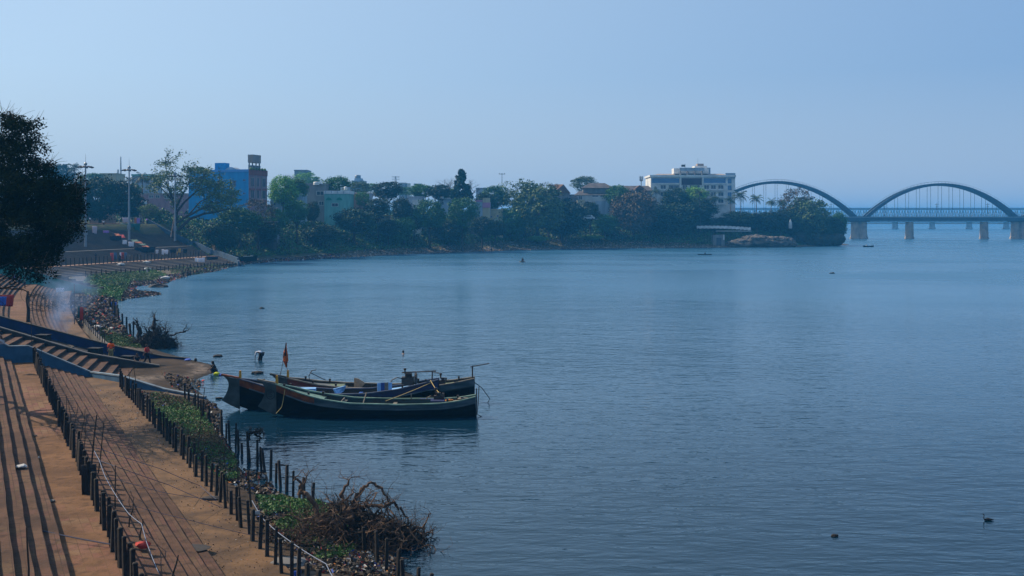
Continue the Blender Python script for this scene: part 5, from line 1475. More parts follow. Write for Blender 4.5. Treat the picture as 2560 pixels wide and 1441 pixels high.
for a in [(231, 243, 566, 586, 'pk', 'pale pinkish sheet hanging highest at the left of the wash line'), (257, 273, 577, 583, 'pur', 'bright purple cloth on the wash line below the top steps'),
          (306, 318, 601, 611, 'wh', 'white cloth on the wash line left of the middle mast'), (321, 335, 605, 617, 'wh', 'white cloth on the wash line right of the middle mast'),
          (389, 396, 625, 635, 'wh', 'small white cloth at the bottom of the wash line'), (404, 410, 624, 637, 'wh', 'white shirt near the low end of the wash line'), (410, 421, 625, 636, 'wh', 'wide white cloth beside the white shirt on the line'),
          (442, 446, 630, 639, 'och', 'small ochre cloth hanging lowest on the line'), (446, 452, 622, 632, 'och', 'ochre cloth beside the right mast foot'),
          (487, 493, 645, 655, 'wh', 'white shirt first from left on the short line by the water steps'), (493, 499, 646, 656, 'wh', 'white shirt second from left on the short line'), (499, 505, 646, 656, 'wh', 'white shirt third from left on the short line'), (505, 512, 645, 656, 'wh', 'white shirt last on the short line near the dark cloth'),
          (276, 284, 633, 655, 'red', 'dark red garment hanging over the ochre path posts'), (284, 292, 632, 648, 'blu', 'dark slate garment next to the dark red one'), (299, 304, 632, 642, 'wh', 'white garment between dark and red ones on the path'), (303, 310, 632, 650, 'red', 'red garment hanging next to the white one on the path'), (311, 317, 632, 648, 'blu', 'blue garment at the right end of the clothes on the path'),
          (456, 468, 622, 633, 'nav', 'black garment at the right end of the long line'), (514, 545, 641, 650, 'nav', 'long black cloth right of the four white shirts'), (425, 441, 624, 633, 'nav', 'black cloth between the white and ochre laundry'), (336, 388, 618, 632, 'nav', 'long dark sheet hanging along the lower half of the wash line'), (274, 304, 590, 602, 'nav', 'dark sheet hanging left of the white pair on the line')]:
    hang(*a)
def spread(px0, px1, y0, y1, c, label):
    P = [FP(px0, y0), FP(px1, y0), FP(px1 + 6, y1), FP(px0 + 6, y1)]; c0 = sum(P, Vector()) / 4; mb = MB()
    # cloth lying stepwise over the treads, slightly above them
    n = 6; V_ = []; fs = []
    for j in range(n + 1):
        for i in range(4):
            q = P[0].lerp(P[1], i / 3).lerp(P[3].lerp(P[2], i / 3), j / n) - c0; V_.append((q.x, q.y, q.z + .22 + .04 * math.sin(i * 2 + j)))
    for j in range(n):
        for i in range(3): k = j * 4 + i; fs.append((k, k + 4, k + 5, k + 1))
    m0 = len(V_); V_ += [(x, y, z + .03) for x, y, z in V_]; fs += [tuple(m0 + q for q in f[::-1]) for f in fs]
    o = mb.add(V_, fs).build('laundry', CL[c]); o.location = c0; tag(o, label, 'laundry')
for a in [(285, 296, 586, 592, 'or', 'rust coloured cloth spread on the steps, upper left of its row'), (296, 308, 590, 597, 'red', 'dull red cloth spread on the steps left of the middle mast'), (326, 342, 601, 606, 'gr', 'grey green cloth spread on the steps right of the middle mast'),
          (334, 352, 607, 611, 'or', 'orange cloth spread flat on the steps below the grey green one'), (344, 362, 612, 616, 'gr', 'pale green cloth spread on the steps in the middle of the row'), (352, 368, 617, 620, 'or', 'rust cloth spread low on the steps in the row'), (360, 376, 621, 624, 'gr', 'lowest grey green cloth spread on the steps')]:
    spread(*a)
rope([PD(228, 564, FP(236, 580).y - 1), PD(268, 576, FP(268, 590).y - 1), PD(320, 603, FP(320, 618).y - 1), PD(385, 623, FP(385, 638).y - 1), PD(470, 621, FP(470, 636).y - 1)], .03, rope_d, 'long wash line running down the distant steps', .003)
# tarp screen and cloths at the top of the steps
r0 = FP(336, 575)
for i, (x0, x1, y0, y1, c, lab) in enumerate([(302, 352, 559, 578, 'teal', 'teal green tarpaulin screen below the top rail of the steps'), (306, 325, 545, 557, 'pk', 'pinkish cloth hanging on the top rail above the green tarpaulin'), (336, 342, 545, 560, 'or', 'reddish cloth on the top rail'), (342, 351, 546, 560, 'pur', 'mauve cloth at the right end of the top rail')]):
    rag(PD((x0 + x1) / 2, y0, r0.y - 1.2 + .1 * i), (x1 - x0) * r0.y / F, (y1 - y0) * r0.y / F, CL[c], lab, 'laundry', 'cloth', 0, None, i, 4)
r = empty('railing', PD(325, 560, r0.y), label='pale top railing above the green tarpaulin on the distant steps', cat='railing'); mb = MB(); inv = Vector(r.location)
for k in range(9): p = PD(299 + 7 * k, 560, r0.y - .9) - inv; mb.bar(p, p + Vector((0, 0, 2.0)), .07)
mb.bar(PD(299, 544, r0.y - .9) - inv, PD(355, 545, r0.y - .9) - inv, .08); mb.bar(PD(299, 556, r0.y - .9) - inv, PD(355, 557, r0.y - .9) - inv, .08); mb.build('rail', steel, r)

# things near the litter bank: red and teal hanging cloths on stakes
rag(PD(204, 768, 112), .34, 1.35, TRASH[1], 'bright red cloth hanging upright on stakes by the litter bank', 'cloth', 'cloth', .3)
rag(PD(198, 766, 112.3), .3, 1.2, CL['teal'], 'teal cloth hanging beside the bright red cloth', 'cloth', 'cloth', .3)
for k, (px, lab) in enumerate([(200, 'stake carrying the red and teal cloths, left one'), (208, 'stake carrying the red and teal cloths, right one'), (186, 'pale thin pole standing in the smoke left of the cloths')]):
    b = PW(px, 815 - 2 * k, .9); o = MB().tube([(0, 0, -.3), (.03, 0, 2), (-.02, 0, 4.4 if k == 2 else 3.6)], .05, 6).build('stake', bamboo); o.location = b; tag(o, lab, 'stake')
rag(PD(150, 720, 150), 1.1, .6, CL['wh'], 'white cloth on the upper steps just below the tree', 'cloth', 'cloth', .3)
rag(PD(2, 738, 96), 2.2, 1.0, CL['red'], 'red and blue cloth at the far left edge on the steps', 'cloth', 'cloth', .3)
rag(PD(1, 742, 95), 1.0, .8, TRASH[2], 'bright blue cloth in front of the red one at the left edge', 'cloth', 'cloth', .3)
rag(PD(284, 756, PW(284, 772).y), .8, 1.0, TRASH[2], 'blue cloth hung on the short posts in the water', 'cloth', 'cloth', .3)
for k, (px, py, lab) in enumerate([(301, 664, 'white heap of cloth lying on the distant terrace'), (367, 658, 'white bundle on the ground right of the first white heap'), (368, 676, 'pale bundle beside the lawn'), (413, 698, 'white plastic lump at the water end of the lawn'), (242, 823, 'white plastic bag on the litter below the green weeds')]):
    p = FP(px, py) if k < 2 else PW(px, py, .6 if k != 4 else .4); crumple(p + Vector((0, 0, .25)), .7 if k < 4 else .35, TRASH[0], lab, 'bundle', 'bundle', (1.4, .8, .5), 60 + k)
# ---------------------------------------------------------------- buildings
def window(root, fx, fz, w, h, y0=0.0, face='F', W=0, depth=.12, frame=None, glass=None, sill=False):
    """frame (proud of the wall) with a dark pane as its child; fx, fz = lower left corner in metres"""
    fr = frame or offwhite; t = min(.14, w * .12)
    mf = MB(); mp = MB()
    def B(mb, x0, x1, z0, z1, d0, d1):
        if face == 'F': mb.bb(x0, x1, y0 - d1, y0 - d0, z0, z1)
        else: mb.bb(W + d0, W + d1, x0, x1, z0, z1)
    B(mf, fx, fx + w, fz, fz + t, .0, .10); B(mf, fx, fx + w, fz + h - t, fz + h, .0, .10); B(mf, fx, fx + t, fz + t, fz + h - t, .0, .10); B(mf, fx + w - t, fx + w, fz + t, fz + h - t, .0, .10)
    if w > 1.1: B(mf, fx + w / 2 - .05, fx + w / 2 + .05, fz + t, fz + h - t, .0, .08)
    f = mf.build('window', fr, root); B(mp, fx + t, fx + w - t, fz + t, fz + h - t, .005, .04); mp.build('pane', glass or glass_d, f)
    return f
def building(name, label, px0, px1, ytop, Y, depth, wall, base_below=4, rz=0.0, parapet=None, wins=(), cat='building', frame=None, slab=None, glass=None):
    if 340 < Y < 480 and cat not in ('ruin',): Y += 12
    W = (px1 - px0) * Y / F; X0 = (px0 - 1280) * Y / F; zt = CH - (ytop - HY) * Y / F; z0 = min(gz(X0 + W / 2, Y), gz(X0, Y), gz(X0 + W, Y)) - .3
    r = empty(name, (X0, Y, z0), rz, label=label, cat=cat); H_ = zt - z0
    MB().bb(0, W, 0, depth, -base_below, H_).build('wall', wall, r)
    if parapet:
        mb = MB(); p = .22; hh = parapet[1]
        mb.bb(-p, W + p, -p, .02, H_ - .002, H_ + hh); mb.bb(-p, W + p, depth - .02, depth + p, H_ - .002, H_ + hh); mb.bb(-p, .02, .02, depth - .02, H_ - .002, H_ + hh); mb.bb(W - .02, W + p, .02, depth - .02, H_ - .002, H_ + hh)
        mb.build('parapet', parapet[0], r)
    for (a, b, c, d) in wins:
        window(r, (a - px0) * Y / F, (CH - (d - HY) * Y / F) - z0, (b - a) * Y / F, (d - c) * Y / F, frame=frame, glass=glass)
    r['z0'] = z0; z = z0; del r['z0']
    return r, W, H_, z
def tank(px, ytop, wpx, hpx, Y, label, mat=None, legs=0):
    Y = Y + 12 if 340 < Y < 480 else Y
    c = PD(px, ytop + hpx, Y); w = wpx * Y / F / 2; h = hpx * Y / F
    r = empty('water_tank', c, label=label, cat='water tank')
    MB().lathe((0, 0, 0), [(w, 0), (w, h * .12), (w * .96, h * .2), (w, h * .28), (w, h * .86), (w * .8, h * .97), (w * .2, h)], 12).build('tank_body', mat or white_p, r, True)
    MB().lathe((0, 0, h), [(w * .3, -.02), (w * .3, .08)], 8).build('lid', mat or white_p, r)
    if legs:
        mb = MB()
        for sx in (-1, 1):
            for sy in (-1, 1): mb.bar((sx * w * .7, sy * w * .7, -legs), (sx * w * .7, sy * w * .7, 0), .12)
        mb.build('stand', dark_metal, r)
    return r
plaster_blue = pm('bright_blue_plaster', (0.03, 0.30, 0.62), (0.03, 0.23, 0.50), .25, stretch=(2.2, 2.2, .5))
plaster_pink = pm('dusty_pink_plaster', (0.34, 0.20, 0.22), (0.24, 0.15, 0.17), .4, stretch=(2.2, 2.2, .5))
plaster_red = pm('brick_red_band', (0.28, 0.09, 0.08), (0.2, 0.07, 0.06), .5, stretch=(2.2, 2.2, .5))
plaster_beige = pm('beige_plaster', (0.35, 0.29, 0.25), (0.26, 0.21, 0.19), .4, stretch=(2.2, 2.2, .5))
plaster_peach = pm('peach_plaster', (0.42, 0.26, 0.19), (0.32, 0.20, 0.16), .4, stretch=(2.2, 2.2, .5))
plaster_mint = pm('mint_plaster', (0.18, 0.42, 0.36), (0.12, 0.30, 0.27), .4, stretch=(2.2, 2.2, .5))
plaster_grey = pm('grey_plaster', (0.22, 0.22, 0.22), (0.14, 0.14, 0.15), .3, stretch=(2.2, 2.2, .5))
plaster_sky = pm('pale_blue_plaster', (0.34, 0.42, 0.50), (0.22, 0.28, 0.35), .3, stretch=(2.2, 2.2, .5))
plaster_yel = pm('cream_plaster', (0.50, 0.43, 0.26), (0.38, 0.32, 0.2), .4, stretch=(2.2, 2.2, .5))
plaster_mag = pm('pink_plaster', (0.50, 0.22, 0.36), (0.4, 0.18, 0.3), .4, stretch=(2.2, 2.2, .5))
roof_brown = pm('brown_roof_tiles', (0.17, 0.09, 0.06), (0.10, 0.06, 0.045), .8, bump=.05, bscale=4)
roof_grey = pm('grey_roof_tiles', (0.105, 0.09, 0.085), (0.065, 0.058, 0.056), .5, bump=.05, bscale=4)

# blue building with pink facade
Yb = 342.0; W = 22.0; D = 11.0
p = PD(622, 500, Yb); z0 = 9.5; zt = CH - (430 - HY) * Yb / F; H_ = zt - z0; rz = -.30
r = empty('apartment_building', (p.x, p.y, z0), rz, label='bright blue three storey building with a pink end facade and roof tank', cat='building')
MB().bb(-W, 0, 0, D, -3, H_).build('wall', plaster_blue, r)
MB().bb(.01, .14, -.1, D + .1, -3, H_ + .9).build('facade', plaster_pink, r)
MB().bb(.145, .32, -.12, D + .12, H_ - 1.0, H_ + .75).build('parapet', plaster_red, r)
mb = MB(); mb.bb(-W - .15, -.02, -.18, .05, H_ + .003, H_ + .8); mb.bb(-W - .15, -W + .1, .05, D, H_ + .003, H_ + .8); mb.build('parapet', pm('light_blue_trim', (.10, .30, .62)), r)
for zz in (H_ - 5.0, H_ - 8.7): MB().bb(.145, .26, .1, D - .1, zz - .8, zz - .15).build('band', plaster_red, r)
for zz in (H_ - 4.6, H_ - 8.4):
    for y_, w_ in ((.9, 2.0), (4.6, 1.4), (7.9, 2.2)): window(r, y_, zz, w_, 2.9, face='R', W=.14, frame=plaster_beige)
for x_ in (3.6, 7.3): MB().bb(.145, .30, x_, x_ + .35, 0, H_ - 1).build('pilaster', plaster_beige, r)
for x_, zz, w_, h_ in ((-2.2, H_ - 3.0, 1.2, .75), (-6.9, H_ - 4.8, 2.4, 2.2), (-11.5, H_ - 4.8, 2.6, 2.2), (-2.2, H_ - 7.2, 1.2, .75), (-6.9, H_ - 9.0, 2.4, 2.0), (-15.5, H_ - 4.8, 2.0, 2.0)): window(r, x_, zz, w_, h_, frame=pm('light_blue_trim', ()))
m_ = MB(); m_.bb(-13.6, -10.1, 2, 5, H_, H_ + 3.1); m_.build('stair_room', plaster_blue, r)
m_ = MB()
vs = [( -9.6 + 3.9 * k / 8, 1.8, H_ + 1.0 + .7 * math.sin(math.pi * k / 8)) for k in range(9)]; vs = [(-9.6, 1.8, H_)] + vs + [(-5.7, 1.8, H_)]
k = len(vs); m_.add(vs + [(x, 4.6, z) for x, y, z in vs], [tuple(range(k)), tuple(range(k, 2 * k))[::-1]] + [(i, i + k, (i + 1) % k + k, (i + 1) % k) for i in range(k)]); m_.build('roof_shed', plaster_sky, r)
MB().bb(-5.6 + 4.1, .1, 2.2, 7, H_ + .0, H_ + 2.2).build('roof_room', plaster_grey, r)
m_ = MB()
for x_ in (-1.3, -.1):
    for y_ in (2.4, 6.6): m_.bb(x_ - .15, x_ + .15, y_ - .15, y_ + .15, H_ + 2.2, H_ + 3.0)
m_.build('tank_stand', conc, r); MB().bb(-1.6, .25, 2.1, 7.0, H_ + 3.0, H_ + 5.6).build('tank_box', plaster_beige, r)
for k in range(6): MB().ball((.2, 1 + k * 1.7, H_ + 1.0), .5, 7).build('roof_plant', LEAF['olive'], r)

B = building
r_, *_ = B('house', 'long pinkish low building behind the spreading tree with a row of windows', 342, 462, 487, 352, 10, plaster_pink, parapet=(plaster_beige, .5), wins=[(372, 384, 484 + 4, 496), (388, 400, 488, 496), (410, 424, 488, 497)])
tank(361, 501, 13, 11, 350, 'white water tank before the long pinkish building')
B('house', 'pale house at the top of the steps behind the dark trees', 224, 272, 528, 330, 6, plaster_peach, wins=[(235, 240, 535, 548)])
B('house', 'mint and white flat house between the palms', 330, 386, 440, 380, 9, plaster_sky, parapet=(plaster_mint, .6), wins=[(340, 348, 450, 458), (360, 368, 450, 458)])
B('house', 'distant pale green flat roofed block on the left skyline', 250, 290, 436, 520, 12, plaster_yel, parapet=(plaster_yel, .5))
B('shelter', 'dark open shelter with pale edge under the spreading tree', 470, 566, 526, 345, 8, plaster_grey, parapet=(offwhite, .35))
r_, W, H_, z_ = B('hut', 'small white hut with two dark blue doors above the ochre slope walls', 468, 528, 560, 331, 6, offwhite)
for x0, x1 in ((487, 496), (510, 524)): MB().bb((x0 - 468) * 331 / F, (x1 - 468) * 331 / F, -.05, .05, .5, (CH - (566 - HY) * 331 / F) - z_).build('door', navy, r_)
MB().bb(-.4, W + 1.2, -.8, 6.3, H_ + .003, H_ + .22).build('roof', plaster_grey, r_)
B('house', 'weathered pale blue house right of the pink facade', 676, 754, 488, 362, 10, plaster_sky, parapet=(offwhite, .5), wins=[(702, 711, 504, 517), (684, 690, 505, 515), (730, 738, 505, 516)])
B('house', 'low grey wall building on the bank below the pink facade', 650, 690, 540, 338, 6, plaster_grey, wins=())
B('shed', 'small tin roofed shed on the bank right of the dark bush', 637, 684, 556, 330, 5, conc_dark, parapet=(beige_deck, .25))
tank(712, 481, 14, 8, 362, 'white water tank on the weathered pale blue house, left one'); tank(724, 481, 9, 7, 363, 'smaller white water tank beside the left one')
r_, *_ = B('house', 'tall plain grey house with two dark windows', 757, 812, 463, 380, 12, plaster_grey, parapet=(plaster_grey, .6), wins=[(791, 810, 478, 489), (797, 810, 503, 514)])
tank(791, 455, 15, 8, 379, 'wide white water tank on the tall plain grey house')
r_, W, H_, z_ = B('house', 'mint green house with two arches and white parapet', 811, 874, 485, 374, 10, plaster_mint, parapet=(white_p, 1.1), wins=[(829, 846, 508, 517)])
for x_ in (815.5, 842.5):
    cx = (x_ + 7 - 811) * 374 / F; mb = MB(); pts = [(cx + 1.05 * math.cos(a), -.06, H_ - 2.3 + 1.0 * math.sin(a)) for a in np.linspace(0, math.pi, 9)]
    mb.add(pts + [(x, .02, z) for x, y, z in pts], [tuple(range(9))[::-1], tuple(range(9, 18))] + [(i, i + 1, i + 10, i + 9) for i in range(8)] + [(8, 0, 9, 17)]); mb.build('arch', pm('deep_green_paint', (.02, .2, .13)), r_)
for k in range(4): MB().bb(.2 + 2.2 * k, .45 + 2.2 * k, -.28, -.23, H_ + .1, H_ + 1.05).build('parapet_pier', plaster_sky, r_)
B('roof_room', 'small dark roof room on the mint green house', 851, 873, 468, 378, 3, plaster_sky, wins=[(853, 861, 470, 476)], cat='roof room', base_below=1)
tank(864, 467, 8, 8, 377, 'white barrel tank on the mint green house roof')
# peach gable
r_, W, H_, z_ = B('house', 'peach coloured house with a pointed gable', 876, 914, 497, 392, 9, plaster_peach, wins=[(893, 897, 499, 511)])
MB().add([(0, -.02, H_), (W, -.02, H_), (W * .18, -.02, H_ + 2.4), (0, 9, H_), (W, 9, H_), (W * .18, 9, H_ + 2.4)], [(0, 1, 2), (3, 5, 4), (0, 2, 5, 3), (1, 4, 5, 2), (0, 3, 4, 1)]).build('gable', plaster_peach, r_)
B('house', 'pale flat house behind the peach gable', 874, 925, 484, 402, 8, plaster_sky, parapet=(white_p, .4))
r_, *_ = B('tower_block', 'hazy blue tower house with a round water tank on the skyline', 880, 908, 454, 720, 16, plaster_sky, parapet=(plaster_sky, .6), wins=[(884, 889, 460, 464), (894, 899, 460, 464)])
B('roof_room', 'roof room carrying the round tank on the hazy tower house', 886, 903, 446, 722, 9, plaster_sky, cat='roof room', base_below=1); tank(894.5, 438, 15, 9, 724, 'round hazy water tank on top of the tower house', steel)
r_, *_ = B('tower_block', 'hazy dark terrace block behind the bright green tree', 736, 766, 428, 700, 16, plaster_grey, parapet=(plaster_grey, .8), wins=[(742, 748, 431, 434), (754, 760, 431, 434)])
B('tower_block', 'hazy pale block on the skyline right of the pylon', 996, 1014, 459, 640, 12, plaster_sky, parapet=(white_p, .5)); B('tower_block', 'tiny hazy white block on the skyline beside the flat topped tree', 1018, 1024, 460, 640, 6, white_p, parapet=(white_p, .3)); B('tower_block', 'hazy flat block left of the leafless tree', 1035, 1050, 461, 640, 8, plaster_mint, parapet=(plaster_sky, .4))
r_, W, H_, z_ = B('hut', 'small hut with a yellow roof edge and blue lower wall on the bank', 940, 974, 540, 392, 5, plaster_yel, wins=[(944, 951, 543, 547), (954, 961, 543, 547)])
MB().bb(-1.6, W + 2.4, -1.3, 5.5, H_ + .003, H_ + .3).build('roof', pm('yellow_tin_roof', (.55, .36, .12), (.35, .2, .08), 1.0), r_); MB().bb(1.4, W, -.06, -.01, .3, 1.6).build('lower_wall', boat_blue, r_)
MB().bb(W + 1.9, W + 2.05, -1.2, -1.05, -.5, H_).build('post', offwhite, r_)
B('shed', 'white box shed among the dark trees with a blue stripe', 1031, 1052, 500, 400, 6, white_p, wins=[(1033, 1040, 512, 519), (1043, 1050, 512, 519)]); B('house', 'low pale blue house behind the white box shed', 1020, 1056, 494, 410, 8, plaster_sky, parapet=(plaster_sky, .4))
B('house', 'pale blue house half hidden right of the drooping tree', 1094, 1130, 498, 424, 8, plaster_sky, parapet=(white_p, .5), wins=[(1104, 1110, 505, 513)]); tank(1105, 492, 9, 5, 422, 'small white tank on the half hidden pale blue house')
B('house', 'grey blue flat building behind the cypress', 1190, 1215, 472, 520, 10, plaster_sky, parapet=(plaster_sky, .4)); B('house', 'greyish house below the leafless brown tree', 1130, 1150, 478, 500, 8, plaster_grey, wins=[(1134, 1139, 485, 490)])
r_, W, H_, z_ = B('house', 'pink and yellow painted house with bright stair tower', 1187, 1226, 505, 428, 8, plaster_sky, wins=[(1196, 1201, 528, 536)])
MB().bb(3.2, 6.2, -.12, 3, .1, H_ + 1.6).build('stair_tower', plaster_yel, r_); MB().bb(3.15, 6.3, -.28, -.13, H_ - 2.4, H_ - .3).build('balcony', plaster_mag, r_); MB().bb(.1, 3.1, -.2, .2, H_ + .003, H_ + .7).build('parapet', plaster_mag, r_)
B('house', 'cream low house right of the pink and yellow one', 1225, 1257, 526, 430, 7, plaster_yel, parapet=(plaster_yel, .5), wins=[(1226, 1231, 540, 545), (1241, 1247, 538, 543)]); p_ = PD(1235, 551, 426); aw = MB().box((0, 0, 0), (3.2, 2.4, .12), M=Matrix.Rotation(R(-22), 3, 'Y')).build('awning', white_p); aw.location = p_; tag(aw, 'white tilted awning below the cream low house', 'awning')
B('house', 'brown brick ruin wall on the bank below the pink and yellow house', 1168, 1194, 556, 420, 4, plaster_grey, wins=[(1172, 1178, 560, 566)])
# floodlight tower, pylon, telecom mast, antenna mast
def lattice(name, label, px, yt, yb, Y, wpx, mat=steel, cat='mast', arms=False):
    b = PD(px, yb, Y); h = (yb - yt) * Y / F; w = wpx * Y / F / 2; r = empty(name, b, label=label, cat=cat); mb = MB()
    n = 9
    for sx, sy in ((-1, -1), (1, -1), (1, 1), (-1, 1)): mb.bar((sx * w, sy * w, -3), (sx * w * .2, sy * w * .2, h), .12)
    for k in range(n):
        f0 = 1 - .8 * k / n; f1 = 1 - .8 * (k + 1) / n; z0_, z1_ = h * k / n, h * (k + 1) / n
        for sy in (-1, 1): mb.bar((-w * f0, sy * w * f0, z0_), (w * f1, sy * w * f1, z1_), .07); mb.bar((w * f0, sy * w * f0, z0_), (-w * f1, sy * w * f1, z1_), .07)
    mb.build('lattice', mat, r)
    if arms:
        m2 = MB()
        for z_ in (.72, .88, 1.0): m2.bar((-w * 2.2, 0, h * z_), (w * 2.2, 0, h * z_), .2)
        m2.build('cross_arm', mat, r)
    return r
lattice('radio_mast', 'very thin tall radio mast on the left skyline between two light masts', 302, 392, 450, 560, 4)
lattice('telecom_tower', 'short lattice tower beside the thin radio mast', 295, 424, 450, 545, 8)
lattice('pylon', 'small hazy pylon above the dome shaped tree', 989, 442, 470, 640, 9, arms=True, cat='pylon')
b = PD(1255, 520, 470); r = empty('floodlight_tower', b, label='slim double armed floodlight pole above the middle trees', cat='light mast'); h = (520 - 435) * 470 / F
MB().tube([(0, 0, -3), (0, 0, h)], [.2, .12], 6).build('pole', steel, r); MB().bar((-1.2, 0, h - .2), (1.2, 0, h - .2), .1).build('arm', steel, r)
for k in (-1, 0, 1): MB().box((k * 1.05, 0, h), (.55, .4, .3)).build('floodlight', dark_metal, r)
b = PD(1603, 470, 520); r = empty('telecom_mast', b, label='telecom mast with clustered panel antennas left of the white hotel', cat='mast'); h = (470 - 444) * 520 / F
MB().tube([(0, 0, -3), (0, 0, h - 1)], .18, 6).build('pole', dark_metal, r)
for k in range(6):
    a = k * 1.05; m2 = MB(); m2.box((.65 * math.cos(a), .65 * math.sin(a), h - .6), (.3, .2, 2.3)); m2.bar((0, 0, h - 2.2), (.65 * math.cos(a), .65 * math.sin(a), h - 1.2), .08); m2.build('panel_antenna', steel, r)
# old tiled houses
def hip(r, x0, x1, y0, y1, z0, z1, ridge, mat, name='roof', over=.6):
    cx0 = x0 + (x1 - x0) * ridge; cx1 = x1 - (x1 - x0) * ridge; cy = (y0 + y1) / 2
    mb = MB(); mb.add([(x0 - over, y0 - over, z0), (x1 + over, y0 - over, z0), (x1 + over, y1 + over, z0), (x0 - over, y1 + over, z0), (cx0, cy, z1), (cx1, cy, z1)], [(0, 1, 5, 4), (1, 2, 5), (2, 3, 4, 5), (3, 0, 4), (0, 3, 2, 1)]); return mb.build(name, mat, r)
r_, W, H_, z_ = B('house', 'brown gabled tile roof house rising over the middle trees', 1384, 1424, 484, 470, 9, plaster_grey)
MB().add([(-.5, -.6, H_), (W + .5, -.6, H_), (W + .5, 9.6, H_), (-.5, 9.6, H_), (.6, 4.2, H_ + 4.2), (W * .62, -.6, H_ + 4.0), (W * .62, 9.6, H_ + 4.0)], [(0, 5, 4), (0, 4, 6, 3), (1, 2, 6, 5), (4, 5, 6), (0, 1, 5), (2, 3, 6)]).build('roof', roof_brown, r_)
r_, W, H_, z_ = B('mansion', 'old two tier hipped roof mansion with pale walls on the bank', 1440, 1546, 488, 474, 14, offwhite, wins=[(1480, 1496, 488 + .5, 493), (1500, 1511, 488.5, 493), (1522, 1528, 488.5, 493), (1446, 1456, 490, 500)])
hip(r_, 0, W, 0, 14, H_, H_ + 2.0, .10, roof_grey); MB().bb(3.4, W - 2.4, 3, 11, H_ + .5, H_ + 3.2).build('upper_wall', plaster_grey, r_); hip(r_, 3.4, W - 2.4, 2.6, 11.4, H_ + 3.2, H_ + 5.6, .24, roof_grey, over=.9)
MB().bb(8.5, W - .3, -1.2, -.003, -.5, H_ - 2.8).build('front_wing', plaster_sky, r_)
r_, W, H_, z_ = B('house', 'low grey tiled annexe left of the old mansion', 1412, 1442, 496, 470, 8, plaster_grey); hip(r_, 0, W, 0, 8, H_, H_ + 1.8, .12, roof_grey)
B('house', 'cream low wall block in front of the mansion annexe', 1443, 1462, 500, 464, 5, plaster_yel)
r_, W, H_, z_ = B('house', 'long low grey roofed hall between mansion and hotel', 1540, 1630, 477, 505, 10, plaster_grey, wins=[(1552, 1558, 480, 486), (1600, 1606, 480, 486)]); hip(r_, 0, W, 0, 10, H_, H_ + 2.4, .06, roof_grey)
r_, W, H_, z_ = B('pavilion', 'small dark gabled pavilion in front of the long hall', 1590, 1608, 474, 496, 5, plaster_grey); MB().add([(-1, -1, H_), (W + 1, -1, H_), (W / 2, -1, H_ + 1.9), (-1, 6, H_), (W + 1, 6, H_), (W / 2, 6, H_ + 1.9)], [(0, 1, 2), (3, 5, 4), (0, 2, 5, 3), (1, 4, 5, 2), (0, 3, 4, 1)]).build('roof', roof_brown, r_)
# white van on the bank
v = PD(1473, 545, 462); r = empty('van', (v.x, v.y, v.z - .9), -.15, label='white van parked on the bank below the mansion', cat='van')
mb = MB(); prof_ = [(-2.4, .45), (-2.45, 1.2), (-2.3, 2.05), (1.1, 2.1), (1.8, 1.35), (2.4, 1.15), (2.45, .45)]; k = len(prof_)
mb.add([(x, -.9, z) for x, z in prof_] + [(x, .9, z) for x, z in prof_], [tuple(range(k)), tuple(range(k, 2 * k))[::-1]] + [(i, i + k, (i + 1) % k + k, (i + 1) % k) for i in range(k)]); mb.build('body', white_p, r)
MB().add([(-2.0, -.915, 1.35), (1.0, -.915, 1.35), (.7, -.915, 1.85), (-2.0, -.915, 1.85)], [(0, 1, 2, 3)]).build('window', glass_d, r)
for x_ in (-1.5, 1.5):
    for y_ in (-.85, .85):
        m2 = MB(); vs = [(x_ + .38 * math.cos(a), y_ + dy, .38 + .38 * math.sin(a)) for dy in (-.1, .1) for a in np.linspace(0, 6.28, 13)[:-1]]; m2.add(vs, [tuple(range(12))[::-1], tuple(range(12, 24))] + [(i, (i + 1) % 12, (i + 1) % 12 + 12, i + 12) for i in range(12)]); m2.build('wheel', dark_metal, r)
# white hotel
Yh = 508.0; q = lambda px: (px - 1627) * Yh / F
r, W, H_, z_ = B('hotel', 'large white hotel with blue glass top floor and brown centre panel', 1627, 1838, 438, Yh, 20, white_p, cat='hotel')
zz = lambda py: CH - (py - HY) * Yh / F - z_
MB().bb(-.5, W + .3, -.7, 20.3, H_ - .9, H_ + .003).build('cornice', white_p, r)
for a, b in ((1630, 1698), (1758, 1814)): MB().bb(q(a), q(b), -.10, -.01, zz(458), zz(446)).build('glass_band', glass_b, r)
MB().bb(q(1704), q(1754), -.22, -.02, zz(463), zz(446)).build('centre_panel', pm('brown_panel', (.075, .05, .075), (.05, .035, .055), .3), r)
for a in (1699, 1755): MB().bb(q(a), q(a + 3.4), -.8, -.02, -2, H_ - .9).build('pilaster', white_p, r)
MB().bb(q(1640), q(1699), -.55, -.02, zz(461), zz(458.3)).build('ledge', white_p, r); MB().bb(q(1758.5), q(1816), -.55, -.02, zz(461), zz(458.3)).build('ledge', white_p, r)
for fl in range(3):
    y1 = 463 + fl * 17.5; 
    for a, b in ((1651, 1665), (1671, 1698), (1706, 1719), (1724, 1750), (1760, 1773), (1777, 1790), (1795, 1809)):
        wd = (b - a) * Yh / F; f = window(r, q(a), zz(y1 + 10.5), wd, 10.5 * Yh / F, frame=white_p, glass=glass_d)
        if b - a < 20: MB().bb(q(a) - .1, q(b) + .1, -1.15, -.12, zz(y1 + 14.2), zz(y1 + 10.8)).build('balcony', white_p, r)
for fl in range(4):
    y1 = 447 + fl * 17; window(r, q(1819), zz(y1 + 12), (1829 - 1819) * Yh / F, 12 * Yh / F, frame=plaster_sky, glass=glass_b)
for fl in range(4):
    for k in range(3): window(r, 2.0 + 6 * k, zz(459 + fl * 17), 3.0, 2.4, face='R', W=W, frame=plaster_sky, glass=glass_d)
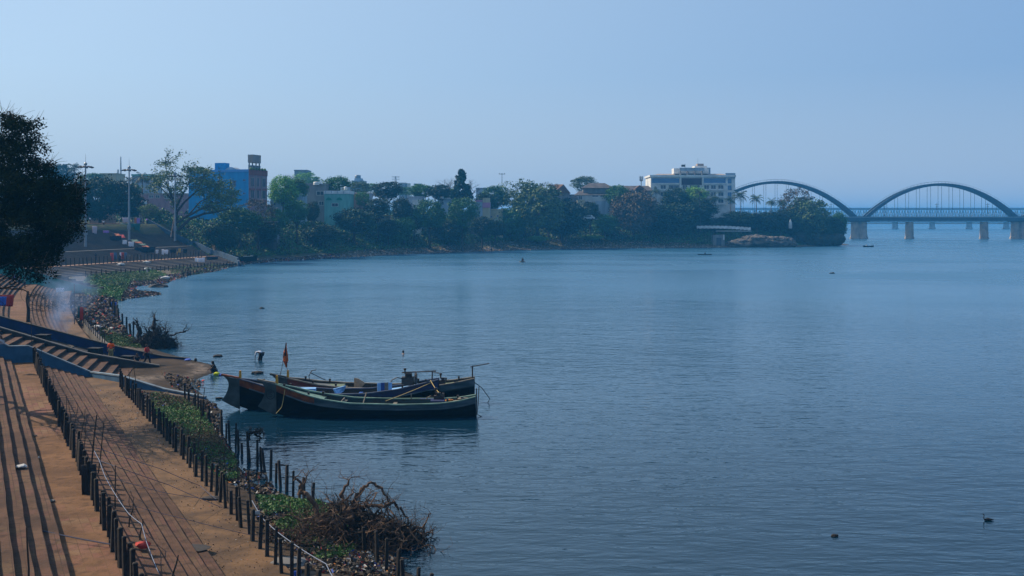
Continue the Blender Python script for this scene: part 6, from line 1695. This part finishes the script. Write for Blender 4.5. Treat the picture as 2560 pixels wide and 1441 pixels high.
MB().bb(q(1813), W + .02, -.5, -.02, zz(446), H_ + .9).build('corner_block', plaster_sky, r)
m2 = MB(); m2.add([(q(1631), 2, H_ + .01), (q(1822), 2, H_ + .01), (q(1812), 6, H_ + .8), (q(1650), 6, H_ + .8), (q(1631), 16, H_ + .01), (q(1822), 16, H_ + .01), (q(1812), 12, H_ + .8), (q(1650), 12, H_ + .8)], [(0, 1, 2, 3), (4, 7, 6, 5), (3, 2, 6, 7), (1, 5, 6, 2), (0, 3, 7, 4)]); m2.build('roof', plaster_beige, r)
MB().bb(q(1687), q(1775), 3.0, 10, H_ + .8, H_ + 3.3).build('sign_block', white_p, r)
for k in range(4): MB().bb(q(1701 + 18 * k), q(1704 + 18 * k), 1.2, 2.9, H_ + .02, H_ + 2.0).build('sign_support', plaster_grey, r)
MB().bb(q(1700), q(1762), 1.1, 1.25, H_ + 2.0, H_ + 3.5).build('sign_panel', plaster_sky, r)
MB().bb(q(1742), q(1773), 6, 14, H_ + .8, H_ + 4.6).build('lift_room', white_p, r); MB().bb(q(1750), q(1766), 7, 12, H_ + 4.6, H_ + 5.7).build('lift_room', plaster_beige, r); MB().bb(q(1774), q(1783), 7, 13, H_ + .8, H_ + 3.8).build('plant_room', plaster_sky, r)
MB().tube([(q(1717), 5, H_ + 3), (q(1717), 5, H_ + 5.5)], .1, 5).build('antenna', dark_metal, r); MB().box((q(1712), 5, H_ + 4.6), (1.7, 1.2, 1.0)).build('tank', dark_metal, r); MB().tube([(q(1752), 8, H_ + 5.7), (q(1752), 8, H_ + 8.4)], .05, 5).build('antenna', dark_metal, r)
# long white wall / canopy near the headland water
r = empty('garden_wall', PD(1742, 575, 478), label='long white ribbed wall half hidden by ivy above the rocks', cat='wall'); mb = MB(); L_ = (1877 - 1742) * 478 / F
for k in range(40):
    x0 = L_ * k / 40; zz_ = 1.55 + .35 * math.sin(k / 40 * math.pi) - .75 * k / 40 + .2 * math.sin(k * 2.1) * .5; mb.bb(x0, x0 + L_ / 40 - .03, 0, .3, zz_ - 1.0 + .02 * (k % 2), zz_ + .15 + (.12 if k % 3 == 0 else 0))
mb.build('wall', white_p, r); MB().bb(L_ * .35, L_, -.8, -.1, -.7, -.4).build('lower_ledge', offwhite, r)
# old brick gate, shrine, rocks at the headland
r_, W, H_, z_ = B('gatehouse', 'ruined brick landing block with pale edge at the headland water', 1783, 1812, 588, 471, 4, plaster_grey, cat='ruin'); MB().bb(W * .28, W * .7, -.15, -.01, -1, H_ - 1.2).build('doorway', glass_d, r_); MB().bb(W * .86, W * .96, -.2, -.02, H_ - 2.2, H_ + .2).build('pillar', white_p, r_)
p = PD(1976, 566, 486); r = empty('shrine', p, label='small white shrine tower among headland trees', cat='shrine'); MB().lathe((0, 0, 0), [(.8, -1), (.8, 1.0), (.65, 1.2), (.7, 1.6), (.42, 2.4), (.15, 3.0), (.05, 3.3)], 8).build('tower', offwhite, r)
rock_m = pm('river_rock', (0.15, 0.125, 0.10), (0.05, 0.045, 0.04), .5, bump=.15, bscale=1.2)
for i, (px, py, rp, sc, lab) in enumerate([(1852, 610, 26, (1.3, .8, .45), 'low pale rock outcrop right of the ruined landing block'), (1890, 604, 30, (1.2, .9, .55), 'ridged rock in the middle of the headland outcrop'), (1925, 608, 34, (1.3, .9, .5), 'broad rounded rock, largest of the headland outcrop'), (1960, 608, 26, (1.1, .9, .6), 'rock at the right end of the headland outcrop'), (1790, 614, 10, (1, .8, .7), 'small pointed rock at the foot of the ruined landing block')]):
    Y = 470 + i * 2; bm = bmesh.new(); bmesh.ops.create_icosphere(bm, subdivisions=4, radius=rp * Y / F)
    for v_ in bm.verts:
        k = 1 + .28 * mnoise.noise(v_.co * .35 + Vector((i * 7, 0, 0))) + .14 * mnoise.noise(v_.co * 1.3) + .07 * mnoise.noise(v_.co * 3.5); v_.co = Vector((v_.co.x * sc[0] * k, v_.co.y * sc[1] * k, v_.co.z * sc[2] * k))
    me = bpy.data.meshes.new('rock'); bm.to_mesh(me); bm.free(); me.materials.append(rock_m); o = link('rock', me); p = PD(px, py, Y); o.location = (p.x, p.y, p.z); tag(o, lab, 'rock')
# beached rowing boat near the distant steps
def small_boat(name, label, c, L, w, h, rz, mat, cat='boat', seats=2):
    r = empty(name, c, rz, label=label, cat=cat); mb = MB(); n = 12; V_ = []; 
    for i in range(n + 1):
        a = i / n; x = (a - .5) * L; b = w / 2 * math.sin(math.pi * (.06 + .88 * a)) ** .7; zt_ = h + .5 * h * abs(2 * a - 1) ** 2.5
        V_ += [(x, -b, zt_), (x, -b * .75, .12), (x, 0, -.08), (x, b * .75, .12), (x, b, zt_), (x, b * .88, zt_), (x, b * .62, .2), (x, -b * .62, .2), (x, -b * .88, zt_)]
    fs = [(i * 9 + j, (i + 1) * 9 + j, (i + 1) * 9 + (j + 1) % 9, i * 9 + (j + 1) % 9) for i in range(n) for j in range(9)] + [tuple(range(9)), tuple(range(n * 9, n * 9 + 9))[::-1]]
    mb.add(V_, fs).build('hull', mat, r)
    for k in range(seats): x = (-.2 + .4 * k) * L; MB().box((x, 0, h * .8), (.25, w * .8, .05)).build('seat', wood_grey, r)
    return r
b = PW(611, 652, .8); r = small_boat('beached_boat', 'dark old boat with loose pale boards beached below the bushes', (b.x, b.y, .7), 7.2, 2.1, 1.1, -.12, tar)
for k in range(5): MB().box((.2 + k * .5, .1, 1.25 + .04 * k), (.38, 1.9, .06), rz=.12 * k - .2).build('board', white_p, r)
b = PW(2171, 618, 0); r1 = small_boat('rowing_boat', 'small dark rowing boat with one rower near the bridge pier', (b.x, b.y, .05), 4.8, 1.0, .45, .1, tar)
b = PW(1762, 638, 0); r2 = small_boat('rowing_boat', 'low flat rowing boat with a rower in mid river before the headland', (b.x, b.y, .05), 4.6, .9, .22, -.1, tar)
b = PW(1306, 656, 0); r = empty('coracle', (b.x, b.y, 0), label='small round pale boat drifting in mid river with a dark figure', cat='boat'); MB().lathe((0, 0, 0), [(.55, -.1), (.8, .05), (.86, .3), (.80, .3), (.7, .12), (.4, .06), (.05, .05)], 14).build('basket_hull', beige_deck, r)
COR = Vector(r.location); RB1 = Vector(r1.location); RB2 = Vector(r2.location)

for i, (px, rp, lab) in enumerate([(2010, 30, 'dark vertical rock face under the headland trees, left one'), (2050, 32, 'dark vertical rock face under the headland trees, middle one'), (2090, 20, 'dark rock face dropping straight to the water at the headland tip')]):
    Y = 494 - i * 2; bm = bmesh.new(); bmesh.ops.create_icosphere(bm, subdivisions=4, radius=rp * Y / F)
    for v_ in bm.verts:
        k = 1 + .2 * mnoise.noise(v_.co * .4 + Vector((i * 5, 3, 0))) + .08 * mnoise.noise(v_.co * 2); v_.co = Vector((v_.co.x * k * 1.1, v_.co.y * k, v_.co.z * .8 * k))
    me = bpy.data.meshes.new('cliff_rock'); bm.to_mesh(me); bm.free(); me.materials.append(pm('dark_cliff', (.03, .032, .026), (.014, .018, .012), .6, bump=.15, bscale=1.2)); o = link('cliff_rock', me); p = PD(px, 600, Y); o.location = p; tag(o, lab, 'rock')
# ---------------------------------------------------------------- bridges
steel_blue = pm('blue_grey_bridge_steel', (0.055, 0.09, 0.13), (0.04, 0.065, 0.10), .2, rough=.6)
pier_m = pm('bridge_pier_stone', (0.42, 0.33, 0.26), (0.26, 0.215, 0.19), .35, bump=.05, bscale=1.5)
YB = 667.0; k_ = YB / F
bz = lambda py: CH - (py - HY) * k_
bx = lambda px: (px - 1280) * k_
r = empty('arch_bridge', (bx(2150), YB, 0), label='blue grey bridge with tall tied arches crossing the river at right', cat='bridge'); BX = bx(2150)
spans = [(1745, 2141, 453, 540), (2162, 2546, 458.5, 543), (2562, 2946, 461, 545)]
ZD = bz(541)
def arch_rib(xa, xb, ztop, zfoot, y, name='arch'):
    mb = MB(); n = 44; P = []
    for i in range(n + 1):
        a = i / n; x = xa + (xb - xa) * a; f = 1 - (2 * a - 1) ** 2; th = 1.55 + 1.5 * (abs(2 * a - 1)) ** 2.2
        z = zfoot + (ztop - zfoot) * f ** .94; P.append((x, z, th))
    V_ = []
    for (x, z, th) in P: V_ += [(x, y - .6, z), (x, y + .6, z), (x, y + .6, z - th), (x, y - .6, z - th)]
    fs = [(i * 4 + j, i * 4 + (j + 1) % 4, i * 4 + 4 + (j + 1) % 4, i * 4 + 4 + j) for i in range(n) for j in range(4)] + [(3, 2, 1, 0), (n * 4, n * 4 + 1, n * 4 + 2, n * 4 + 3)]
    mb.add(V_, fs); return mb, P
for si, (a, b, yt, yf) in enumerate(spans):
    xa, xb = bx(a) - BX, bx(b) - BX; 
    for y in (0, 5.6):
        mb, P = arch_rib(xa, xb, bz(yt), bz(yf), y); mb.build('arch', steel_blue, r)
        hr = MB()
        for i in range(1, len(P) - 1): hr.bar((P[i][0], y - .45, P[i][1]), (P[i][0], y - .45, P[i][1] + 1.15), .07)
        for i in range(len(P) - 1): hr.bar((P[i][0], y - .45, P[i][1] + 1.1), (P[i + 1][0], y - .45, P[i + 1][1] + 1.1), .08)
        hr.build('arch_handrail', steel_blue, r)
        for k in range(13):
            x = xa + (xb - xa) * (k + 1) / 14; zt_ = float(np.interp(x, [p[0] for p in P], [p[1] - p[2] for p in P]))
            if zt_ - ZD > 1: MB().bar((x, y, ZD - .2), (x, y, zt_ + .1), .16).build('hanger', steel_blue, r)
    for k in range(4): x = xa + (xb - xa) * (.32 + .12 * k); z_ = float(np.interp(x, [p[0] for p in P], [p[1] for p in P])); MB().bb(x - .3, x + .3, .6, 5.0, z_ - 1.0, z_ - .4).build('cross_beam', steel_blue, r)
xL, xR = bx(1600) - BX, bx(2960) - BX
MB().bb(xL, xR, -.9, 6.5, bz(553), bz(543.5)).build('deck_beam', steel_blue, r)
MB().bb(xL, xR, -1.1, -.9, bz(545), bz(542)).build('deck_edge', pm('pale_edge', (.16, .2, .24)), r)
mb = MB(); x = xL
while x < xR: mb.bb(x, x + .12, -1.05, -.95, ZD - .4, ZD + .9); x += 2.4
mb.bar((xL, -1.0, ZD + .85), (xR, -1.0, ZD + .85), .1); mb.bar((xL, -1.0, ZD + .4), (xR, -1.0, ZD + .4), .07); mb.build('railing', steel_blue, r)
mb = MB(); x = xL; z1, z2 = bz(553), bz(559); i = 0
while x < xR:
    mb.bar((x, 1, z1), (x + 1.6, 1, z2), .14); mb.bar((x + 1.6, 1, z2), (x + 3.2, 1, z1), .14); x += 3.2
mb.bar((xL, 1, z2), (xR, 1, z2), .28); mb.build('service_truss', steel, r)
for px in (2077, 2211, 2341, 2468): 
    x = bx(px) - BX; m2 = MB(); h0 = ZD; m2.bar((x, -.6, h0), (x, -.6, h0 + 8.0), .22); m2.bar((x - 1.2, -.6, h0 + 7.2), (x + 1.2, -.6, h0 + 7.2), .16); m2.bar((x - .8, -.6, h0 + 5.9), (x + .8, -.6, h0 + 5.9), .14); m2.build('catenary_post', dark_metal, r)
def pier(px, w, double=False):
    x = bx(px) - BX; mb = MB(); top = bz(555)
    if double:
        for dx in (-w * .26, w * .26): mb.lathe((x + dx, 2.8, 0), [(w * .34, -4), (w * .34, .8), (w * .30, 1.1), (w * .265, 3.5), (w * .26, top)], 14)
        mb.bb(x - w * .3, x + w * .3, 1.6, 5.4, -4, top - .02)
    else: mb.lathe((x, 2.8, 0), [(w * .56, -4), (w * .56, .9), (w * .5, 1.0), (w * .46, top)], 14)
    p_ = mb.build('pier', pier_m, r)
    if double: MB().bb(x - w * .60, x + w * .60, -.8, 6.4, top + .003, top + 1.3).build('pier_cap', conc_dark, p_); MB().bb(x - w * .45, x + w * .45, -.5, 6.1, top + 1.3, bz(541)).build('bearing_block', steel_blue, p_)
pier(2151, 9.4, True); pier(2277.5, 5.2); pier(2465, 5.2); pier(2553, 9.6, True); pier(2030, 5.2); pier(2690, 5.2)
# far truss bridge
Y2 = 1290.0; k2 = Y2 / F; r = empty('truss_bridge', ((2300 - 1280) * k2, Y2, 0), label='pale double deck truss bridge far behind the arch bridge', cat='bridge')
X2 = (2300 - 1280) * k2; xx = lambda px: (px - 1280) * k2 - X2; z2 = lambda py: CH - (py - HY) * k2
pale_steel = pm('pale_truss_steel', (.24, .28, .33), rough=.6)
xa, xb = xx(1820), xx(2640)
MB().bb(xa, xb, 0, 9, z2(526), z2(520)).build('upper_deck', pale_steel, r); MB().bb(xa, xb, 0, 9, z2(556), z2(550)).build('lower_deck', pale_steel, r)
for y in (0, 9):
    mb = MB(); x = xa; i = 0; st = 6.6
    while x < xb:
        mb.bar((x, y, z2(526)), (x + st / 2, y, z2(550)), .55); mb.bar((x + st / 2, y, z2(550)), (x + st, y, z2(526)), .55); mb.bar((x + st, y, z2(526)), (x + st, y, z2(550)), .4); x += st
    mb.build('truss', pale_steel, r)
for k in range(9): x = xx(1962 + 93 * (k - 0)); MB().lathe((x, 4.5, 0), [(4.2, -4), (4.2, 1.5), (3.4, 2), (3.2, z2(556))], 10).build('pier', pier_m, r)
# far opposite bank beyond the bridges is part of the ground sheet

# ---------------------------------------------------------------- people
skins = pm('brown_skin', (0.16, 0.085, 0.055), (0.13, 0.07, 0.045), 3, rough=.6)
hair_m = pm('black_hair', (0.012, 0.010, 0.010))
BASE = dict(pelvis=(0, 0, .93), spine=(0, 0, 1.08), chest=(0, -.01, 1.28), neck=(0, 0, 1.42), head=(0, -.02, 1.54), shL=(-.18, 0, 1.37), shR=(.18, 0, 1.37), elL=(-.25, .02, 1.10), elR=(.25, .02, 1.10), wrL=(-.26, -.05, .86), wrR=(.26, -.05, .86),
            hipL=(-.09, 0, .88), hipR=(.09, 0, .88), knL=(-.10, -.02, .48), knR=(.10, -.02, .48), anL=(-.10, 0, .08), anR=(.10, 0, .08), toL=(-.11, -.17, .03), toR=(.11, -.17, .03))
RAD = dict(pelvis=.125, spine=.115, chest=.135, neck=.05, shL=.06, shR=.06, elL=.042, elR=.042, wrL=.028, wrR=.028, hipL=.09, hipR=.09, knL=.06, knR=.06, anL=.038, anR=.038, toL=.03, toR=.03)
EDG = [('pelvis', 'spine'), ('spine', 'chest'), ('chest', 'neck'), ('chest', 'shL'), ('shL', 'elL'), ('elL', 'wrL'), ('chest', 'shR'), ('shR', 'elR'), ('elR', 'wrR'), ('pelvis', 'hipL'), ('hipL', 'knL'), ('knL', 'anL'), ('anL', 'toL'), ('pelvis', 'hipR'), ('hipR', 'knR'), ('knR', 'anR'), ('anR', 'toR')]
def skin_mesh(J, edges, rad, name, mat, extra=None):
    names = []
    for a, b in edges:
        for q in (a, b):
            if q not in names: names.append(q)
    me = bpy.data.meshes.new('tmp'); me.from_pydata([J[n] for n in names], [(names.index(a), names.index(b)) for a, b in edges], [])
    o = bpy.data.objects.new('tmp', me); COL.objects.link(o); md = o.modifiers.new('s', 'SKIN'); md.use_smooth_shade = True
    o.modifiers.new('u', 'SUBSURF').levels = 1
    for i, n in enumerate(names):
        me.skin_vertices[0].data[i].radius = (rad[n], rad[n]); me.skin_vertices[0].data[i].use_root = (i == 0)
    dg = bpy.context.evaluated_depsgraph_get(); ev = bpy.data.meshes.new_from_object(o.evaluated_get(dg)); bpy.data.objects.remove(o)
    if extra:
        bm = bmesh.new(); bm.from_mesh(ev); k = bpy.data.meshes.new('x'); extra.f = [tuple(f) for f in extra.f]; k.from_pydata(extra.v, [], extra.f); bm.from_mesh(k); bm.to_mesh(ev); bm.free()
    ev.name = name; ev.materials.clear(); ev.materials.append(mat); ev.polygons.foreach_set('use_smooth', [True] * len(ev.polygons)); ev.update()
    return ev
def person(label, loc, rz, J=None, top=None, bottom=None, skirt=False, sc=1.0, cut_below=None, topname='shirt', group=None, hairlong=False):
    j = dict(BASE); j.update(J or {}); r = empty('person', loc, rz, label=label, cat='person', group=group); r.scale = (sc,) * 3
    ex = MB(); h = Vector(j['head']); nk = Vector(j['neck']); up = (h - nk).normalized()
    M = up.to_track_quat('Z', 'Y').to_matrix()
    prof = [(.045, -.13), (.062, -.09), (.075, -.03), (.083, .03), (.078, .08), (.05, .12), (.01, .135)]
    k0 = len(ex.v); ex.lathe((0, 0, 0), prof, 10, sy=1.12); ex.v = [tuple(M @ Vector(v) + h) for v in ex.v]
    nose = M @ Vector((0, -.105, 0)) + h; ex.ball(tuple(nose), .018, 6); 
    for s_ in (-1, 1): ex.ball(tuple(M @ Vector((s_ * .082, .01, 0)) + h), .02, 6)
    for S in 'LR':
        w = Vector(j['wr' + S]); d = (w - Vector(j['el' + S])).normalized(); sd = d.orthogonal().normalized(); s2 = d.cross(sd)
        ex.tube([w, w + d * .05, w + d * .09], [.026, .036, .03], 6)
        for f in range(4): b0 = w + d * .085 + sd * (f - 1.5) * .018; ex.tube([b0, b0 + d * .035 + s2 * .006, b0 + d * (.055 + .01 * (f in (1, 2))) + s2 * .02], [.009, .008, .006], 5)
        b0 = w + d * .03 + sd * .035; ex.tube([b0, b0 + d * .025 + sd * .02, b0 + d * .05 + sd * .025], [.011, .009, .007], 5)
    link('body', skin_mesh(j, EDG, RAD, 'body', skins, ex), r)
    hb = MB(); hb.lathe((0, 0, 0), [(.06, -.06 if not hairlong else -.2), (.088, -.02), (.096, .04), (.088, .10), (.055, .14), (.01, .155)], 10, sy=1.08); hb.v = [tuple(M @ (Vector(v) + Vector((0, .022, 0))) + h) for v in hb.v]; hb.build('hair', hair_m, r, True)
    if top is not None:
        rd = dict(RAD); 
        for q in rd: rd[q] = rd[q] + .022
        link(topname, skin_mesh(j, [('pelvis', 'spine'), ('spine', 'chest'), ('chest', 'shL'), ('shL', 'elL'), ('chest', 'shR'), ('shR', 'elR')], rd, topname, top), r)
    if bottom is not None:
        rd = {q: v + (.03 if not skirt else .06) for q, v in RAD.items()}
        link('skirt' if skirt else 'trousers', skin_mesh(j, [('pelvis', 'hipL'), ('hipL', 'knL'), ('pelvis', 'hipR'), ('hipR', 'knR')] + ([('knL', 'anL'), ('knR', 'anR')] if not skirt else []), rd, 'skirt' if skirt else 'trousers', bottom), r)
    return r
SQ = dict(pelvis=(0, .10, .22), spine=(0, .05, .38), chest=(0, -.04, .56), neck=(0, -.08, .70), head=(0, -.13, .81), shL=(-.17, -.05, .65), shR=(.17, -.05, .65), elL=(-.24, -.24, .48), elR=(.24, -.24, .48), wrL=(-.14, -.42, .36), wrR=(.14, -.42, .36), hipL=(-.09, .08, .20), hipR=(.09, .08, .20), knL=(-.16, -.28, .46), knR=(.16, -.28, .46), anL=(-.13, -.14, .07), anR=(.13, -.14, .07), toL=(-.14, -.32, .03), toR=(.14, -.32, .03))
BEND = dict(pelvis=(0, .12, .86), spine=(0, .0, .96), chest=(0, -.22, 1.0), neck=(0, -.36, .95), head=(0, -.47, .88), shL=(-.17, -.28, .96), shR=(.17, -.28, .96), elL=(-.2, -.36, .68), elR=(.2, -.36, .68), wrL=(-.16, -.42, .44), wrR=(.16, -.42, .44), hipL=(-.1, .1, .82), hipR=(.1, .1, .82))
WALK = dict(anL=(-.10, .28, .12), knL=(-.10, .02, .47), toL=(-.1, .14, .03), anR=(.1, -.26, .08), knR=(.1, -.18, .48), toR=(.1, -.43, .05), wrR=(.2, -.3, .98), elR=(.24, -.08, 1.08), wrL=(-.26, .12, .88))
p = G2(10.2, .25, ramp_z(.25)); person('person in a bright orange life vest standing with back turned on the dark ramp', p, .3 + math.pi, None, pm('orange_vest', (.85, .10, .01)), pm('khaki_cloth', (.28, .21, .08)), topname='life_vest')
p = PW(367, 912, .38); person('person in a red shirt walking down the mud at the ramp end', p, 1.3, WALK, pm('red_shirt', (.4, .025, .02)), CL['nav'])
p = PW(342, 912, .55); person('person in dark clothes sitting on the ramp edge left of the walking one', p, .5, SQ, CL['nav'], CL['nav'])
crumple(PW(325, 905, .5), .32, TRASH[4], 'dark bag on the ramp beside the seated person', 'bag', 'bag', (1.2, .8, .9), 71)
p = PW(536, 934, .05); person('woman in dark clothes crouching at the water edge with a yellow bundle', p, -1.1, SQ, CL['nav'], CL['nav'], hairlong=True, sc=1.05)
p = PW(541, 936, .12); crumple(p, .24, pm('yellow_cloth', (.42, .46, .02)), 'yellow bundle of cloth in front of the crouching woman', 'bundle', 'cloth', (1.1, .9, .7), 72); crumple(PW(549, 938, .05), .2, TRASH[2], 'dark blue wet cloth beside the yellow bundle', 'cloth', 'cloth', (1.3, .9, .5), 73)
crumple(PW(470, 900, .22), .22, TRASH[2], 'blue cloth heap lying on the mud flat', 'cloth', 'cloth', (1.3, .9, .5), 74); crumple(PW(489, 900, .28), .18, TRASH[4], 'dark round pot standing on the mud flat', 'pot', 'pot', (.8, .8, .9), 75)
p = PW(651, 912, -.38); person('person in a pale shirt bending over in the water beyond the boats', p, -2.2, BEND, pm('pale_shirt', (.55, .58, .66)), CL['nav'], sc=1.15)
p = PW(1008, 922, -1.36); person('swimmer with only head and shoulders above the water behind the boats', p, 2.3, None, None, None)
p = PW(2, 862, 3.9); person('person with bare back squatting on the broad stair at the left edge', p, -.9, SQ, None, pm('white_cloth', (.5, .5, .52)))
person('dark hunched figure sitting in the small round boat', COR + Vector((0, 0, .1)), .4, SQ, CL['nav'], CL['nav'], sc=1.3)
person('rower in a pale shirt seated in the boat near the bridge pier', RB1 + Vector((-.9, 0, .1)), 1.6, SQ, pm('pale_shirt', ()), CL['nav'], sc=1.1)
person('rower seated in the low flat boat before the headland', RB2 + Vector((0, 0, .05)), 1.6, SQ, CL['nav'], CL['nav'], sc=1.0)
for px, py, c, lab in [(225, 556, 'wh', 'tiny figure in white standing at the top of the steps left of the laundry'), (259, 562, 'wh', 'tiny figure in white leaning at the top of the steps above the purple cloth'), (300, 652, 'nav', 'dark figure standing on the ochre path below the hanging clothes'), (239, 648, 'nav', 'dark figure on the ochre path far left'), (375, 548, 'pur', 'figure in mauve at the top end of the blue wall')]:
    p = FP(px, py + 4); person(lab, p, rnd.uniform(0, 6), None, CL[c], CL['nav'], sc=1.05)
p = PW(368, 684, .5); person('person in pale green standing by the lawn bending to a bundle', p, 1.0, BEND, CL['gr'], CL['w'], sc=1.2)
p = PW(468, 690, -.15); person('dark figure squatting at the waterline near the distant posts', p, 2, SQ, CL['nav'], CL['nav'], sc=1.4)
p = PW(455, 691, -.15); person('second dark figure squatting left of the one by the distant posts', p, 1, SQ, CL['nav'], CL['nav'], sc=1.2)
p = PW(1229, 632, -.1); person('dark figure standing on the far pebble beach', p, 1, None, CL['nav'], CL['nav'], sc=1.1)
for k, (px, py) in enumerate([(35, 712), (48, 716), (62, 722)]):
    p = PW(px, py, 2.1); person(['figure in violet standing under the tree on the steps, left of three', 'figure in white standing under the tree on the steps, middle of three', 'figure in dark green standing under the tree on the steps, right of three'][k], p, k, None, CL[['pur', 'wh', 'gr'][k]], CL['nav'])
# cormorant
p = PW(2467, 1302, 0); r = empty('water_bird', p, 0, label='black long necked bird swimming alone at the lower right', cat='bird')
mb = MB(); mb.tube([(-.12, 0, .03), (-.06, 0, .05), (.06, 0, .06), (.2, 0, .05), (.36, 0, .04)], [.03, .06, .075, .05, .012], 8); mb.tube([(-.10, 0, .05), (-.16, 0, .13), (-.13, 0, .24), (-.15, 0, .31), (-.19, 0, .325)], [.035, .022, .018, .026, .016], 7); mb.tube([(-.18, 0, .325), (-.25, 0, .32)], [.012, .004], 5)
mb.build('body', text_dark, r, True); r.scale = (.85,) * 3

# ---------------------------------------------------------------- smoke and haze
def vol(name, bld, dens, color, aniso=0.0, noise=None):
    m = bpy.data.materials.new(name); m.use_nodes = True; n = m.node_tree; n.nodes.clear()
    out = n.nodes.new('ShaderNodeOutputMaterial'); v = n.nodes.new('ShaderNodeVolumePrincipled'); v.inputs['Color'].default_value = (*color, 1); v.inputs['Density'].default_value = dens; v.inputs['Anisotropy'].default_value = aniso
    n.links.new(v.outputs[0], out.inputs['Volume'])
    if noise:
        tc = n.nodes.new('ShaderNodeTexCoord'); t = n.nodes.new('ShaderNodeTexNoise'); t.inputs['Scale'].default_value = noise; t.inputs['Detail'].default_value = 3; n.links.new(tc.outputs['Object'], t.inputs['Vector'])
        ln = n.nodes.new('ShaderNodeVectorMath'); ln.operation = 'LENGTH'; n.links.new(tc.outputs['Object'], ln.inputs[0])
        f = n.nodes.new('ShaderNodeMapRange'); f.inputs[1].default_value = 1.0; f.inputs[2].default_value = .2; n.links.new(ln.outputs['Value'], f.inputs[0])
        g_ = n.nodes.new('ShaderNodeMapRange'); g_.inputs[1].default_value = .42; g_.inputs[2].default_value = .7; n.links.new(t.outputs['Fac'], g_.inputs[0])
        m1 = n.nodes.new('ShaderNodeMath'); m1.operation = 'MULTIPLY'; n.links.new(f.outputs[0], m1.inputs[0]); n.links.new(g_.outputs[0], m1.inputs[1])
        m2 = n.nodes.new('ShaderNodeMath'); m2.operation = 'MULTIPLY'; m2.inputs[1].default_value = dens; n.links.new(m1.outputs[0], m2.inputs[0]); n.links.new(m2.outputs[0], v.inputs['Density'])
    return m
def ellipsoid(name, c, s, m, tilt=0.0):
    bm = bmesh.new(); bmesh.ops.create_icosphere(bm, subdivisions=2, radius=1); me = bpy.data.meshes.new(name); bm.to_mesh(me); bm.free(); me.materials.append(m)
    o = link(name, me); o.location = c; o.scale = s; o.rotation_euler = (0, tilt, 0); return tag(o, kind='stuff')
if SMOKE:
    c = PW(150, 828, 1.8)
    sm = vol('smoke_volume', None, .85, (.35, .55, .95), 0, 1.6); 
    ellipsoid('smoke', PD(152, 785, 104), (1.6, 1.6, 2.4), sm, .1); ellipsoid('smoke', PD(172, 725, 112), (3.4, 4, 2.8), vol('thin_smoke_volume', None, .4, (.4, .6, .95), 0, 1.7), .2)
if HAZE:
    hb = MB().bb(-6100, 6100, -90, 4400, -5, 48).build('haze', vol('haze_volume', None, HAZE, HAZE_C, HAZE_A)); tag(hb, kind='stuff')
